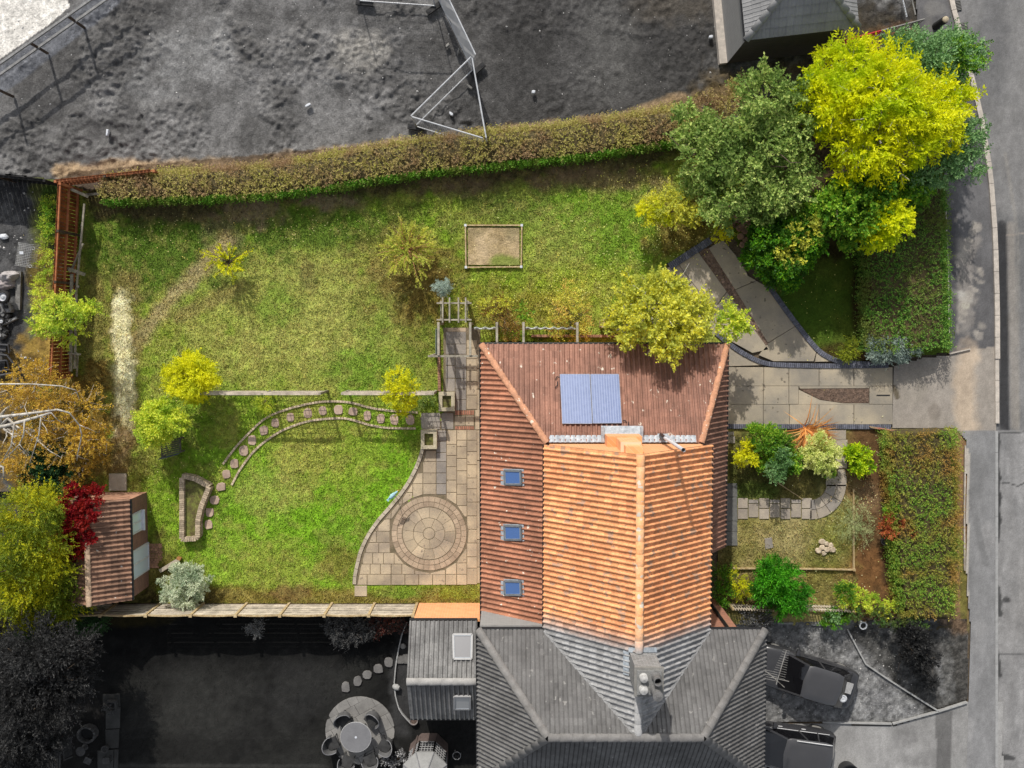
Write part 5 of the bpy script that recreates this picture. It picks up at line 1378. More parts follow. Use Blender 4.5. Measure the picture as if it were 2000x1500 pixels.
# -- tree by the house
plant('pear_tree', 'wide yellow green tree leaning over the top edge of the brown house roof', 'tree', (1290, 590),
      [(1285, 605, 3.8, 66, .9), (1238, 585, 3.4, 46, .8), (1335, 620, 3.5, 52, .8), (1228, 638, 3.2, 40, .7), (1300, 675, 3.7, 32, .7), (1278, 553, 3.2, 32, .6), (1362, 595, 3.0, 28, .6), (1205, 618, 2.8, 24, .5), (1330, 668, 3.5, 26, .5)],
      OLIVE, 480, .32, 8, .13, .085, .13, bark=BARKW, stems=22, twig_show=320, clump=.3, mats2=[([(1425, 628, 2.4, 30, .4), (1450, 632, 2.2, 18, .3)], YGR, 420)])
plant('rose_shrub', 'straw yellow wispy shrub above the rope rail left of the big tree by the house', 'shrub', (1110, 615), [(1112, 592, 1.5, 34, .6), (1090, 610, 1.2, 28, .5), (1130, 620, 1.2, 30, .5), (1105, 570, 1.0, 20, .4), (1085, 640, .9, 20, .4), (1130, 648, .8, 20, .4)], WISP, 300, .34, 7, .085, .05, .04, fill=.18, stems=10, twig_show=90)
plant('berberis_shrub', 'brown and yellow mottled shrub left of the first rope rail', 'shrub', (985, 625), [(960, 605, .9, 24, .4), (990, 620, 1.2, 26, .5), (1000, 645, 1.0, 22, .4), (985, 592, .8, 18, .4)], MLEAF('brown_olive_leaf', [C(120, 95, 45), C(140, 115, 55), C(110, 85, 40), C(125, 115, 45)], C(95, 70, 35), 1.5, .25), 340, .26, 7, .08, .045, .04, fill=.18, stems=8, twig_show=60,
      mats2=[([(952, 602, 1.2, 20, .4), (988, 588, 1.3, 12, .3)], OLIVE, 380), ([(1022, 608, .9, 18, .4)], GREEN2, 700)])
# -- trees standing in the lawn
def star_tree(name, label, cat, base, top_px, h, shoots, mat, rad, core=None, corem=None, bark=None, k=46, ll=.075, lw=.04, rays=None):
    """open young tree: bare shoots fanning out from the stem, small leaves set all along them"""
    b0 = P(base[0], base[1], 0); r = root(name, label, cat, b0)
    c = P(top_px[0], top_px[1], h)
    tb = MB().tube(limb_pts(b0 - Vector((0, 0, .1)), c - Vector((0, 0, .5 * h)), .15, 4), [.06, .05, .045, .04], 6)
    S0, D, L = [], [], []
    o = c - Vector((0, 0, .45 * h))
    for i in range(shoots):
        a = 6.283 * i / shoots + random.gauss(0, .16)
        el = random.choice((-.15, .1, .35, .7, 1.1)) + random.gauss(0, .1)
        l = rad * random.uniform(.6, 1.15) * (rays(a) if rays else 1)
        d = Vector((math.cos(a) * math.cos(el), math.sin(a) * math.cos(el), .25 + math.sin(el) * .6))
        e = o + Vector((d.x * l, d.y * l, d.z * l * .9))
        tb.tube(limb_pts(o, e, .1, 5), [.028, .022, .016, .01, .005], 4)
        dd = (e - o); S0.append(o); D.append(dd.normalized()); L.append(dd.length)
        for _ in range(4):
            t = random.uniform(.3, .8); s0 = o + dd * t
            d2 = (dd.normalized() + Vector((random.gauss(0, .5), random.gauss(0, .5), random.gauss(0, .3)))).normalized()
            S0.append(s0); D.append(d2); L.append(rad * random.uniform(.2, .4))
    tb.build('trunk', bark or BARK, r, smooth=True)
    S0, D, L = np.array(S0), np.array(D), np.array(L)
    V = [leafmesh(S0[L > rad * .45], D[L > rad * .45], L[L > rad * .45], k, ll, lw, .06, .8, 1.0, .22), leafmesh(S0[L <= rad * .45], D[L <= rad * .45], L[L <= rad * .45], k // 3, ll, lw, .06, .8, 1.0)]
    leafobj('crown', V, mat, r)
    if corem:
        n = core; u = unit(rng.normal(size=(n, 3))); q = np.array(c) + u * np.array([.4, .4, .25]) * rng.uniform(.2, 1, (n, 1)) ** .6 * rad - np.array([0, 0, .1])
        leafobj('leaf_cluster', [leafmesh(q, unit(u + UP * .3), np.full(n, .3), 8, .07, .026, .05)], corem, r, kind='stuff')
    return r
star_tree('larch_tree', 'wispy star shaped young tree with a rusty centre, alone in the mid lawn', 'tree', (795, 500), (791, 484), 1.7, 40,
    MLEAF('wispy_olive_leaf', [C(165, 172, 65), C(185, 185, 80), C(150, 162, 62), C(190, 180, 85)], C(150, 160, 70), 1.2, .35), 1.35, 16, MLEAF('rusty_sprig', [C(175, 130, 80), C(190, 150, 90), C(160, 115, 70)], None, 1, .25), M('rusty_bark', S(190, 140, 100), S(155, 110, 78), 6), k=56, ll=.1, lw=.05)
star_tree('willow_sapling', 'thin yellow sapling with spiky shoots in the upper left lawn', 'sapling', (438, 518), (438, 510), 1.3, 20, YELL, 1.0, ll=.09, lw=.045, k=40, rays=lambda a: .65 + .5 * abs(math.sin(a * 1.5 + .6)))
plant('maple_bush', 'dense bright yellow bush at the left end of the trellis', 'bush', (375, 740), [(375, 735, 1.9, 40, .7), (352, 745, 1.6, 30, .6), (400, 738, 1.6, 32, .6), (372, 708, 1.4, 24, .5), (385, 765, 1.2, 24, .5)], YELL, 1000, .28, 8, .1, .055, .06, stems=10)
plant('acer_bush', 'round lime green bush behind the slatted bench', 'bush', (320, 825), [(318, 822, 1.8, 40, .8), (300, 840, 1.5, 30, .6), (340, 825, 1.6, 28, .6), (322, 795, 1.3, 22, .5), (302, 846, 1.0, 18, .4)], YGR, 1000, .28, 8, .1, .06, .06, stems=9)
plant('forsythia_shrub', 'bright yellow shrub growing over the right trellis', 'shrub', (778, 770), [(775, 745, 1.8, 26, .5), (785, 770, 1.6, 24, .5), (800, 785, 1.2, 16, .4), (765, 770, 1.4, 18, .4), (782, 802, .7, 10, .3), (800, 755, 1.5, 16, .4)], YELL, 900, .26, 8, .085, .045, .04, fill=.18, stems=8, twig_show=40)
plant('cotoneaster_shrub', 'low grey green shrub at the foot of the right trellis', 'shrub', (830, 785), [(832, 782, .3, 18, .2), (815, 792, .25, 14, .15)], GREEN1, 800, .18, 6, .06, .035, .02, stems=4)
plant('border_plant', 'low lime plant below the left trellis panel', 'plant', (520, 780), [(520, 786, .3, 20, .25), (505, 795, .25, 12, .2)], YGR, 900, .2, 7, .07, .03, .02, stems=4)
plant('juniper', 'small round blue green conifer above the pergola arch', 'conifer', (865, 565), [(864, 560, .9, 17, .7), (864, 560, 1.4, 9, .3)], BLUEC, 2600, .14, 7, .06, .025, .03, stems=4, shell=.6)
# -- left boundary
plant('hornbeam_tree', 'yellow green tree spreading over the brown fence on the left', 'tree', (118, 640),
      [(122, 618, 2.8, 38, .7), (92, 612, 2.5, 30, .6), (158, 612, 2.5, 24, .5), (180, 602, 2.2, 12, .3), (140, 650, 2.0, 24, .5), (88, 642, 1.9, 24, .5), (118, 588, 2.3, 20, .4)], YGR, 560, .34, 9, .1, .055, .08, fill=.18, stems=14, twig_show=80)
bt = plant('birch_tree', 'orange brown tree with bare white branches at the left edge', 'tree', (-40, 830),
      [(60, 740, 2.5, 46, .8), (110, 770, 2.3, 50, .8), (160, 800, 2.1, 48, .8), (180, 850, 1.8, 40, .7), (70, 820, 1.9, 52, .8), (130, 860, 1.9, 54, .8), (40, 880, 1.5, 46, .7), (150, 915, 1.1, 34, .6), (60, 930, 0.9, 36, .6), (80, 725, 1.5, 28, .5), (30, 760, 1.7, 34, .7), (190, 890, 1.1, 22, .5)],
      ORNG, 210, .34, 8, .1, .055, .12, bark=BARKW, stems=14, twig_show=300)
wb = MB()
Zb = 4.4
for pts, r0 in (([(-60, 822), (20, 812), (70, 806), (112, 800)], .07), ([(-60, 845), (10, 832), (60, 818), (100, 806)], .08), ([(112, 800), (135, 806), (155, 830), (160, 850), (152, 885), (150, 900)], .035), ([(48, 822), (46, 850), (38, 868), (22, 885), (0, 905)], .03), ([(80, 815), (76, 850), (66, 880), (58, 905)], .025), ([(28, 828), (22, 870), (8, 895)], .03), ([(-10, 750), (60, 750), (120, 754), (148, 762), (155, 780)], .03), ([(100, 806), (112, 820), (128, 828)], .02), ([(155, 830), (175, 838), (190, 845)], .018), ([(38, 868), (48, 880), (50, 890)], .016), ([(-20, 905), (6, 912), (8, 940)], .05), ([(55, 812), (48, 795), (52, 785)], .016)):
    n = len(pts)
    wb.tube([P(x, y, Zb - (.3 * i if r0 < .05 else .1 * i)) for i, (x, y) in enumerate(pts)], [r0 * (1 - .6 * i / n) for i in range(n)], 6)
wb.build('limb', BARKW, bt, smooth=True)
plant('ivy_bush', 'dark green ivy mass under the orange birch above the shed creeper', 'bush', (100, 905), [(95, 900, 1.2, 36, .7), (120, 925, 1.0, 34, .6), (75, 930, 1.0, 30, .6)], IVY, 900, .22, 7, .09, .07, .05, stems=5)
plant('cypress', 'large golden green conifer beside the shed on the left edge', 'conifer', (60, 1090),
      [(60, 1000, 3.6, 62, 1.4), (30, 1060, 3.6, 66, 1.4), (90, 1070, 3.2, 60, 1.2), (50, 1130, 3.2, 70, 1.3), (110, 1130, 2.6, 52, 1.1), (130, 1170, 2.2, 40, .9), (20, 1180, 2.6, 60, 1.1), (100, 985, 2.6, 32, .8), (80, 1190, 2.2, 50, .9), (-20, 1100, 3.4, 60, 1.2)], CONG, 620, .42, 12, .1, .035, .15, stems=14, spread=.6, droop=.1)
plant('dark_cypress', 'large dark grey conifer filling the bottom left corner', 'conifer', (80, 1360),
      [(60, 1270, 3.8, 66, 1.4), (120, 1280, 3.4, 60, 1.2), (30, 1340, 4.0, 70, 1.5), (90, 1350, 3.6, 66, 1.3), (140, 1330, 2.8, 46, 1.0), (40, 1420, 3.8, 70, 1.4), (90, 1430, 3.0, 52, 1.1), (20, 1490, 3.4, 66, 1.2), (160, 1260, 2.6, 34, .9), (70, 1490, 2.4, 46, .9), (-20, 1280, 3.4, 60, 1.2)], COND, 620, .46, 12, .11, .04, .16, stems=12, spread=.55, droop=.05)
plant('yew_bush', 'dark green bush between the two conifers at the fence end', 'bush', (165, 1210), [(160, 1212, 1.4, 30, .6), (110, 1215, 1.6, 34, .7), (190, 1215, .9, 20, .4), (60, 1222, 1.6, 34, .7)], MLEAF('bottle_green', [C(40, 75, 35), C(60, 95, 45), C(50, 85, 40)], C(30, 55, 30), 1, .2, gray=(Yat(1216), Yat(1232), .55)), 900, .26, 8, .09, .035, .05, stems=5)
cr = plant('virginia_creeper', 'crimson creeper sprawling over the left side of the shed roof', 'creeper', (128, 1040),
      [(150, 985, 2.7, 34, .3), (185, 968, 2.5, 20, .25), (140, 1020, 2.8, 30, .35), (165, 1005, 2.85, 26, .25), (125, 1055, 2.4, 26, .35), (150, 1065, 2.6, 22, .3), (178, 1050, 2.75, 14, .15), (140, 1085, 2.3, 18, .3)], RED, 1300, .2, 7, .1, .075, .05, stems=8, clump=.4)
plant('santolina_bush', 'round silvery grey bush against the pale fence', 'bush', (360, 1145), [(362, 1142, .9, 42, .7), (335, 1150, .7, 26, .5), (388, 1135, .8, 26, .5), (365, 1165, .7, 26, .5), (345, 1122, .7, 20, .4)], SILV, 1600, .16, 8, .06, .04, .05, stems=6, clump=.26, shell=.75)
# -- front garden
plant('hebe_bush', 'leafy green bush in the front bed beside the house', 'bush', (1495, 875), [(1490, 862, .9, 34, .5), (1520, 872, .9, 28, .5), (1542, 905, .7, 22, .4), (1505, 893, .8, 28, .4), (1490, 908, .6, 14, .3), (1515, 918, .5, 14, .3)], GREEN2, 900, .24, 8, .09, .06, .05, stems=9, twig_show=30, mats2=[([(1460, 885, 1.0, 22, .5), (1447, 892, .8, 14, .3)], YELL, 700), ([(1510, 915, 1.2, 26, .4), (1530, 895, 1.3, 22, .4)], GREEN3, 600)])
plant('euonymus_bush', 'cream variegated bush by the slab path in the front bed', 'bush', (1600, 885), [(1600, 872, 1.0, 28, .5), (1618, 890, .9, 24, .5), (1590, 900, .9, 24, .5), (1612, 908, .8, 22, .4), (1580, 885, .8, 18, .4)], CREAM, 1700, .16, 8, .06, .04, .04, stems=5, clump=.26, shell=.7, mats2=[([(1618, 918, .6, 14, .3)], GREEN2, 900)])
plant('aucuba_bush', 'glossy yellow green bush on the bare soil right of the slab path', 'bush', (1672, 900), [(1672, 895, .7, 20, .5), (1682, 912, .6, 16, .4), (1666, 882, .6, 14, .4)], MLEAF('aucuba_leaf', [C(130, 160, 15), C(165, 185, 20), C(185, 195, 25), C(110, 150, 20)], C(70, 120, 15), 2, .3), 1100, .24, 7, .13, .07, .03, stems=5, outw=1.2)
plant('lavender_clump', 'silvery wispy clump straddling the timber edging in front lawn', 'plant', (1668, 1020), [(1668, 1015, .35, 30, .35), (1655, 1030, .3, 24, .3), (1680, 1040, .3, 24, .3), (1672, 990, .3, 22, .3), (1690, 1010, .3, 20, .25)], MLEAF('wispy_grey', [C(150, 160, 110), C(175, 180, 130), C(130, 145, 95)], C(110, 130, 80), 2, .2), 420, .34, 9, .06, .014, .02, stems=6, clump=.5, shell=.2, spread=.5)
plant('azalea_shrub', 'rusty red shrub between the bare soil and the front hedge', 'shrub', (1745, 1025), [(1745, 1022, .9, 22, .4), (1768, 1030, .8, 18, .4), (1728, 1028, .7, 14, .3)], MLEAF('rust_leaf', [C(150, 70, 40), C(175, 90, 55), C(195, 120, 70), C(130, 60, 45), C(180, 140, 60)], C(120, 55, 40), 1.5, .3), 1000, .2, 7, .08, .045, .03, stems=6, mats2=[([(1742, 1002, .9, 16, .3)], GREEN2, 700)])
plant('bay_bush', 'vivid green bush with long upright leaves at the picket trellis', 'bush', (1522, 1145), [(1520, 1135, 1.3, 42, .9), (1500, 1150, 1.0, 30, .7), (1545, 1160, 1.1, 32, .7), (1525, 1175, .9, 30, .6), (1515, 1110, .9, 24, .6)], MLEAF('vivid_green', [C(45, 115, 15), C(70, 145, 25), C(95, 165, 35), C(60, 130, 30)], C(30, 85, 15), 1.2, .3), 900, .36, 8, .16, .04, .05, stems=8, upb=.7, outw=1.2, spread=.5)
plant('fern_plant', 'dark green ferny plant in the corner beneath the orange roof eave', 'plant', (1415, 1140), [(1412, 1130, .6, 22, .4), (1410, 1160, .6, 20, .4)], DARKG, 800, .3, 9, .08, .03, .03, stems=5, mats2=[([(1440, 1135, .9, 18, .4), (1450, 1155, .7, 12, .3)], YELL, 600)])
plant('clematis', 'bright green climber at the right end of the picket trellis', 'climber', (1670, 1165), [(1652, 1160, .8, 20, .35), (1678, 1170, .8, 20, .35), (1708, 1180, .7, 17, .3), (1738, 1190, .6, 17, .3)], YGR, 900, .22, 7, .08, .055, .03, stems=6, mats2=[([(1650, 1158, 1.1, 22, .3)], GREEN2, 800)])
plant('box_bush', 'small round dark green bush in front of the picket trellis', 'bush', (1627, 1208), [(1625, 1206, .6, 20, .4), (1640, 1204, .5, 14, .3)], DARKG, 1200, .2, 7, .08, .045, .03, stems=4, mats2=[([(1622, 1203, .8, 14, .2)], GREEN3, 700)])
plant('privet_shrub', 'dark green ragged shrub over the boundary at the end of the gravel', 'shrub', (1690, 1210), [(1668, 1196, .7, 14, .3), (1722, 1202, .8, 18, .4), (1755, 1210, .9, 22, .4), (1785, 1214, .8, 20, .4)], MLEAF('dark_privet_green', [C(45, 75, 30), C(65, 95, 40), C(85, 105, 45)], C(70, 60, 35), 1.5, .2, gray=(Yat(1208), Yat(1224), .6)), 900, .22, 7, .08, .045, .04, stems=6)  # dark green leaves that turn grey along Y
plant('pittosporum_shrub', 'silver black shrub in the corner by the brown brick wall', 'shrub', (1480, 1215), [(1480, 1213, .7, 24, .4), (1500, 1222, .6, 16, .3), (1455, 1205, .6, 16, .3)], MLEAF('black_silver', [S(40, 40, 40), S(90, 90, 90), S(150, 150, 150), S(60, 60, 60)], S(40, 40, 40), 3, .1, gray=None), 800, .2, 7, .08, .035, .03, stems=5)
plant('dark_holly', 'black leaved bush at the lower right of the gravel front', 'bush', (1790, 1250), [(1785, 1245, 1.2, 30, .7), (1800, 1270, 1.1, 30, .6), (1775, 1280, .9, 24, .5), (1805, 1300, .8, 24, .5), (1770, 1235, 1.0, 24, .5), (1815, 1330, .5, 16, .3)], MLEAF('black_leaf', [S(40, 40, 40), S(58, 58, 57), S(48, 48, 47)], S(30, 30, 30), 1.5, .1), 800, .24, 7, .09, .05, .05, stems=6)
# -- neighbour's rear border
plant('grass_clump', 'small pale grey spiky clump below the pale fence', 'plant', (498, 1228), [(498, 1228, .5, 16, .35)], MLEAF('grey_spike', [S(110, 110, 108), S(140, 140, 138), S(90, 90, 88)], None, 1, .1), 900, .26, 6, .14, .02, .02, stems=3)
plant('fuchsia_shrub', 'grey bushy shrub with pale flowers below the fence, left of the extension', 'shrub', (680, 1225), [(675, 1225, .8, 30, .5), (700, 1240, .6, 24, .4), (650, 1222, .6, 20, .4), (720, 1222, .6, 20, .4), (670, 1250, .4, 14, .3)], NGREY, 800, .24, 7, .08, .04, .04, stems=6)
plant('fuchsia_shrub', 'dark red flecked shrub in the corner between fence and extension', 'shrub', (760, 1222), [(745, 1218, .7, 22, .4), (775, 1220, .6, 18, .4), (730, 1215, .5, 14, .3)], MLEAF('dull_red_leaf', [S(110, 40, 30), S(80, 62, 50), S(60, 60, 55), S(140, 60, 45), S(70, 70, 66)], S(50, 50, 48), 2, .2), 700, .22, 7, .08, .045, .03, stems=5)
plant('flower_clump', 'tiny clump of pale flowers beside the octagonal summerhouse', 'plant', (783, 1480), [(783, 1478, .4, 12, .2), (768, 1490, .3, 10, .2), (752, 1485, .3, 10, .2)], MLEAF('white_flower', [S(40, 40, 40), S(210, 210, 210), S(60, 60, 60), S(150, 150, 150)], None, 1, .1), 420, .14, 5, .07, .06, .02, stems=3)
# -- strap leaved clump
def straps(name, label, cat, base, n, L, wd, mat, zt=.7, az=None):
    b0 = P(base[0], base[1], 0); r = root(name, label, cat, b0)
    mb = MB()
    for i in range(n):
        a = random.uniform(0, 6.283) if az is None else random.gauss(az[0], az[1])
        l = L * random.uniform(.7, 1.15); h = zt * random.uniform(.5, 1.1)
        d = Vector((math.cos(a), math.sin(a), 0)); s = Vector((-d.y, d.x, 0)) * wd / 2
        o = b0 + Vector((random.gauss(0, .07), random.gauss(0, .07), 0)); pr = None; base_i = len(mb.v)
        for k in range(6):
            t = k / 5; p = o + d * l * t * (.5 + .5 * t) + Vector((0, 0, h * math.sin(min(1, t * 1.15) * 2.3)))
            wv = s * (1 - t ** 3) 
            mb.v += [p - wv, p + wv + Vector((0, 0, .006))]
        for k in range(5): mb.f.append((base_i + 2 * k, base_i + 2 * k + 1, base_i + 2 * k + 3, base_i + 2 * k + 2))
    mb.build('strap_leaves', mat, r, kind='stuff')
    return r
straps('phormium', 'bronze strap leaved clump at the driveway edge of the front bed', 'plant', (1572, 838), 170, 1.35, .05, MLEAF('bronze_strap', [C(170, 110, 50), C(200, 145, 85), C(145, 90, 45), C(210, 165, 110)], None, 1, .2), .6, (-1.0, .8))

# -- hedges
def hedge(name, label, path, wpx, h, mat, dens=260, tl=.16, k=6, ll=.075, lw=.045, core=None, wob=.25, mats2=None, sidemat=None):
    """clipped hedge along a path: dark twiggy core and leaves growing out of its top and sides"""
    q = resample([P(x, y, h) for x, y in path], .35)
    pts = np.array([[p.x, p.y] for p in q]); n = len(pts)
    tg = np.gradient(pts, axis=0); tg /= np.linalg.norm(tg, axis=1)[:, None]
    nm = np.stack([-tg[:, 1], tg[:, 0]], 1)
    wd = np.interp(np.linspace(0, 1, n), np.linspace(0, 1, len(wpx)), wpx) * PX(h) / 2
    r = root(name, label, 'hedge', (pts[n // 2][0], pts[n // 2][1], 0))
    sec = [(-1, 0.05), (-1.0, .6), (-.95, .9), (-.6, 1.0), (0, 1.03), (.6, 1.0), (.95, .9), (1, .6), (1.0, .05)]
    V, Fc = [], []
    m = len(sec)
    for i in range(n):
        for s, z in sec:
            e = .82 if i in (0, n - 1) else .93
            V.append((pts[i, 0] + nm[i, 0] * s * wd[i] * e + random.gauss(0, .03), pts[i, 1] + nm[i, 1] * s * wd[i] * e + random.gauss(0, .03), z * h * .93 + random.gauss(0, .02)))
    for i in range(n - 1):
        for j in range(m - 1): Fc.append((i * m + j, i * m + j + 1, (i + 1) * m + j + 1, (i + 1) * m + j))
    Fc += [tuple(range(m)), tuple((n - 1) * m + j for j in reversed(range(m)))]
    mb = MB(); mb.v = [Vector(v) for v in V]; mb.f = Fc
    mb.build('hedge_core', core or M('hedge_core', S(95, 82, 52), S(66, 62, 36), 6, famt=.4) if 'hedge_core' not in bpy.data.materials else bpy.data.materials['hedge_core'], r)
    Lg = np.r_[0, np.cumsum(np.linalg.norm(np.diff(pts, axis=0), axis=1))]
    per = 2 * h + 2 * wd.mean()
    cnt = int(dens * Lg[-1] * per)
    t = rng.uniform(0, Lg[-1], cnt)
    px_ = np.interp(t, Lg, pts[:, 0]); py_ = np.interp(t, Lg, pts[:, 1]); nx = np.interp(t, Lg, nm[:, 0]); ny = np.interp(t, Lg, nm[:, 1]); w_ = np.interp(t, Lg, wd)
    tx = np.interp(t, Lg, tg[:, 0]); ty = np.interp(t, Lg, tg[:, 1])
    u = rng.uniform(0, per, cnt)
    side = np.where(u < h, -1, np.where(u > per - h, 1, 0))
    s = np.where(side == 0, rng.uniform(-1, 1, cnt), side * rng.uniform(.9, 1.02, cnt)) * w_
    z = np.where(side == 0, h * rng.uniform(.92, 1.0, cnt) - .12 * h * np.abs(s / w_) ** 6, rng.uniform(.08, .95, cnt) * h)
    lump = (fbm(px_ * 1.2, py_ * 1.2, 3, 33) - .5) * wob + (fbm(px_ * 4, py_ * 4, 2, 35) - .5) * wob * .7
    ends = rng.uniform(0, 1, cnt)
    tt = np.where(t < .3, -1.0, np.where(t > Lg[-1] - .3, 1.0, 0))
    S0 = np.stack([px_ + nx * s + nx * side * lump * .5, py_ + ny * s + ny * side * lump * .5, np.maximum(.04, z + np.where(side == 0, lump, 0))], 1)
    D = np.stack([nx * side * .9 + nx * s / w_ * .3 + tx * tt * .6, ny * side * .9 + ny * s / w_ * .3 + ty * tt * .6, np.where(side == 0, .8, .35)], 1)
    D = unit(D + rng.normal(size=(cnt, 3)) * .45)
    L = tl * rng.uniform(.4, 2.1, cnt)
    msk = (side < 0) if sidemat else np.zeros(cnt, bool)
    leafobj('foliage', [leafmesh(S0[~msk], D[~msk], L[~msk], k, ll, lw, .1)], mat, r)
    if sidemat: leafobj('foliage', [leafmesh(S0[msk], D[msk], L[msk], k, ll, lw, .1)], sidemat, r)
    return r
HEDG = MLEAF('hedge_leaf', [C(125, 115, 65), C(150, 148, 80), C(172, 160, 95), C(140, 125, 85), C(160, 165, 65)], C(135, 105, 88), .7, .3)
HEDS = MLEAF('hedge_side_leaf', [C(60, 110, 25), C(85, 130, 30), C(100, 140, 40)], C(110, 120, 50), 1.5, .25)
hedge('field_hedge', 'long mottled green and brown hedge between the back lawn and churned plot', [(200, 368), (330, 360), (500, 352), (620, 336), (780, 308), (950, 288), (1100, 274), (1230, 256), (1345, 236)], [34, 44, 50, 54, 54, 56, 56, 58, 54], 1.05, HEDG, 150, .18, 6, .08, .05, sidemat=HEDS)
HG2 = MLEAF('green_hedge_leaf', [C(45, 85, 25), C(70, 115, 40), C(95, 135, 50), C(120, 150, 60), C(60, 100, 35)], C(95, 95, 45), .8, .25)
hedge('roadside_hedge', 'broad flat topped dark green hedge between the shaded lawn and the upper pavement', [(1772, 345), (1772, 450), (1774, 560), (1778, 690)], [150, 152, 156, 158], 1.15, HG2, 120, .17, 6, .085, .05)
HG3 = MLEAF('front_hedge_leaf', [C(65, 105, 30), C(100, 135, 45), C(130, 150, 60), C(80, 115, 40), C(150, 155, 60)], C(150, 105, 60), .55, .25)
hedge('front_hedge', 'wide overgrown hedge with rusty patches between front garden and lower pavement', [(1806, 845), (1808, 930), (1812, 1020), (1814, 1110), (1816, 1205)], [122, 128, 118, 112, 96], 1.2, HG3, 130, .18, 6, .085, .05)
plant('bramble_bush', 'loose bramble growth at the right end of the field hedge under the green tree', 'bush', (1400, 235), [(1380, 225, 1.2, 40, .5), (1420, 205, 1.2, 36, .5), (1450, 185, 1.0, 30, .4), (1350, 240, 1.1, 30, .4)], HEDG, 620, .26, 7, .08, .045, .04, stems=6, twig_show=60)
plant('weed_bank', 'straggly green weeds along the outer side of the brown fence', 'weeds', (90, 480), [(95, 400, .35, 14, .25), (96, 440, .35, 16, .25), (94, 480, .3, 16, .25), (88, 520, .4, 18, .3), (82, 560, .5, 20, .3)], YGR, 900, .2, 6, .08, .035, .02, stems=4, mats2=[([(97, 410, .4, 14, .25), (98, 450, .4, 14, .25)], GREEN2, 800)])
plant('yellow_shrub', 'small yellow green shrub beside the blue conifer at the drive corner', 'shrub', (1660, 685), [(1660, 684, .5, 20, .35), (1650, 690, .35, 14, .25)], MLEAF('olive_dark', [C(90, 105, 25), C(120, 130, 30), C(145, 150, 35)], C(70, 85, 25), 2, .25), 900, .22, 7, .08, .035, .02, stems=4)
# layered blue conifer: flat sprays
bc = root('spreading_juniper', 'layered blue grey spreading conifer at the drive corner', 'conifer', P(1745, 680, 0))
Vs = []
tb = MB().tube([P(1745, 682, -.1), P(1745, 680, .9)], [.07, .03], 6)
tb.build('trunk', BARK, bc)
for (x0, y0, x1, y1, z, wd_) in ((1702, 658, 1775, 655, .75, 9), (1700, 670, 1770, 668, 1.0, 9), (1696, 690, 1765, 686, .9, 9), (1706, 703, 1770, 700, .6, 8), (1735, 679, 1794, 682, .8, 8), (1715, 648, 1768, 650, .5, 7), (1765, 668, 1792, 672, .7, 8)):
    n = 420
    t = rng.uniform(0, 1, n); a = np.array(P(x0, y0, z)); b = np.array(P(x1, y1, z))
    p = a + (b - a) * t[:, None] + rng.normal(size=(n, 3)) * np.array([.05, wd_ * PX(z) * .55, .05])
    p[:, 2] += .1 * np.sin(t * 3.1)
    d = unit(np.stack([np.where(t > .5, .8, -.8) * rng.uniform(.3, 1, n), rng.normal(size=n) * .5, rng.uniform(0, .5, n)], 1))
    Vs.append(leafmesh(p, d, rng.uniform(.1, .2, n), 8, .06, .022, .05, .5))
leafobj('foliage', Vs, BLUEC, bc)

# ------------------------------------------------------------------ grass blades, clods, fallen leaves
def turf(name, label, poly, dens, bl, bw, paint, seed=0, avoid=(), tilt=.9, jit=.35):
    pw = [P(x, y, .03) for x, y in poly]
    x0, x1 = min(p.x for p in pw), max(p.x for p in pw); y0, y1 = min(p.y for p in pw), max(p.y for p in pw)
    n = int((x1 - x0) * (y1 - y0) * dens)
    X, Y = rng.uniform(x0, x1, n), rng.uniform(y0, y1, n)
    ok = inside(X, Y, [(p.x, p.y) for p in pw])
    px, py = W2P(X, Y, .03)
    ok &= (px > -20) & (px < 2020) & (py > -20) & (py < 1520)
    for av in avoid:
        if isinstance(av, list) and len(av) and len(av[0]) == 3:
            for (qx, qy, qr) in av: ok &= np.hypot(px - qx, py - qy) > qr
        else: ok &= ~inside(px, py, av)
    X, Y, px, py = X[ok], Y[ok], px[ok], py[ok]
    col = paint.ev(px, py)
    # blades thin out where the turf is worn (low green excess)
    gex = col[:, 1] - .5 * (col[:, 0] + col[:, 2] )
    keep = rng.uniform(0, 1, len(X)) < np.clip(gex / (col.sum(1) + 1e-6) * 9 + .12, .08, 1)
    X, Y, col = X[keep], Y[keep], col[keep]
    n = len(X)
    z = zl(X, Y)
    a = rng.uniform(0, 6.283, n); lean = rng.uniform(.3, 1.0, n) * tilt
    l = bl * rng.uniform(.5, 1.4, n)
    dx, dy = np.cos(a), np.sin(a)
    b0 = np.stack([X, Y, z - .01], 1); tip = b0 + np.stack([dx * np.sin(lean) * l, dy * np.sin(lean) * l, np.cos(lean) * l * .8], 1)
    s = np.stack([-dy, dx, dx * 0], 1) * bw * rng.uniform(.6, 1.3, n)[:, None]
    mid = b0 * .45 + tip * .55 + np.array([0, 0, 1]) * (l * .12)[:, None]
    V = np.stack([b0 - s * .5, mid - s * .6, tip, mid + s * .6], 1).reshape(-1, 3)
    k = (1 + (rng.uniform(-1, 1, (n, 1)) * jit)) * np.stack([1 + rng.uniform(-.12, .2, n), np.ones(n), 1 + rng.uniform(-.2, .2, n)], 1)
    colv = np.repeat(np.clip(col * k, .004, .85), 4, axis=0)
    me = np_mesh(name, V, np.arange(len(V)).reshape(-1, 4), col=colv)
    o = add_mesh(name, me, BLADEM)
    return tag(o, label, 'grass', kind='stuff')
STEPPTS = [(492, 860), (476, 880), (457, 906), (442, 926), (431, 951), (419, 977), (409, 1001), (407, 1025), (515, 841), (537, 826), (567, 815), (601, 807), (630, 802), (661, 801), (689, 804), (717, 812), (744, 818), (770, 820), (801, 820)]
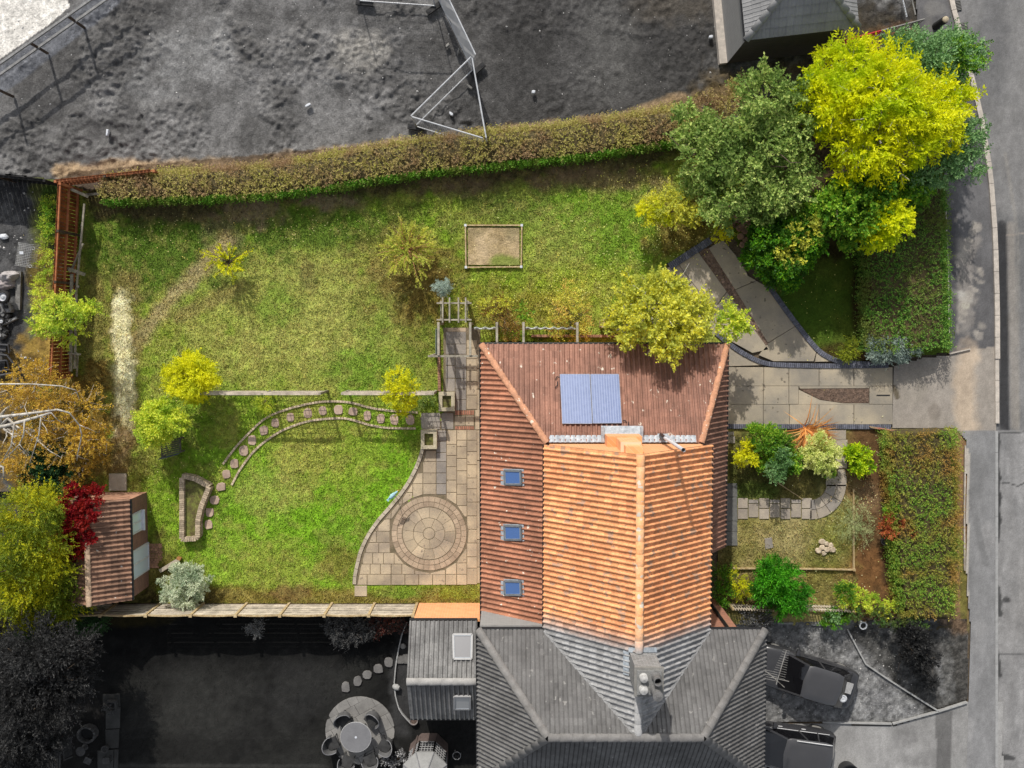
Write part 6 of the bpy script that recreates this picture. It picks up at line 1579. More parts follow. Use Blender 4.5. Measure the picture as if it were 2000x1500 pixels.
HOUSEP = [(935, 670), (1420, 670), (1420, 1240), (935, 1240)]
BLUR = [(1300, 520), (1390, 464), (1470, 540), (1520, 560), (1420, 690), (1350, 600)]
PATIOP = CURVE + [(690, 1145), (690, 1167), (718, 1167), (718, 1145), (940, 1140), (940, 640), (866, 640), (866, 806), (820, 806), (826, 872)]
PLANTP = [(352, 927), (380, 927), (412, 950), (395, 1000), (390, 1055), (350, 1058)]
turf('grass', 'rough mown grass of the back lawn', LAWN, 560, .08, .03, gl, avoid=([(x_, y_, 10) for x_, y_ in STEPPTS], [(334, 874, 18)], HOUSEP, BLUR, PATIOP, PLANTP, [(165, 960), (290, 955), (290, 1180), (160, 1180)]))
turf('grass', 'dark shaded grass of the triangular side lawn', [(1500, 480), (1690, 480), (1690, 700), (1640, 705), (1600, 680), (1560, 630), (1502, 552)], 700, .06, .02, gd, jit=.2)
turf('grass', 'dry thin grass of the front garden', [(1424, 848), (1735, 850), (1735, 1190), (1405, 1200), (1405, 1075), (1424, 1070)], 480, .075, .028, gf, avoid=([(1400, 940), (1442, 940), (1442, 1068), (1400, 1068)], [(1440, 972), (1590, 972), (1640, 940), (1612, 838), (1658, 838), (1656, 960), (1620, 1005), (1585, 1016), (1440, 1015)]))
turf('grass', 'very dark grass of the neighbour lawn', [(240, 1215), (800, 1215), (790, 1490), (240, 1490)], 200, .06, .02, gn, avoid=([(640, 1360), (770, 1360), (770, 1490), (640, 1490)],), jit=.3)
def litter(name, label, n, regions, cols, sz, zf=None, cat='leaf litter'):
    P0 = []
    for (x, y, rx, ry, wgt) in regions:
        m = int(n * wgt)
        P0.append(np.stack([rng.normal(x, rx, m), rng.normal(y, ry, m)], 1))
    P0 = np.concatenate(P0)
    W = np.array([P(x, y, .09) for x, y in P0])
    W[:, 2] = .075 + rng.uniform(0, .03, len(W))
    d = unit(np.concatenate([rng.normal(size=(len(W), 2)), rng.uniform(-.2, .4, (len(W), 1))], 1))
    V = leafmesh(W, d, np.full(len(W), .02), 1, sz, sz * .7, 0, .1, 1.5)
    me = np_mesh(name, V, np.arange(len(V)).reshape(-1, 4))
    o = add_mesh(name, me, MLEAF('litter_' + label[:8], cols, None, 1, .1))
    return tag(o, label, cat, kind='stuff')
litter('fallen_leaves', 'yellow fallen leaves scattered on the right of the back lawn', 1000, [(1200, 480, 90, 60, .3), (1150, 570, 70, 30, .15), (1330, 450, 50, 40, .2), (1000, 600, 50, 30, .1), (1260, 350, 60, 20, .1), (800, 560, 60, 40, .1)], [C(225, 205, 90), C(235, 215, 140), C(215, 180, 50)], .06)
litter('fallen_leaves', 'pale fallen leaves on the left of the back lawn', 500, [(350, 480, 120, 60, .3), (600, 440, 150, 25, .3), (300, 640, 60, 80, .2), (330, 900, 60, 60, .2)], [C(200, 175, 120), C(215, 195, 140), C(190, 160, 80)], .055)
litter('fallen_leaves', 'pale leaves lying on the front garden soil', 420, [(1690, 970, 30, 40, .4), (1720, 880, 30, 40, .15), (1600, 1040, 60, 50, .2), (1640, 1130, 60, 40, .25)], [C(225, 210, 120), C(230, 215, 160), C(190, 150, 70)], .055)
litter('fallen_leaves', 'scattered leaves on the shaded triangular lawn', 50, [(1590, 600, 50, 60, 1)], [C(225, 215, 120), C(210, 190, 90)], .055)
def pebbles(name, label, n, region, cols, r, zr, cat='stones'):
    x0, y0, x1, y1 = region
    mb = MB()
    for _ in range(n):
        p = P(random.uniform(x0, x1), random.uniform(y0, y1), zr); s = r * random.choice((.5, .6, .7, .8, 1, 1.6)) * random.uniform(.7, 1.2)
        a = random.random() * 6
        v = [p + Vector((s * math.cos(a + k * 1.571) * random.uniform(.6, 1.2), s * math.sin(a + k * 1.571) * random.uniform(.6, 1.2), random.uniform(-.3, .1) * s)) for k in range(4)] + [p + Vector((0, 0, s * .7))]
        mb.add(v, [(0, 1, 4), (1, 2, 4), (2, 3, 4), (3, 0, 4)])
    return mb.build(name, M('stone_' + label[:10], cols, tuple(c * .6 for c in cols), 8, rnd=.3, famt=.2), None, label=label, cat=cat, kind='stuff')
pebbles('rubble', 'pale stone chips scattered over the churned plot', 220, (20, 5, 1400, 215), S(205, 203, 200), .035, -.05)
pebbles('rubble', 'pale chips and shells strewn through the neighbour gravel', 800, (1510, 1235, 1790, 1400), S(205, 203, 200), .028, .0)
pebbles('rubble', 'pale rubble bits scattered across the scrap yard', 90, (-10, 360, 95, 720), S(205, 203, 200), .05, .0)
# ------------------------------------------------------------------ fences, trellises, pergola
SLATM = M('fence_slat', S(205, 193, 174), S(160, 150, 135), 3, fine=30, famt=.25, rnd=.3)
def board_fence(name, label, x0, x1, ypx, posts_px, h, mat, postmat, nsl=9, arch=.1):
    Y = Yat(ypx)
    r = root(name, label, 'fence', (P((x0 + x1) / 2, ypx).x, Y, 0))
    xs = [P(x, ypx).x for x in posts_px]
    for x in xs:
        MB().box((x, Y + .02, (h + .04) / 2), (.1, .1, h + .04)).build('post', postmat, r)
        MB().box((x, Y + .02, h + .06), (.13, .13, .03)).build('post_cap', postmat, r)
    for a, b in zip(xs[:-1], xs[1:]):
        for k in range(nsl):
            z = .08 + (h - .16) * (k + .5) / nsl
            MB().box(((a + b) / 2, Y + random.uniform(-.002, .002) + (.012 if k % 2 else 0), z), (b - a - .1, .018, (h - .16) / nsl - .03)).build('slat', SLATM, r)
        m = MB()
        for k in range(9):
            t0, t1 = k / 9, (k + 1) / 9
            m.beam((a + .05 + (b - a - .1) * t0, Y, h - .08 + arch * math.sin(math.pi * t0)), (a + .05 + (b - a - .1) * t1, Y, h - .08 + arch * math.sin(math.pi * t1)), .06, .05)
        m.build('top_rail', WOODT, r)
        m = MB()
        for k in range(9):
            t0, t1 = k / 9, (k + 1) / 9
            za, zb = h - .1 + arch * math.sin(math.pi * t0), h - .1 + arch * math.sin(math.pi * t1)
            xa, xb = a + .05 + (b - a - .1) * t0, a + .05 + (b - a - .1) * t1
            m.add([(xa, Y - .016, h - .1), (xb, Y - .016, h - .1), (xb, Y - .016, zb), (xa, Y - .016, za), (xa, Y + .028, h - .1), (xb, Y + .028, h - .1), (xb, Y + .028, zb), (xa, Y + .028, za)], [(0, 1, 2, 3), (7, 6, 5, 4)])
        m.build('arched_board', mat, r)
        MB().box(((a + b) / 2, Y, .06), (b - a - .1, .05, .12)).build('gravel_board', WOODD, r)
    return r
board_fence('panel_fence', 'pale slatted fence with arched panels along the bottom of the back lawn', 145, 815, 1179, [146, 230, 315, 399, 483, 566, 649, 732, 815], 1.72, WOODP, WOODT, 10)
def trellis(label, posts_px, ypx, h):
    Y = Yat(ypx); xs = [P(x, ypx).x for x in posts_px]
    r = root('trellis', label, 'trellis', ((xs[0] + xs[-1]) / 2, Y, 0))
    for x in xs: MB().box((x, Y, (h - .05) / 2), (.09, .09, h - .05)).build('post', WOODG, r)
    for a, b in zip(xs[:-1], xs[1:]):
        m = MB(); n = 12
        pr = lambda t: h - .1 + .05 * math.sin(math.pi * t)
        for k in range(n):
            t0, t1 = k / n, (k + 1) / n
            m.beam((a + (b - a) * t0, Y + .01, pr(t0)), (a + (b - a) * t1, Y + .01, pr(t1)), .13, .05)
        m.build('top_rail', WOODP, r)
        k = int((b - a) / .16)
        for i in range(1, k):
            t = i / k
            MB().box((a + (b - a) * t, Y, (pr(t) + .2) / 2), (.02, .012, pr(t) - .2)).build('lattice_bar', WOODP, r)
        for i in range(9):
            MB().box(((a + b) / 2, Y + .016, .2 + i * .18), (b - a, .012, .02)).build('lattice_bar', WOODP, r)
    return r
trellis('left arched lattice trellis between the upper lawn and stepping stone path', [406, 532, 640], 763.5, 1.75)
trellis('right arched lattice trellis ending at the stone planter near the patio', [682, 767, 852], 763.5, 1.75)
# rust brown close board fence on the left
def pale_fence(label, pa, pb, h, rails, side, mat, rmat, pitch=.14, posts=(0, .5, 1), name='board_fence', gap=.02):
    a, b = P(*pa), P(*pb); d = (b - a); L = d.length; d.normalize(); s = Vector((-d.y, d.x, 0)) * side
    r = root(name, label, 'fence', (a + b) / 2)
    k = int(L / pitch); ang = math.atan2(d.y, d.x)
    for i in range(k):
        c = a + d * (pitch * (i + .5))
        MB().box((c.x - s.x * .03, c.y - s.y * .03, h / 2), (pitch - gap, .018, h + random.uniform(-.02, .02)), ang).build('pale', mat, r)
    for z in rails:
        m = a + d * (L / 2) + s * .02
        MB().box((m.x, m.y, z), (L, .07, .08), ang).build('rail', rmat, r)
    for t in posts:
        c = a + d * (L * t) + s * .03
        MB().box((c.x, c.y, h / 2 - .02), (.1, .1, h), ang).build('post', rmat if t in (0, 1) else WOODD, r)
    return r
pale_fence('rust brown boarded fence with three rails down the left side of the lawn', (158, 372), (140, 735), 1.95, (.3, 1.1, 1.86), 1, WOODB, WOODBL, .15, (0, .24, .5, .75, 1))
pale_fence('short rust brown fence running right into the field hedge', (136, 362), (322, 342), 1.3, (.3, .8, 1.2), -1, WOODB, WOODBL, .15, (0, .5, 1))
BLKW = M('blackened_wood', S(40, 38, 37), S(28, 27, 27), 4)
pale_fence('black stained fence running off the left edge at the top of the scrap yard', (-60, 345), (120, 362), 1.5, (.3, 1.4), -1, BLKW, BLKW, .2, (0, .5, 1))
# weathered old post and rail leaning inside it
orf = root('old_rail_fence', 'collapsed weathered grey post and rail fence beside the rust brown fence', 'fence', P(155, 560))
for (x0, y0, z0, x1, y1, z1, w_) in ((165, 398, .9, 148, 580, .6, .07), (162, 476, .8, 138, 532, .5, .07), (149, 575, .7, 146, 720, .6, .08), (140, 535, .7, 138, 725, .7, .1), (133, 525, .95, 165, 536, .35, .13), (132, 690, .8, 158, 692, .7, .07), (152, 690, .5, 150, 735, .2, .06), (138, 369, .95, 172, 384, .5, .11), (165, 381, .3, 195, 378, .4, .09)):
    MB().beam(P(x0, y0, z0), P(x1, y1, z1), w_, w_).build('rail', WOODG, orf)
for (x, y) in ((160, 440), (152, 560), (148, 690)): MB().beam(P(x, y, -.1), P(x, y, .75), .1, .1).build('post', WOODG, orf)
# top-left post and rail
prf = root('post_rail_fence', 'grey two rail fence with square posts across the top left corner', 'fence', P(90, 95))
b0, b1 = P(-90, 232), P(250, -8)
dr = (b1 - b0).normalized()
for z in (.75, 1.42):
    q = MB().beam(b0 + Vector((0, 0, z)), b1 + Vector((0, 0, z)), .085, .09); q.build('rail', M('grey_rail', S(150, 150, 148), S(125, 125, 124), 4) if 'grey_rail' not in bpy.data.materials else bpy.data.materials['grey_rail'], prf)
for (x, y) in ((163, 53), (91, 103), (24, 188)):
    p = P(x, y); MB().beam(p + Vector((0, 0, -.1)), p + Vector((0, 0, 1.45)), .085, .085).build('post', WOODD, prf)
# building site fence: mesh panels and one sheeted panel
FOOT = M('rubber_foot', S(62, 62, 62), S(48, 48, 48), 5)
def heras(label, pa, pb, sheet=False, h=2.0, lean=0.0):
    a, b = P(*pa, -.05), P(*pb, -.05); U = Vector((0, 0, 1)); dd_ = (b - a).normalized(); U = U + Vector((-dd_.y, dd_.x, 0)) * lean
    r = root('site_fence_panel', label, 'fence panel', (a + b) / 2, 'temporary site fence panels')
    fr = MB().tube([a + U * .15, a + U * h, b + U * h, b + U * .15], .028, 6); fr.tube([a + U * .18, b + U * .18], .026, 6)
    fr.build('frame', STEEL, r)
    if sheet:
        d = (b - a).normalized(); n = Vector((-d.y, d.x, 0)) * .012
        mb = MB()
        for i in range(8):
            t0, t1 = i / 8, (i + 1) / 8
            for j in range(3):
                z0, z1 = .2 + j * .6, .2 + (j + 1) * .6
                f = lambda t, z: a.lerp(b, t) + U * z + n * (1 + 3 * math.sin(t * 19 + z * 5))
                mb.add([f(t0, z0), f(t1, z0), f(t1, z1), f(t0, z1)], [(0, 1, 2, 3)])
        mb.build('sheeting', MLEAF('pale_sheeting', [S(215, 215, 215), S(205, 205, 206)], None, 1, .4), r)
    else:
        L = (b - a).length; mb = MB(); k = int(L / .1)
        WIRE = bpy.data.materials.get('mesh_wire') or M('mesh_wire', S(150, 150, 150), S(130, 130, 130), 4, rough=.5, bmp=0)
        for i in range(1, k): mb.tube([a.lerp(b, i / k) + U * .18, a.lerp(b, i / k) + U * (h - .02)], .004, 3, False)
        for j in range(1, 9): mb.tube([a + U * (.18 + j * .2), b + U * (.18 + j * .2)], .005, 3, False)
        mb.build('wire_mesh', WIRE, r, kind='stuff')
    return r
heras('sheeted solid pale site fence panel slanting down from the top edge', (852, -8), (922, 138), True, 2.0, .12)
heras('mesh site fence panel forming the upper side of the triangle', (924, 138), (813, 247))
heras('mesh site fence panel forming the lower side of the triangle into the hedge', (815, 249), (945, 288))
heras('mesh site fence panel seen edge on along the right side of the triangle', (926, 140), (952, 287))
heras('mesh site fence panel along the top edge of the picture', (704, 4), (850, 14))
for lab, (x, y, a) in (('dark rubber fence foot at the left tip of the fence triangle', (813, 249, -8)), ('dark rubber fence foot at the top of the fence triangle', (933, 136, 40)), ('dark rubber fence foot where sheeted and top panels meet', (848, 16, 35)), ('dark rubber fence foot at the left end of the top panel', (712, 6, -5))):
    p = P(x, y, 0); R = Matrix.Rotation(math.radians(a), 3, 'Z')
    r = root('fence_foot', lab, 'fence foot', p, 'rubber feet of the site fence')
    MB().box(p + Vector((0, 0, .0)), (.72, .2, .16), M=R).build('block', FOOT, r)
    for s in (-.24, .24): MB().box(p + R @ Vector((s, 0, .085)), (.14, .08, .02), M=R).build('hand_hole', BLACKP, r)
for lab, (x, y, a, c) in (('white paper scrap lying alone on the churned plot', (601, 205, 30, 1)), ('broken pale brick by the foot of the fence triangle', (917, 169, -40, 0)), ('white lump of rubble inside the fence triangle', (881, 222, -20, 1)), ('pale stone right of the sheeted panel base', (874, 88, 20, 0)), ('pale stone above the fence triangle', (895, 101, 60, 0)), ('white round stone in the dark right half of the plot', (1042, 179, 0, 1)), ('white stone chip near the plinth of the dark building', (1389, 71, 0, 1)), ('thin white scrap on the left of the churned plot', (209, 259, 80, 1))):
    p = P(x, y, .06); R = Matrix.Rotation(math.radians(a), 3, 'Z')
    q = [R @ Vector((dx * random.uniform(.8, 1.1), dy * random.uniform(.8, 1.1), 0)) for dx, dy in ((-.13, -.04), (0, -.06), (.13, -.04), (.13, .05), (0, .06), (-.13, .04))]
    if 'round' in lab or 'lump' in lab or 'stone' in lab: q = [v * .6 + Vector((0, v.y * .6, 0)) for v in q]
    MB().prism([(p.x + v.x, p.y + v.y) for v in q], -.08, .07, .02).build('debris', WHITEP if c else GREYM, None, label=lab, cat='debris')

# pergola and arch
arch = root('pergola_arch', 'weathered timber garden arch with four rafters at the top of the paved path', 'arch', P(887, 612))
H = 2.15
def bz(x0, y0, x1, y1, z, w_, h_, par, nm='rafter', mat=WOODG): MB().beam(P(x0, y0, z), P(x1, y1, z), w_, h_).build(nm, mat, par)
for y in (592, 624.5): bz(853, y, 921, y, H, .06, .1, arch, 'beam')
for x in (864.5, 878, 895.5, 909.5): bz(x, 581, x, 630, H + .09, .06, .09, arch)
for x in (861, 913.5):
    for y in (590, 624): MB().beam(P(x, y, 0) + Vector((0, 0, -.1)), Vector((P(x, y, H).x, P(x, y, H).y, H - .05)), .1, .1).build('post', WOODG, arch)
    for k in range(8):
        Z = .4 + k * .2; MB().beam(P(x, 588, Z), P(x, 626, Z), .03, .03).build('lattice_bar', WOODG, arch)
    for k in range(1, 4): MB().beam(P(x, 588 + k * 9.5, .3), P(x, 588 + k * 9.5, 2.0), .03, .03).build('lattice_bar', WOODG, arch)
perg = root('pergola', 'weathered pergola of single beams along the house corner with a rope rail', 'pergola', P(980, 655))
bz(836, 695.5, 934, 695.5, H + .05, .08, .13, perg, 'beam'); 
for x, y0, y1 in ((856.5, 629, 694), (918.5, 629, 694), (970.5, 629, 670), (1022.5, 629, 670), (1127.5, 629, 670)): bz(x, y0, x, y1, H + .15, .09, .13, perg)
for x, y in ((856.5, 632), (918.5, 632), (970.5, 632), (1022.5, 632), (1127.5, 632), (843, 695.5)):
    p = P(x, y, H); MB().beam((p.x, p.y, -.1), (p.x, p.y, H + .08), .1, .1).build('post', WOODG, perg)
GLAT = M('green_grey_lattice', S(130, 140, 128), S(100, 110, 98), 5)
for (x0, x1) in ((926, 968), (1026, 1124)):
    a, b = P(x0, 641, 1.5), P(x1, 641, 1.5)
    n = int((b - a).length / .05)
    MB().tube([a + (b - a) * (i / n) + Vector((0, .035 * math.sin(i * .9), .035 * math.cos(i * .9))) for i in range(n + 1)], .028, 5).build('rope_rail', M('pale_rope', S(200, 205, 198), S(160, 165, 158), 8) if 'pale_rope' not in bpy.data.materials else bpy.data.materials['pale_rope'], perg)
    MB().tube([a - (b - a) * 0 + Vector((0, -.02, -.06)), b + Vector((0, -.02, -.06))], .03, 5).build('rope_rail', bpy.data.materials['pale_rope'], perg)
    MB().beam(a + Vector((0, 0, -.9)), b + Vector((0, 0, -.9)), .05, .07).build('lower_rail', WOODG, perg)
    for i in range(1, 7): MB().beam(a.lerp(b, i / 7) + Vector((0, 0, -.06)), a.lerp(b, i / 7) + Vector((0, 0, -1.4)), .03, .03).build('lattice_bar', GLAT, perg)
for k in range(6): MB().beam(P(851 + k * 1.2, 642, 1.2 - k * .05), P(851 + k * 1.2, 692, 1.2 - k * .05), .025, .04).build('side_slat', GLAT, perg)
lw = root('low_brick_wall', 'low brown brick wall under the rope rail behind the house', 'wall', P(1110, 656))
for j in range(3):
    for i in range(34):
        x = 1040 + i * 4.9 + (j % 2) * 2.4
        MB().box(P(x, 656, 0) + Vector((0, 0, .05 + j * .085)), (.098, .11, .075)).build('brick', REDB, lw)
# grey water butt and box by the tree
wbt = root('water_butt', 'grey lidded water butt half hidden by the tree above the brown roof', 'water butt', P(1196, 625))
GPL = M('grey_plastic', S(118, 128, 140), S(100, 110, 122), 4, rough=.5, famt=.1, bmp=0)
p = P(1196, 615, 1.0); MB().lathe((p.x, p.y, 0), [(.24, 0), (.29, .5), (.27, .92), (.0, .92)], 16).build('barrel', GPL, wbt, smooth=True)
MB().lathe((p.x, p.y, .92), [(.31, 0), (.31, .05), (.27, .07), (.26, .05), (0, .06)], 16).build('lid', GPL, wbt)
p = P(1173, 632, 0); r = root('timber_post', 'brown timber post standing left of the grey water butt', 'post', p)
MB().box(p + Vector((0, 0, .6)), (.12, .3, 1.2)).build('post', WOODT, r); MB().box(p + Vector((0, 0, 1.22)), (.15, .33, .04)).build('cap', WOODT, r)
# sand pit frame
sf = root('sandpit_frame', 'square timber frame around a bare patch in the upper lawn', 'frame', P(964, 481))
for (a, b) in (((909, 440), (1019, 440)), ((1019, 440), (1018, 521)), ((1018, 521), (910, 522)), ((910, 522), (909, 440))):
    MB().beam(P(*a, .1), P(*b, .1), .055, .08).build('board', WOODT, sf)
for c in ((909, 440), (1019, 440), (1018, 521), (910, 522)): MB().box(P(*c, .1), (.1, .1, .1)).build('corner_post', WHITEP, sf)
sgr = Paint(S(198, 176, 140), S(170, 150, 112), .3, 31, 20); sgr.blob(990, 512, 34, 12, S(120, 140, 55), .8, .7).blob(925, 455, 20, 14, S(150, 135, 100), .7, .8).blob(1005, 450, 20, 20, S(140, 130, 95), .7, .8)
terrain('bare_patch', [(911, 442), (1017, 442), (1016, 519), (912, 520)], .06, lambda X, Y: .075 + (fbm(X * 4, Y * 4, 3, 14) - .5) * .03, sgr, SOILM, zr=.05)
# brick planter
pl = root('raised_planter', 'wedge shaped raised brick planter with curved side in the left lawn', 'planter', P(372, 995))
SBR = M('buff_walling_brick', S(196, 178, 152), S(158, 142, 120), 9, famt=.3, rnd=.25)
outl = [(351, 929), (356, 926), (376, 928), (398, 938), (414, 949), (407, 967), (397, 993), (391, 1018), (393, 1050), (389, 1057), (351, 1059)]
inn = [(359, 936), (362, 936), (382, 942), (401, 954), (397, 964), (388, 990), (381, 1018), (379, 1046), (378, 1047), (360, 1050)]
io = [P(x, y, .42) for x, y in inn]
MB().prism([(p.x, p.y) for p in io], 0, .26).build('soil', M('planter_soil', S(120, 125, 60), S(90, 80, 50), 5, famt=.4), pl)
mid = [(355, 930), (362, 931), (380, 935), (400, 946), (408, 950), (402, 966), (392, 991), (386, 1018), (386, 1048), (383, 1052), (355, 1054), (355, 930)]
mq = [P(x, y, .42) for x, y in mid]
MBm = bpy.data.meshes.new('brick'); t_ = MB().box((0, 0, 0), (.078, .2, .1)); MBm.from_pydata(t_.v, [], t_.f); MBm.materials.append(SBR)
for L in range(4):
    q = resample([Vector((p.x, p.y, .06 + .11 * L)) for p in mq], .09)
    for a, b in zip(q[:-1], q[1:]):
        d = b - a; inst('brick', MBm, Matrix.Translation((a + b) / 2 + Vector((0, 0, random.uniform(-.006, .006)))) @ Matrix.Rotation(math.atan2(d.y, d.x) + random.uniform(-.05, .05), 4, 'Z'), pl)
# square stone planters
STN = M('pale_cast_stone', S(200, 188, 160), S(172, 162, 138), 5, famt=.2, spots=S(140, 130, 105), spot_scale=8, spot_thr=.66)
for lab, (x0, y0, x1, y1) in (('upper square stone planter at the end of the right trellis', (857, 766, 888, 803)), ('lower square stone planter at the corner of lawn and patio', (822, 840, 853, 877))):
    r = root('stone_planter', lab, 'planter', P((x0 + x1) / 2, (y0 + y1) / 2), 'square stone planters')
    h = .42
    A, B = P(x0, y1, h), P(x1, y0, h); w_ = .15
    for (c, sz) in (((( A.x + B.x) / 2, A.y + w_ / 2, h / 2), (B.x - A.x, w_, h)), (((A.x + B.x) / 2, B.y - w_ / 2, h / 2), (B.x - A.x, w_, h)), ((A.x + w_ / 2, (A.y + B.y) / 2, h / 2), (w_, B.y - A.y - 2 * w_ - .006, h)), ((B.x - w_ / 2, (A.y + B.y) / 2, h / 2), (w_, B.y - A.y - 2 * w_ - .006, h))):
        MB().box(c, sz).build('side_block', STN, r)
    MB().box(((A.x + B.x) / 2, (A.y + B.y) / 2, .15), (B.x - A.x - 2 * w_, B.y - A.y - 2 * w_, .3)).build('soil', bpy.data.materials['planter_soil'], r)
# bench
bn = root('garden_bench', 'dark slatted garden bench beneath the round lime bush', 'bench', P(334, 876))
u0, u1 = P(314, 866, .45), P(352, 856, .45); vv = P(316, 892, .45) - u0
BNW = M('dark_bench_wood', S(110, 105, 95), S(85, 82, 75), 6, rnd=.15)
for k in range(7): MB().beam(u0 + vv * (k / 6.5), u1 + vv * (k / 6.5), .06, .03).build('seat_slat', BNW, bn)
for t in (.02, .98):
    c = u0.lerp(u1, t)
    MB().beam(c, c + vv, .05, .06).build('arm_rail', BNW, bn)
    for q in (c, c + vv): MB().beam((q.x, q.y, 0), (q.x, q.y, .47), .06, .06).build('leg', BNW, bn)
for k in range(3): MB().beam(u0 + vv * (1.05 + k * .03) + Vector((0, 0, .15 + k * .14)), u1 + vv * (1.05 + k * .03) + Vector((0, 0, .15 + k * .14)), .025, .09).build('back_slat', M('blue_grey_slat', S(92, 102, 105), S(80, 88, 92), 6) if 'blue_grey_slat' not in bpy.data.materials else bpy.data.materials['blue_grey_slat'], bn)
lg = root('timber_log', 'pale squared log lying beside the silvery bush', 'log', P(331, 1105))
MB().beam(P(313, 1115, .14), P(350, 1092, .14), .15, .15).build('beam', WOODP, lg); MB().beam(P(349, 1093, .15), P(351, 1088, .15), .17, .17).build('end_piece', M('rusty_end', S(180, 130, 80), S(150, 105, 65)), lg)
# bird ornament on a rod
bd = root('bird_ornament', 'pale blue metal bird on a stake at the curved patio edge', 'ornament', P(777, 973))
bp = P(768, 967, 1.05); base = P(777, 975, 0)
MB().tube([base, (bp.x, bp.y, .98)], .015, 6).build('stake', STEEL, bd)
ax = (P(775, 959, 1.05) - P(759, 974, 1.05)).normalized(); sd = Vector((-ax.y, ax.x, 0))
BLU = M('pale_blue_paint', S(150, 196, 206), S(176, 212, 220), 6, rough=.4)
mb = MB(); prof = [(-.24, .01, .0), (-.14, .06, .02), (-.02, .085, .0), (.08, .075, .03), (.15, .045, .08), (.2, .05, .1), (.25, .035, .09), (.28, .008, .08)]
mb.tube([bp + ax * p[0] + Vector((0, 0, p[2])) for p in prof], [p[1] for p in prof], 10); mb.build('body', BLU, bd, smooth=True)
MB().tube([bp + ax * .27 + Vector((0, 0, .08)), bp + ax * .36 + Vector((0, 0, .06))], [.025, .004], 6).build('beak', M('orange_beak', S(220, 160, 100), S(200, 140, 80)), bd)
for s in (-1, 1): MB().add([bp + ax * .1 + sd * s * .07, bp - ax * .06 + sd * s * .1 + Vector((0, 0, .02)), bp - ax * .28 + sd * s * .03 + Vector((0, 0, .03)), bp - ax * .05 + sd * s * .03 + Vector((0, 0, .09))], [(0, 1, 2, 3) if s < 0 else (3, 2, 1, 0)]).build('wing', BLU, bd)
MB().add([bp - ax * .2 + sd * .03, bp - ax * .2 - sd * .03, bp - ax * .36 - sd * .06, bp - ax * .34, bp - ax * .36 + sd * .06], [(0, 1, 2, 3, 4)]).build('tail', BLU, bd)
# ------------------------------------------------------------------ rocks, edging, small things
def rock(c, r, mat, parent, name='rock', sq=.7, ang=True):
    n = 8; vs = []
    ph = random.random() * 6
    for (k, z, f) in ((0, 0, .8), (1, .35 * sq, 1.0), (2, .75 * sq, .7)):
        vs += [c + Vector((r * f * random.uniform(.8, 1.15) * math.cos(ph + 6.283 * i / n), r * f * random.uniform(.75, 1.1) * math.sin(ph + 6.283 * i / n), r * z + random.uniform(-.05, .05) * r)) for i in range(n)]
    fs = [tuple(range(n))[::-1], tuple(range(2 * n, 3 * n))] + [(k * n + i, k * n + (i + 1) % n, (k + 1) * n + (i + 1) % n, (k + 1) * n + i) for k in range(2) for i in range(n)]
    return MB().add(vs, fs).build(name, mat, parent)
ROCK = M('pale_rock', S(205, 190, 165), S(180, 160, 135), 6, famt=.2, rnd=.15); ROCKB = M('brown_rock', S(150, 122, 100), S(118, 98, 84), 6, famt=.3, rnd=.25)
rp = root('rock_pile', 'small heap of pale stones in the dry front lawn', 'rock pile', P(1612, 1068))
for (x, y, r_, z) in ((1605, 1058, .16, .05), (1614, 1062, .11, .08), (1622, 1065, .13, .05), (1605, 1069, .14, .06), (1615, 1073, .15, .07), (1626, 1073, .15, .04), (1598, 1075, .15, .04), (1609, 1080, .12, .03)): rock(P(x, y, z), r_, ROCK, rp, 'stone')
rp = root('rock_pile', 'brown heap of boulders beneath the green tree at the drive end', 'rock pile', P(1445, 430))
for (x, y, r_, z) in ((1395, 412, .16, .1), (1408, 410, .14, .1), (1420, 408, .2, .12), (1424, 414, .16, .25), (1434, 420, .2, .15), (1442, 430, .2, .2), (1450, 440, .18, .2), (1444, 446, .18, .1), (1454, 452, .16, .1), (1446, 462, .16, .1), (1456, 468, .14, .1), (1450, 478, .15, .08), (1432, 440, .15, .05), (1462, 442, .15, .05), (1460, 430, .14, .05), (1412, 420, .13, .05)): rock(P(x, y, z), r_, ROCKB, rp, 'stone')
ted = root('timber_edging', 'thin pale timber edging around two sides of the dry front lawn', 'edging', P(1600, 1112))
for a, b in (((1432, 1110), (1495, 1110)), ((1495, 1110), (1540, 1110.5)), ((1540, 1110.5), (1604, 1111)), ((1604, 1111), (1667, 1112.5)), ((1667, 1112), (1666.5, 1035)), ((1666.5, 1035), (1666.5, 955))): MB().beam(P(*a, .08), P(*b, .08), .05, .14).build('board', WOODT, ted)
MB().box(P(1667.5, 1112.5, .1), (.1, .1, .2)).build('peg', WOODT, ted)
def picket(label, x0, x1, ypx, h):
    a, b = P(x0, ypx), P(x1, ypx + 3)
    r = root('picket_trellis', label, 'fence', (a + b) / 2)
    d = (b - a).normalized(); L = (b - a).length; k = int(L / .115); ang = math.atan2(d.y, d.x)
    for i in range(k + 1):
        c = a + d * (L * i / k); MB().box((c.x, c.y, h / 2 + .02), (.05, .02, h), ang).build('picket', WOODP, r)
    for z in (h * .35, h * .86): MB().box((a.x / 2 + b.x / 2, a.y / 2 + b.y / 2 + .03, z), (L, .035, .07), ang).build('rail', WOODP, r)
    for c in (a, b): MB().box((c.x, c.y + .04, h / 2), (.09, .09, h + .1), ang).build('post', WOODT, r)
picket('pale picket fence left of the vivid green bush by the brick wall', 1422, 1500, 1179, .9); picket('pale picket fence right of the vivid green bush', 1560, 1652, 1180, .9)
pr = root('white_pot', 'white ring shaped planter pot at the corner of the neighbour gravel', 'pot', P(1686, 1222))
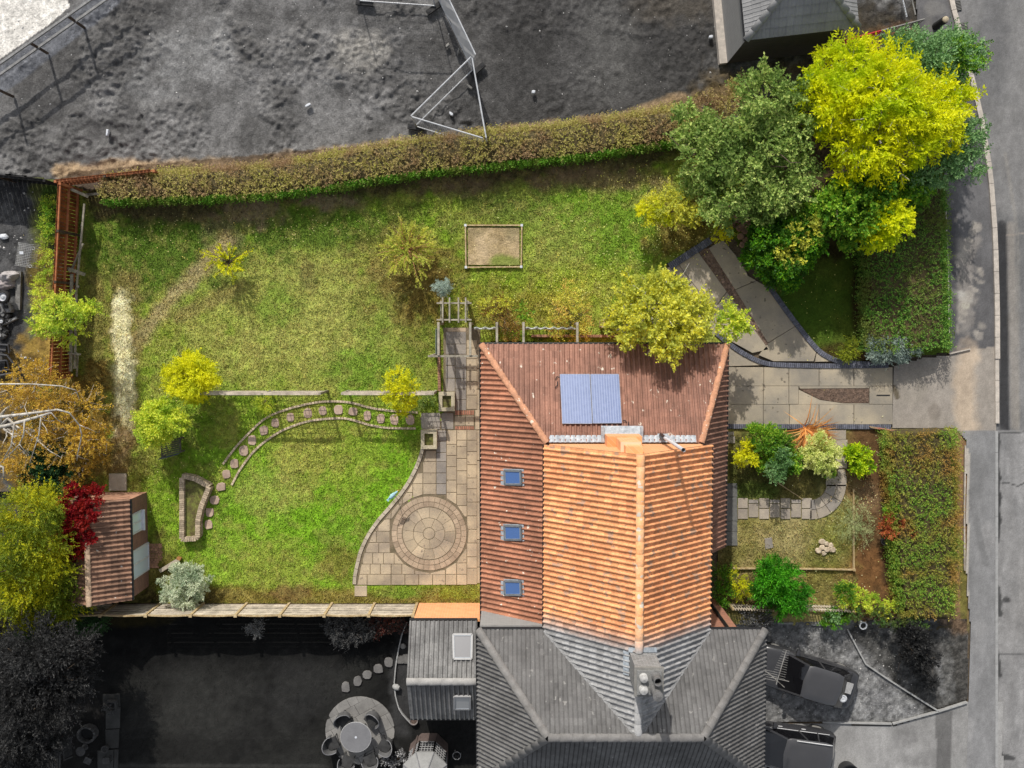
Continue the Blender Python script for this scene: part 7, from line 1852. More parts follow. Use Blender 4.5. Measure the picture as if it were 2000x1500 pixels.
p = P(1686, 1222, .3); MB().lathe((p.x, p.y, 0), [(.13, 0), (.17, .3), (.17, .32), (.125, .32), (.12, .26), (.0, .25)], 18).build('pot', WHITEP, pr, smooth=False); MB().cyl((p.x, p.y, .26), .118, .01, 14).build('soil', DECKG, pr)
pr = root('dark_pot', 'dark round plant pot on the soil beneath the rusty shrub', 'pot', P(1728, 1059))
p = P(1728, 1058, .25); MB().lathe((p.x, p.y, 0), [(.11, 0), (.155, .26), (.155, .28), (.12, .28), (.11, .22), (0, .21)], 16).build('pot', M('slate_pot', S(92, 90, 88), S(75, 74, 72), 5), pr)
kl = root('gravel_edging', 'pale kerb edging dividing the neighbour gravel from the planted bank', 'edging', P(1750, 1330))
NK = M('pale_edging_kerb', S(170, 170, 168), S(150, 150, 148), 4, famt=.12)
for ln in ([(1655, 1230), (1690, 1296)], [(1690, 1296), (1740, 1330), (1832, 1388)], [(1606, 1410), (1743, 1413)], [(1743, 1413), (1832, 1389), (1888, 1371)], [(1518, 1217), (1548, 1217)], [(1584, 1219), (1610, 1220)]):
    q = resample([P(x, y, .05) for x, y in ln], .6); q = q if (q[-1] - P(*ln[-1], .05)).length < .05 else q + [P(*ln[-1], .05)]
    for a, b in zip(q[:-1], q[1:]): MB().beam(a, b, .06, .16).build('kerb_stone', NK, kl)
st_ = root('garden_cane', 'reddish bundle of canes lying at the end of the brick edging', 'canes', P(1725, 838))
for k, (x0, y0, x1, y1) in enumerate(((1698, 833, 1755, 842), (1700, 835, 1752, 844), (1720, 837, 1748, 842))): MB().tube([P(x0, y0, .16 + k * .02), P(x1, y1, .14)], .02, 5).build('cane', M('red_cane', S(190, 120, 100), S(160, 140, 110), 3) if 'red_cane' not in bpy.data.materials else bpy.data.materials['red_cane'], st_)
MB().tube([P(1518, 942, .5), P(1545, 960, .25), P(1568, 975, .1)], [.02, .018, .014], 5).build('cane', WOODT, None, label='single bare cane leaning across the front bed to the slab path', cat='cane')
# drain gratings, bollard, barrier
for lab, (x, y, a) in (('upper black gully grating by the kerb at the top edge', (1866, 12, 12)), ('lower black gully grating by the kerb below the first', (1879, 55, 12))):
    p = P(x, y, -.035); r = root('drain_grating', lab, 'drain', p, 'gully gratings by the kerb'); R = Matrix.Rotation(math.radians(a), 3, 'Z')
    MB().box(p + Vector((0, 0, -.0)), (.46, .42, .03), M=R).build('frame', M('tarmac_black', S(40, 40, 42), S(30, 30, 32)) if 'tarmac_black' not in bpy.data.materials else bpy.data.materials['tarmac_black'], r)
    for k in range(7): MB().box(p + R @ Vector((0, -.18 + k * .06, .025)), (.42, .022, .02), M=R).build('bar', GREYM, r)
p = P(1827, 52, 0); r = root('bollard', 'short round bollard with a pale top on the upper pavement', 'bollard', p)
MB().lathe((p.x, p.y, 0), [(.16, 0), (.15, .85), (.13, .9)], 16).build('post', DECKG, r); MB().lathe((p.x, p.y, .9), [(.13, 0), (.12, .05), (.07, .08), (0, .09)], 16).build('top', M('cream_cap', S(190, 176, 150), S(170, 158, 135), 5), r)
br_ = root('barrier_fence', 'barred barrier fence in front of the dark building, red at its left end', 'barrier', P(1700, 75))
a, b = P(1614, 98, .05), P(1786, 52, .05); U = Vector((0, 0, 1))
REDP = M('red_paint', S(200, 25, 45), S(170, 15, 35), 3, rough=.5); 
L = 14
for z in (.95, .2):
    MB().tube([a + U * z, a.lerp(b, .52) + U * z], .04, 6).build('rail', REDP, br_); MB().tube([a.lerp(b, .52) + U * z, b + U * z], .04, 6).build('rail', GREYM, br_)
for k in range(29):
    t = k / 28; c = a.lerp(b, t); MB().tube([c + U * .2, c + U * .95], .022, 5).build('bar', REDP if t < .54 else GREYM, br_)
for t in (.06, .42):
    c = a.lerp(b, t) + Vector((0, -.1, .12)); MB().box(c, (.16, .3, .22)).build('foot', M('yellow_foot', S(225, 175, 30), S(205, 155, 25)) if 'yellow_foot' not in bpy.data.materials else bpy.data.materials['yellow_foot'], br_)
pf = root('plot_fence', 'low dark railing with dotted rail by the pavement at the top edge', 'fence', P(1775, 10))
MB().tube([P(1761, -10, .9), P(1771, 33, .9)], .03, 5).build('rail', WHITEP, pf); MB().tube([P(1779, -10, .9), P(1788, 29, .9)], .03, 5).build('rail', GREYM, pf)
for k in range(8): MB().tube([P(1762 + k * 1.2, -6 + k * 5, 0), P(1762 + k * 1.2, -6 + k * 5, .95)], .015, 4).build('bar', DECKG, pf)
# ------------------------------------------------------------------ scrap yard
sb = root('wire_basket', 'pale wire trolley basket standing on the scrap yard ground', 'wire basket', P(48, 505))
def grid(par, o, u, v, nu, nv, r_=.008, nm='wire_panel'):
    mb = MB()
    for i in range(nu + 1): mb.tube([o + u * (i / nu), o + u * (i / nu) + v], r_, 3, False)
    for j in range(nv + 1): mb.tube([o + v * (j / nv), o + v * (j / nv) + u], r_, 3, False)
    mb.build(nm, bpy.data.materials.get('pale_wire') or M('pale_wire', S(205, 205, 203), S(185, 185, 183), 5, bmp=0), par, kind='stuff')
o_, u_, v_ = P(36, 474, .75), P(64, 478, .75) - P(36, 474, .75), P(29, 518, .75) - P(36, 474, .75)
grid(sb, o_, u_, v_, 8, 14); dn = Vector((0, 0, -.5))
grid(sb, o_, u_, dn, 8, 6); grid(sb, o_ + v_, u_, dn, 8, 6); grid(sb, o_, v_, dn, 14, 6); grid(sb, o_ + u_, v_, dn, 14, 6)
for q in (o_, o_ + u_, o_ + v_, o_ + u_ + v_): MB().tube([q, q + Vector((0, 0, -.7))], .016, 5).build('corner_post', STEEL, sb)
for q in (o_ + u_ * 1.08 + v_ * .15, o_ + u_ * 1.06 + v_ * .95): MB().tube([q + Vector((.06 * math.cos(t), .06 * math.sin(t), 0)) for t in np.linspace(0, 6.3, 12)], .01, 4, False).build('handle_loop', STEEL, sb)
MB().box(o_ + u_ * .35 + v_ * .42 + Vector((0, 0, .03)), (.16, .12, .03)).build('tag_plate', WHITEP, sb)
def crumple(label, name, cat, c, rx, ry, h, mat, seed):
    n = 18; X, Y = np.meshgrid(np.linspace(-1, 1, n), np.linspace(-1, 1, n)); R2 = np.sqrt(X ** 2 + Y ** 2)
    f = fbm(X * 2.2 + seed, Y * 2.2, 3, seed); z = np.clip(1 - R2 ** 2, 0, 1) ** .5 * h * (.6 + .8 * f) + np.abs(f - .5) * .1
    k = 1 + (f - .5) * .5
    V = np.stack([c.x + X * rx * k, c.y + Y * ry * k, c.z + z], -1).reshape(-1, 3); j, i = np.meshgrid(range(n - 1), range(n - 1), indexing='ij'); a = (j * n + i).ravel()
    Fc = np.stack([a, a + 1, a + 1 + n, a + n], 1)
    keep = (R2.ravel()[Fc] < 1.08).all(1)
    mb = MB(); mb.v = [Vector(v) for v in V]; mb.f = [tuple(int(q) for q in x) for x in Fc[keep]]
    used = sorted({q for x in mb.f for q in x}); mp = {q: i for i, q in enumerate(used)}; mb.v = [mb.v[q] for q in used]; mb.f = [tuple(mp[q] for q in x) for x in mb.f]
    return mb.build(name, mat, None, smooth=True, label=label, cat=cat)
crumple('pale crumpled tarpaulin below the wire basket in the scrap yard', 'tarpaulin', 'tarpaulin', P(22, 540, .05), .42, .26, .45, M('pale_tarp', S(188, 182, 180), S(165, 160, 158), 3, famt=.1), 1)
crumple('pinkish grey crumpled sheet under the pale tarpaulin by the spare wheel', 'tarpaulin', 'tarpaulin', P(12, 556, .05), .5, .22, .3, M('pink_tarp', S(170, 160, 158), S(150, 142, 140), 3, famt=.1), 4)
crumple('small pale bag on the scrap yard ground above the basket', 'plastic_bag', 'bag', P(8, 462, .02), .2, .12, .12, WHITEP, 6)
def wheel(label, c, r_, w_, tilt=0):
    rt = root('spare_wheel', label, 'wheel', c)
    pr = [(r_ * .62, 0), (r_ * .9, 0), (r_, w_ * .25), (r_, w_ * .75), (r_ * .9, w_), (r_ * .62, w_)]
    MB().lathe(c, pr, 22).build('tyre', M('tyre_rubber', S(48, 48, 48), S(38, 38, 38), 6, rough=.8) if 'tyre_rubber' not in bpy.data.materials else bpy.data.materials['tyre_rubber'], rt, smooth=True)
    MB().lathe(c, [(r_ * .62, w_ * .9), (r_ * .5, w_ * .6), (r_ * .25, w_ * .75), (r_ * .18, w_ * .85), (0, w_ * .85)], 18).build('rim', STEEL, rt)
wheel('larger spare wheel lying on top of the scrap at the left edge', P(9, 580, .5), .28, .2); wheel('small spare wheel lower down in the scrap heap', P(4, 627, .3), .14, .1)
JUNKM = [M('junk_pale', S(175, 175, 174), S(150, 150, 149), 3, rnd=.2), M('junk_dark', S(70, 70, 70), S(50, 50, 50), 3, rnd=.2), M('junk_mid', S(118, 118, 118), S(98, 98, 98), 3, rnd=.2)]
jk = [('white plastic canister among the scrap right of the small wheel', (22, 600, .14, .2, .35, 20, 0)), ('grey engine block in the scrap heap', (6, 602, .25, .3, .4, 0, 2)), ('dark machine casing below the spare wheel', (14, 615, .22, .14, .3, -30, 1)), ('bent pale metal trim in the scrap heap', (20, 628, .36, .06, .2, 25, 0)), ('dark angular bracket in the lower scrap heap', (8, 642, .3, .12, .22, -40, 1)), ('mid grey box at the bottom of the scrap heap', (6, 655, .18, .14, .2, 30, 2))]
for lab, (x, y, a_, b_, h_, an_, mi) in jk:
    p = P(x, y, 0); r = root('scrap_item', lab, 'scrap', p); R = Matrix.Rotation(math.radians(an_), 3, 'Z')
    q = [R @ Vector((sx * a_ * random.uniform(.8, 1.1), sy * b_ * random.uniform(.8, 1.1), 0)) for sx, sy in ((-1, -1), (.2, -1.2), (1, -.8), (1, .9), (-.2, 1.2), (-1, .8))]
    MB().prism([(p.x + v.x, p.y + v.y) for v in q], 0, h_, .05).build('casing', JUNKM[mi], r); MB().cyl(p + Vector((0, 0, h_)), min(a_, b_) * .5, .07, 10).build('cap', JUNKM[(mi + 1) % 3], r)
    MB().tube([p + R @ Vector((-a_, 0, h_)), p + R @ Vector((0, b_, h_ + .12)), p + R @ Vector((a_ * 1.2, 0, h_ * .4))], .02, 5).build('hose', JUNKM[1], r)
MB().beam(P(38, 530, .1), P(36, 605, .1), .2, .16).build('old_plank', M('split_grey_wood', S(135, 133, 130), S(105, 103, 100), 4), None, label='long split grey timber baulk lying beside the scrap heap', cat='timber')
mf = root('machine_frame', 'black tubular machine frame at the left edge below the scrap heap', 'machine', P(8, 705))
for pts in ([(-10, 672), (16, 674), (18, 690)], [(-10, 690), (14, 694), (28, 712), (28, 728), (-10, 735)], [(-4, 705), (14, 704), (18, 722), (-6, 726), (-4, 705)], [(-10, 682), (12, 684)]): MB().tube([P(x, y, .5) for x, y in pts], .05, 6).build('tube_frame', M('gloss_black', S(70, 70, 72), S(50, 50, 52), 3, rough=.35, spec=.6, bmp=0) if 'gloss_black' not in bpy.data.materials else bpy.data.materials['gloss_black'], mf)
MB().box(P(4, 680, .3), (.5, .3, .3)).build('seat', BLACKP, mf); MB().box(P(2, 716, .2), (.5, .4, .3)).build('tray', BLACKP, mf)
# ------------------------------------------------------------------ cars
CARP = M('black_car_paint', S(60, 60, 62), S(54, 54, 56), 2, rough=.25, spec=.6, famt=.04, bmp=0)
CARR = M('charcoal_car_paint', S(70, 70, 72), S(66, 66, 68), 2, rough=.3, spec=.6, famt=.04, bmp=0)
CGL = MGLASS('car_glass', (.006, .006, .007), .05)
CHROME = M('bright_trim', S(215, 215, 215), S(200, 200, 200), 4, rough=.25, spec=.6, famt=.03, bmp=0)
LAMPW = MGLASS('lamp_glass', (.5, .5, .5), .1); LAMPR = MGLASS('tail_glass', (.03, .03, .03), .1)
def car(label, rear_px, ang, L=4.4, W=1.78, Hh=1.45, suv=False, rails=False, group='cars parked on the neighbour front'):
    """local x forward from the rear bumper; sections lofted along the body"""
    o = P(*rear_px, .6); o.z = 0
    r = root('parked_car', label, 'car', o, group)
    Rz = Matrix.Rotation(ang, 4, 'Z'); T = lambda p: o + (Rz @ Vector(p))
    hw = W / 2
    sh = 1.0 if suv else .92
    hood = .98 if suv else .86
    st_ = [(0.0, .72, .42, .72), (.06, .86, .3, sh - .12), (.22, .95, .26, sh - .02), (.8, 1.0, .22, sh), (1.8, 1.0, .2, sh), (L - 1.7, 1.0, .2, sh - .01), (L - 1.1, .99, .22, hood), (L - .5, .95, .24, hood - .08), (L - .14, .84, .28, hood - .22), (L, .66, .36, hood - .38)]
    n = 12; V = []
    for x, w_, z0, z1 in st_:
        h = hw * w_
        for (y, z) in ((-.7, z0), (-.98, z0 + .08), (-1.0, (z0 + z1) / 2), (-.985, z1 - .1), (-.9, z1), (-.45, z1 + .03), (0, z1 + .04), (.45, z1 + .03), (.9, z1), (.985, z1 - .1), (1.0, (z0 + z1) / 2), (.98, z0 + .08), (.7, z0)): V.append(T((x, y * h, z)))
    m = 13; Fc = []
    for i in range(len(st_) - 1):
        for j in range(m): Fc.append((i * m + j, i * m + (j + 1) % m, (i + 1) * m + (j + 1) % m, (i + 1) * m + j))
    Fc += [tuple(range(m))[::-1], tuple((len(st_) - 1) * m + j for j in range(m))]
    mb = MB(); mb.v = V; mb.f = [tuple(reversed(f)) for f in Fc]
    body = mb.build('body', CARP, r, smooth=True)
    md = body.modifiers.new('smooth', 'SUBSURF'); md.levels = 1; md.render_levels = 2
    # cabin: base ring and roof ring
    x0, x1, x2, x3 = (.16, .42, L - 2.15, L - 1.35) if suv else (.4, .92, L - 2.1, L - 1.25)
    bw, rw = hw * .93, hw * .79
    zr = Hh
    base = [(x0, -bw * .86), (x0 - .08, 0), (x0, bw * .86), (x0 + .5, bw), (x3 - .6, bw), (x3, bw * .84), (x3 + .14, 0), (x3, -bw * .84), (x3 - .6, -bw), (x0 + .5, -bw)]
    roof = [(x1, -rw * .9), (x1 - .07, 0), (x1, rw * .9), (x1 + .3, rw), (x2 - .2, rw), (x2, rw * .92), (x2 + .08, 0), (x2, -rw * .92), (x2 - .2, -rw), (x1 + .3, -rw)]
    k = 10; V = [T((x, y, sh - .03)) for x, y in base] + [T((x, y, zr - .05)) for x, y in roof]
    MB().add(V, [(i, (i + 1) % k, k + (i + 1) % k, k + i) for i in range(k)]).build('glazing', CGL, r)
    rr = [T((x, y, zr - .05)) for x, y in roof] + [T((x + (.05 if x < L / 2 - .4 else -.05), y * .93, zr - .005)) for x, y in roof] + [T(((x - 1.6) * .75 + 1.6, y * .6, zr + .025)) for x, y in roof]
    mb = MB().add(rr, [(i, (i + 1) % k, k + (i + 1) % k, k + i) for i in range(k)] + [(k + i, k + (i + 1) % k, 2 * k + (i + 1) % k, 2 * k + i) for i in range(k)] + [tuple(range(2 * k, 3 * k))])
    mb.build('roof', CARR, r, smooth=True)
    for s in (-1, 1):
        for (xb, xt) in ((x0 + .02, x1 + .02), (x0 + .75, x1 + .6), ((x0 + x3) / 2 + .1, (x1 + x2) / 2 + .12), (x3 - .08, x2)):
            yb = bw * (.9 if xb < x0 + .1 or xb > x3 - .2 else 1.0); yt = rw * (.93 if xt < x1 + .1 or xt > x2 - .1 else 1.0)
            MB().beam(T((xb, s * yb * 1.005, sh - .02)), T((xt, s * yt * 1.005, zr - .05)), .075, .03).build('pillar', CARP, r)
        MB().tube([T((x0 + .25, s * bw * 1.0, sh + .0)), T((x3 - .5, s * bw * 1.01, sh + .0))], .014, 5).build('waist_trim', CHROME if rails else BLACKP, r)
        for xx in (.75, L - .82):
            c = T((xx, s * (hw - .17), .33)); ax = Rz @ Vector((0, s, 0))
            MB().tube([c - ax * .1, c + ax * .1], .33, 20).build('tyre', bpy.data.materials['tyre_rubber'], r)
            MB().tube([c + ax * .1, c + ax * .115], .2, 14).build('rim', GREYM, r)
        MB().box(T((.13, s * hw * .72, sh - .16)), (.1, .22, .1), M=Rz.to_3x3()).build('tail_light', LAMPR, r)
        MB().box(T((L - .2, s * hw * .68, hood - .3)), (.2, .34, .1), M=Rz.to_3x3()).build('headlight', LAMPW, r)
        MB().box(T((x3 - .35, s * (hw + .09), sh + .05)), (.12, .2, .13), M=Rz.to_3x3()).build('wing_mirror', CARP, r)
        for xx in (1.5, 2.5): MB().box(T((xx, s * (hw * .995), sh - .12)), (.18, .03, .025), M=Rz.to_3x3()).build('door_handle', CHROME if rails else CARP, r)
        if rails: MB().tube([T((x1 + .05, s * rw * .9, zr)), T((x1 + .15, s * rw * .93, zr + .06)), T((x2 - .5, s * rw * .95, zr + .06)), T((x2 - .38, s * rw * .92, zr))], .022, 6).build('roof_rail', CHROME, r)
    MB().box(T((.012, 0, .62)), (.03, .5, .11), M=Rz.to_3x3()).build('number_plate', M('plain_plate', S(190, 180, 120), S(185, 175, 115), 3, bmp=0) if 'plain_plate' not in bpy.data.materials else bpy.data.materials['plain_plate'], r)
    return r, T
c1_, T1 = car('black estate car nose in to the grey house, parked askew on gravel', (1668, 1349), math.radians(163), 4.55, 1.8, 1.42)
# things seen through its rear window
q = T1((.52, -.18, 1.12))
MB().box(q, (.34, .46, .06), rz=math.radians(163)).build('parcel_box', M('pale_card', S(165, 165, 164), S(150, 150, 149), 3), None, label='pale flat box on the shelf behind the rear window of the black car', cat='box')
q = T1((.6, .3, 1.14)); rs_ = root('speaker', 'round silver speaker behind the rear window of the black car', 'speaker', q)
MB().lathe(q, [(.15, 0), (.16, .05), (.12, .06), (.06, .03), (.0, .05)], 18).build('cone', STEEL, rs_)
car('black car with bright roof rails parked at the bottom edge', (1627, 1467), math.radians(172.5), 4.5, 1.8, 1.62, True, True)
car('black car on the road just touching the right edge of the picture', (2066, 1275), math.radians(90), 4.3, 1.76, 1.45, group=None)
p = P(1660, 1512, .5); r = root('dark_tub', 'dark round tub just showing at the bottom edge beside the parked car', 'tub', p - Vector((0, 0, .5)))
MB().lathe((p.x, p.y, 0), [(.36, 0), (.42, .5), (.42, .54), (.37, .54), (.35, .4), (0, .38)], 24).build('tub', BLACKP, r); MB().cyl((p.x, p.y, .39), .34, .02, 20).build('soil', DECKG, r)
# ------------------------------------------------------------------ neighbour's table and chairs
TBL = M('grey_table_top', S(128, 128, 130), S(118, 118, 120), 3, rough=.5, famt=.08, bmp=.05)
RAT = M('dark_rattan', S(72, 72, 72), S(52, 52, 52), 3, fine=60, famt=.4, rnd=.1); RATP = M('grey_rattan_back', S(104, 104, 104), S(90, 90, 90), 3, fine=60, famt=.3)
tc_ = P(695, 1440, .74)
tb = root('round_table', 'round grey garden table on the circular slab patio', 'table', (tc_.x, tc_.y, 0))
MB().lathe((tc_.x, tc_.y, .70), [(0, 0), (.62, 0), (.65, .01), (.65, .04), (0, .042)], 40).build('table_top', TBL, tb)
MB().tube([tc_ + Vector((.655 * math.cos(t), .655 * math.sin(t), -.015)) for t in np.linspace(0, 2 * math.pi, 41)], .018, 6, False).build('rim', FRL, tb, smooth=True)
MB().lathe((tc_.x, tc_.y, .742), [(.05, 0), (.05, .012), (.025, .014), (.02, .002), (0, .002)], 14).build('parasol_hole', WHITEP, tb)
for k in range(4):
    a = .78 + k * 1.571; MB().beam((tc_.x + .42 * math.cos(a), tc_.y + .42 * math.sin(a), .05), (tc_.x + .3 * math.cos(a), tc_.y + .3 * math.sin(a), .7), .05, .05).build('leg', RAT, tb)
def tub_chair(label, c, face):
    r = root('tub_chair', label, 'chair', c, 'tub chairs around the round table')
    R = Matrix.Rotation(face, 3, 'Z'); T = lambda x, y, z: c + R @ Vector((x, y, z))
    MB().add([T(-.24, -.24, .42), T(.26, -.26, .43), T(.26, .26, .43), T(-.24, .24, .42), T(-.24, -.24, .34), T(.26, -.26, .34), T(.26, .26, .34), T(-.24, .24, .34)], [(0, 1, 2, 3), (7, 6, 5, 4), (0, 4, 5, 1), (1, 5, 6, 2), (2, 6, 7, 3), (3, 7, 4, 0)]).build('seat', RAT, r)
    n = 13; mb = MB(); mo = MB(); top = []
    aa = np.linspace(math.radians(75), math.radians(285), n)
    V = []
    for a in aa:
        back = max(0, -math.cos(a)); z = .62 + .26 * back ** 1.5
        rad = .31
        V += [T(rad * math.cos(a), rad * math.sin(a) * 1.05, .2), T((rad + .05) * math.cos(a), (rad + .05) * math.sin(a) * 1.05, z), T((rad - .03) * math.cos(a), (rad - .03) * math.sin(a) * 1.05, .2), T((rad + .02) * math.cos(a), (rad + .02) * math.sin(a) * 1.05, z)]
        top.append(T((rad + .035) * math.cos(a), (rad + .035) * math.sin(a) * 1.05, z))
    mb.add(V, [(4 * i, 4 * i + 4, 4 * i + 5, 4 * i + 1) for i in range(n - 1)] + [(4 * i + 6, 4 * i + 2, 4 * i + 3, 4 * i + 7) for i in range(n - 1)])
    mb.build('backrest', RATP, r, smooth=True)
    MB().tube(top, .02, 6).build('back_rim', FRL if False else TBL, r, smooth=True)
    for sx, sy in ((.22, .22), (.22, -.22), (-.2, .2), (-.2, -.2)): MB().beam(T(sx, sy, 0), T(sx, sy, .36), .035, .035).build('leg', RAT, r)
for lab, (x, y) in (('tub chair at the upper left of the table, nearest the stepping stones', (671, 1406)), ('tub chair at the upper right of the table, facing the extension side', (727, 1405)), ('tub chair on the left of the table, towards the dark lawn', (649, 1452)), ('tub chair on the right of the table, towards the octagonal summerhouse', (752, 1456)), ('tub chair at the lower left of the table by the bottom edge', (678, 1488)), ('tub chair at the lower right of the table by the bottom edge', (724, 1484))):
    c = P(x, y, .4); c.z = .03; v = Vector((tc_.x - c.x, tc_.y - c.y)); tub_chair(lab, c, math.atan2(v.y, v.x) + random.uniform(-.15, .15))
# octagonal summerhouse
oc = P(830, 1512, 2.1); oc.z = 0
su = root('summerhouse', 'small octagonal summerhouse with pale roof and lattice windows at the bottom edge', 'summerhouse', oc)
Ro, Rw = .98, .86; zE_, zA = 2.05, 2.75
SRF = M('pale_felt_roof', S(152, 152, 150), S(138, 138, 136), 3, famt=.1); SWD = M('summerhouse_wood', S(112, 98, 92), S(92, 80, 76), 3)
ap = oc + Vector((0, 0, zA))
for k in range(8):
    a0, a1 = math.radians(22.5 + 45 * k), math.radians(67.5 + 45 * k)
    p0, p1 = oc + Vector((Ro * math.cos(a0), Ro * math.sin(a0), zE_)), oc + Vector((Ro * math.cos(a1), Ro * math.sin(a1), zE_))
    MB().add([p0, p1, ap, p0 - Vector((0, 0, .06)), p1 - Vector((0, 0, .06))], [(0, 1, 2), (0, 3, 4, 1)]).build('roof_panel', SRF, su)
    MB().tube([p0 + Vector((0, 0, .01)), ap], .022, 5).build('roof_rib', TBL, su)
    q0, q1 = oc + Vector((Rw * math.cos(a0), Rw * math.sin(a0), 0)), oc + Vector((Rw * math.cos(a1), Rw * math.sin(a1), 0))
    U = Vector((0, 0, 1))
    wn = MB().beam(q0.lerp(q1, .5) + U * .4 - (q1 - q0) * .5, q0.lerp(q1, .5) + U * .4 + (q1 - q0) * .5, .04, .8).build('wall_panel', SWD, su)
    MB().add([q0 + U * .85, q1 + U * .85, q1 + U * 1.95, q0 + U * 1.95], [(0, 1, 2, 3)]).build('pane', CGL, su)
    fr_ = MB()
    for t in (0, 1): fr_.beam(q0.lerp(q1, t) + U * .8, q0.lerp(q1, t) + U * 2.02, .06, .06)
    fr_.build('corner_post', SWD, su)
    nn = ((q0 + q1) / 2 - oc); nn.z = 0; nn.normalize()
    for t in np.linspace(.02, .98, 6): MB().beam(q0.lerp(q1, t) + U * .85 + nn * .012, q0.lerp(q1, t) + U * 1.95 + nn * .012, .022, .022).build('glazing_bar', FRL, su)
    for z in np.linspace(.85, 1.95, 6): MB().beam(q0 + U * z + nn * .014, q1 + U * z + nn * .014, .022, .022).build('glazing_bar', FRL, su)
a, b = P(815, 1436, 0), P(789, 1490, 0)
MB().add([a, b, b + Vector((0, 0, 1.5)), a + Vector((0, 0, 1.7)), a + Vector((.03, 0, 0)), b + Vector((.03, 0, 0)), b + Vector((.03, 0, 1.5)), a + Vector((.03, 0, 1.7))], [(0, 1, 2, 3), (7, 6, 5, 4), (3, 2, 6, 7), (0, 3, 7, 4), (1, 5, 6, 2)]).build('side_screen', SWD, su)
# hoop, pots, border edging next door
h = P(892, 1476, .3); hp = root('hose_reel', 'thin pale hoop with a coiled hose on the ground below the extension', 'hose', (h.x, h.y, 0))
MB().tube([h + Vector((.17 * math.cos(t), .17 * math.sin(t), 0)) for t in np.linspace(0, 6.284, 25)], .014, 5, False).build('hoop', FRL, hp)
MB().tube([h + Vector((.09 * math.cos(t), .09 * math.sin(t), -.2 + t * .01)) for t in np.linspace(0, 12, 30)], .02, 5).build('hose', DECKG, hp)
for k in range(3): MB().beam((h.x + .17 * math.cos(k * 2.1), h.y + .17 * math.sin(k * 2.1), 0), (h.x + .17 * math.cos(k * 2.1), h.y + .17 * math.sin(k * 2.1), .3), .02, .02).build('leg', FRL, hp)
p = P(774, 1341, .1); vs = root('broken_urn', 'pale broken urn lying at the border edge beside the extension', 'urn', p)
mb = MB(); prof = [(.06, -.16), (.1, -.12), (.14, 0), (.12, .1), (.09, .13), (.1, .16), (.085, .16), (.08, .1), (0.01, .0)]
n_ = 14; R = Matrix.Rotation(1.25, 3, Vector((.3, 1, 0)).normalized())
vv_ = [p + Vector((0, 0, .06)) + R @ Vector((q[0] * math.cos(6.283 * k / n_), q[0] * math.sin(6.283 * k / n_), q[1])) for q in prof for k in range(n_)]
mb.add(vv_, [(i * n_ + k, i * n_ + (k + 1) % n_, (i + 1) * n_ + (k + 1) % n_, (i + 1) * n_ + k) for i in range(len(prof) - 1) for k in range(n_)]); mb.build('urn', NK, vs, smooth=True)
p = P(808, 1408, .2); pt = root('flower_pot', 'round pale rimmed flower pot below the corner of the extension', 'pot', (p.x, p.y, 0))
MB().lathe((p.x, p.y, 0), [(.12, 0), (.17, .22), (.18, .24), (.15, .24), (.14, .18), (0, .17)], 16).build('pot', M('pale_terracotta', S(150, 142, 138), S(125, 118, 114), 5), pt); MB().cyl((p.x, p.y, .18), .135, .015, 14).build('soil', M('plant_debris', S(110, 90, 82), S(80, 70, 62), 12, famt=.5), pt)
be = root('border_edging', 'curved pale edging of the planted border beside the extension', 'edging', P(780, 1370))
q = resample([P(x, y, .06) for x, y in [(795, 1215), (786, 1235), (779, 1265), (773, 1300), (770, 1335), (773, 1362), (781, 1388), (793, 1402), (812, 1422)]], .3)
for a, b in zip(q[:-1], q[1:]): MB().beam(a, b, .05, .14).build('edging_stone', NK, be)
rock(P(787, 1261, .02), .14, ROCK if False else GREYM, None, 'border_stone').__setitem__('label', 'pale rounded stone in the border beside the extension wall'); [o for o in COL.objects if o.name == 'border_stone'][0]['category'] = 'stone'
# bottom-left clutter
DMP = M('dim_wood', S(66, 65, 64), S(50, 50, 49), 4); DMT = M('dim_stone', S(84, 83, 82), S(66, 65, 64), 5)
p = P(216, 1380, .3); tbx = root('square_tub', 'square dark framed planter tub on the paved strip', 'planter', (p.x, p.y, 0))
for dx, dy, sx, sy in ((0, .19, .42, .04), (0, -.19, .42, .04), (.19, 0, .04, .34), (-.19, 0, .04, .34)): MB().box((p.x + dx, p.y + dy, .16), (sx, sy, .32)).build('side', DMT, tbx)
MB().box((p.x, p.y, .12), (.33, .33, .22)).build('soil', DECKG, tbx)
plant('dark_border_plant', 'dark leafy plant in the square tub on the paved strip', 'plant', (216, 1380), [(216, 1380, .45, 12, .2)], NGREY, 420, .16, 5, .07, .04, .02, stems=3)
p = P(168, 1436, .35); fpz = root('fire_pit', 'round stone edged barrel planter in the bottom left yard', 'planter', (p.x, p.y, 0))
for k in range(14):
    a0, a1 = 6.283 * k / 14, 6.283 * (k + .93) / 14
    f = lambda rr, a: (p.x + rr * math.cos(a), p.y + rr * .92 * math.sin(a))
    MB().prism([f(.32, a0), f(.41, a0), f(.41, a1), f(.32, a1)], 0, .38 + random.uniform(-.015, .015), .015).build('stone', DMT, fpz)
MB().cyl((p.x, p.y, 0), .33, .12, 20).build('pit_floor', DECKG, fpz)
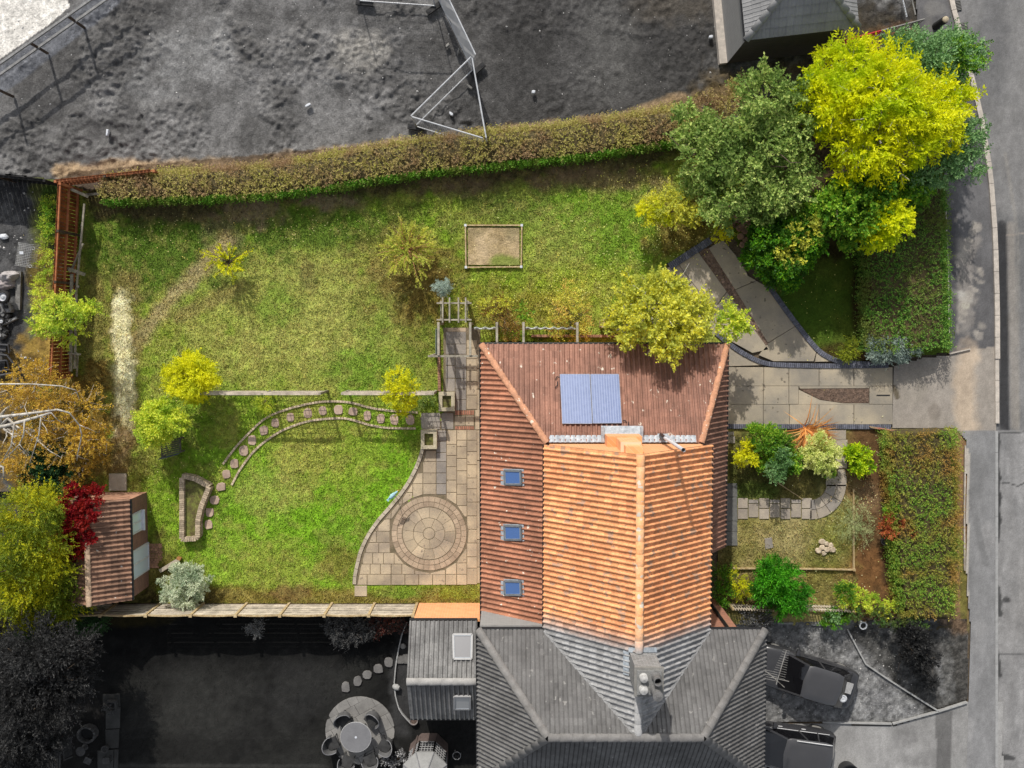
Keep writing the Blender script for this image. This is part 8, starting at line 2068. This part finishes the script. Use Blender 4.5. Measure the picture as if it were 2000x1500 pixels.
p = P(204, 1464, .3); pot2 = root('small_pot', 'small round dark pot with pale rim beside the paved strip', 'pot', (p.x, p.y, 0))
MB().lathe((p.x, p.y, 0), [(.1, 0), (.15, .28), (.16, .3), (.13, .3), (.12, .22), (0, .2)], 16).build('pot', DMT, pot2)
p = P(158, 1467, .4); br2 = root('bird_bath', 'shallow pale bowl on a stem in the bottom left corner yard', 'bird bath', (p.x, p.y, 0))
MB().lathe((p.x, p.y, 0), [(.14, 0), (.06, .06), (.05, .34), (.2, .42), (.21, .45), (.17, .43), (0, .39)], 18).build('bowl', DMT, br2, smooth=True)
bs = root('slatted_seat', 'grey slatted garden seat in the bottom left corner beside the conifer', 'bench', P(128, 1475))
for k in range(9): MB().beam(P(122 + k * 1.9, 1452 - k * 1.2, .75 - k * .03), P(125 + k * 1.9, 1482 - k * 1.0, .75 - k * .03), .04, .02).build('slat', DMP, bs)
MB().beam(P(119, 1450, .7), P(142, 1440, .55), .05, .05).build('rail', DMP, bs); MB().beam(P(124, 1485, .7), P(142, 1478, .5), .05, .05).build('rail', DMP, bs)
for k in range(7): MB().beam(P(90 + k * 4.6, 1470, .45), P(88 + k * 4.6, 1520, .45), .07, .03).build('seat_slat', DMP, bs)
for x, y in ((94, 1475), (120, 1475), (94, 1515), (120, 1515)): MB().beam(P(x, y, 0), P(x, y, .45), .06, .06).build('leg', DMP, bs)
for lab, (x, y, sx, sy, an_) in (('flat grey tile leaning on the ground by the stone edged planter', (171, 1486, .3, .28, -25)), ('grey stool by the paved strip at the bottom edge', (207, 1486, .3, .26, 5))):
    p = P(x, y, .3); r = root('low_stool', lab, 'stool', (p.x, p.y, 0)); R = Matrix.Rotation(math.radians(an_), 3, 'Z')
    MB().box((p.x, p.y, .3), (sx, sy, .04), M=R).build('seat', DMT, r)
    for dx in (-1, 1):
        for dy in (-1, 1): q = R @ Vector((dx * sx * .4, dy * sy * .4, 0)); MB().box((p.x + q.x, p.y + q.y, .14), (.035, .035, .28)).build('leg', DMP, r)
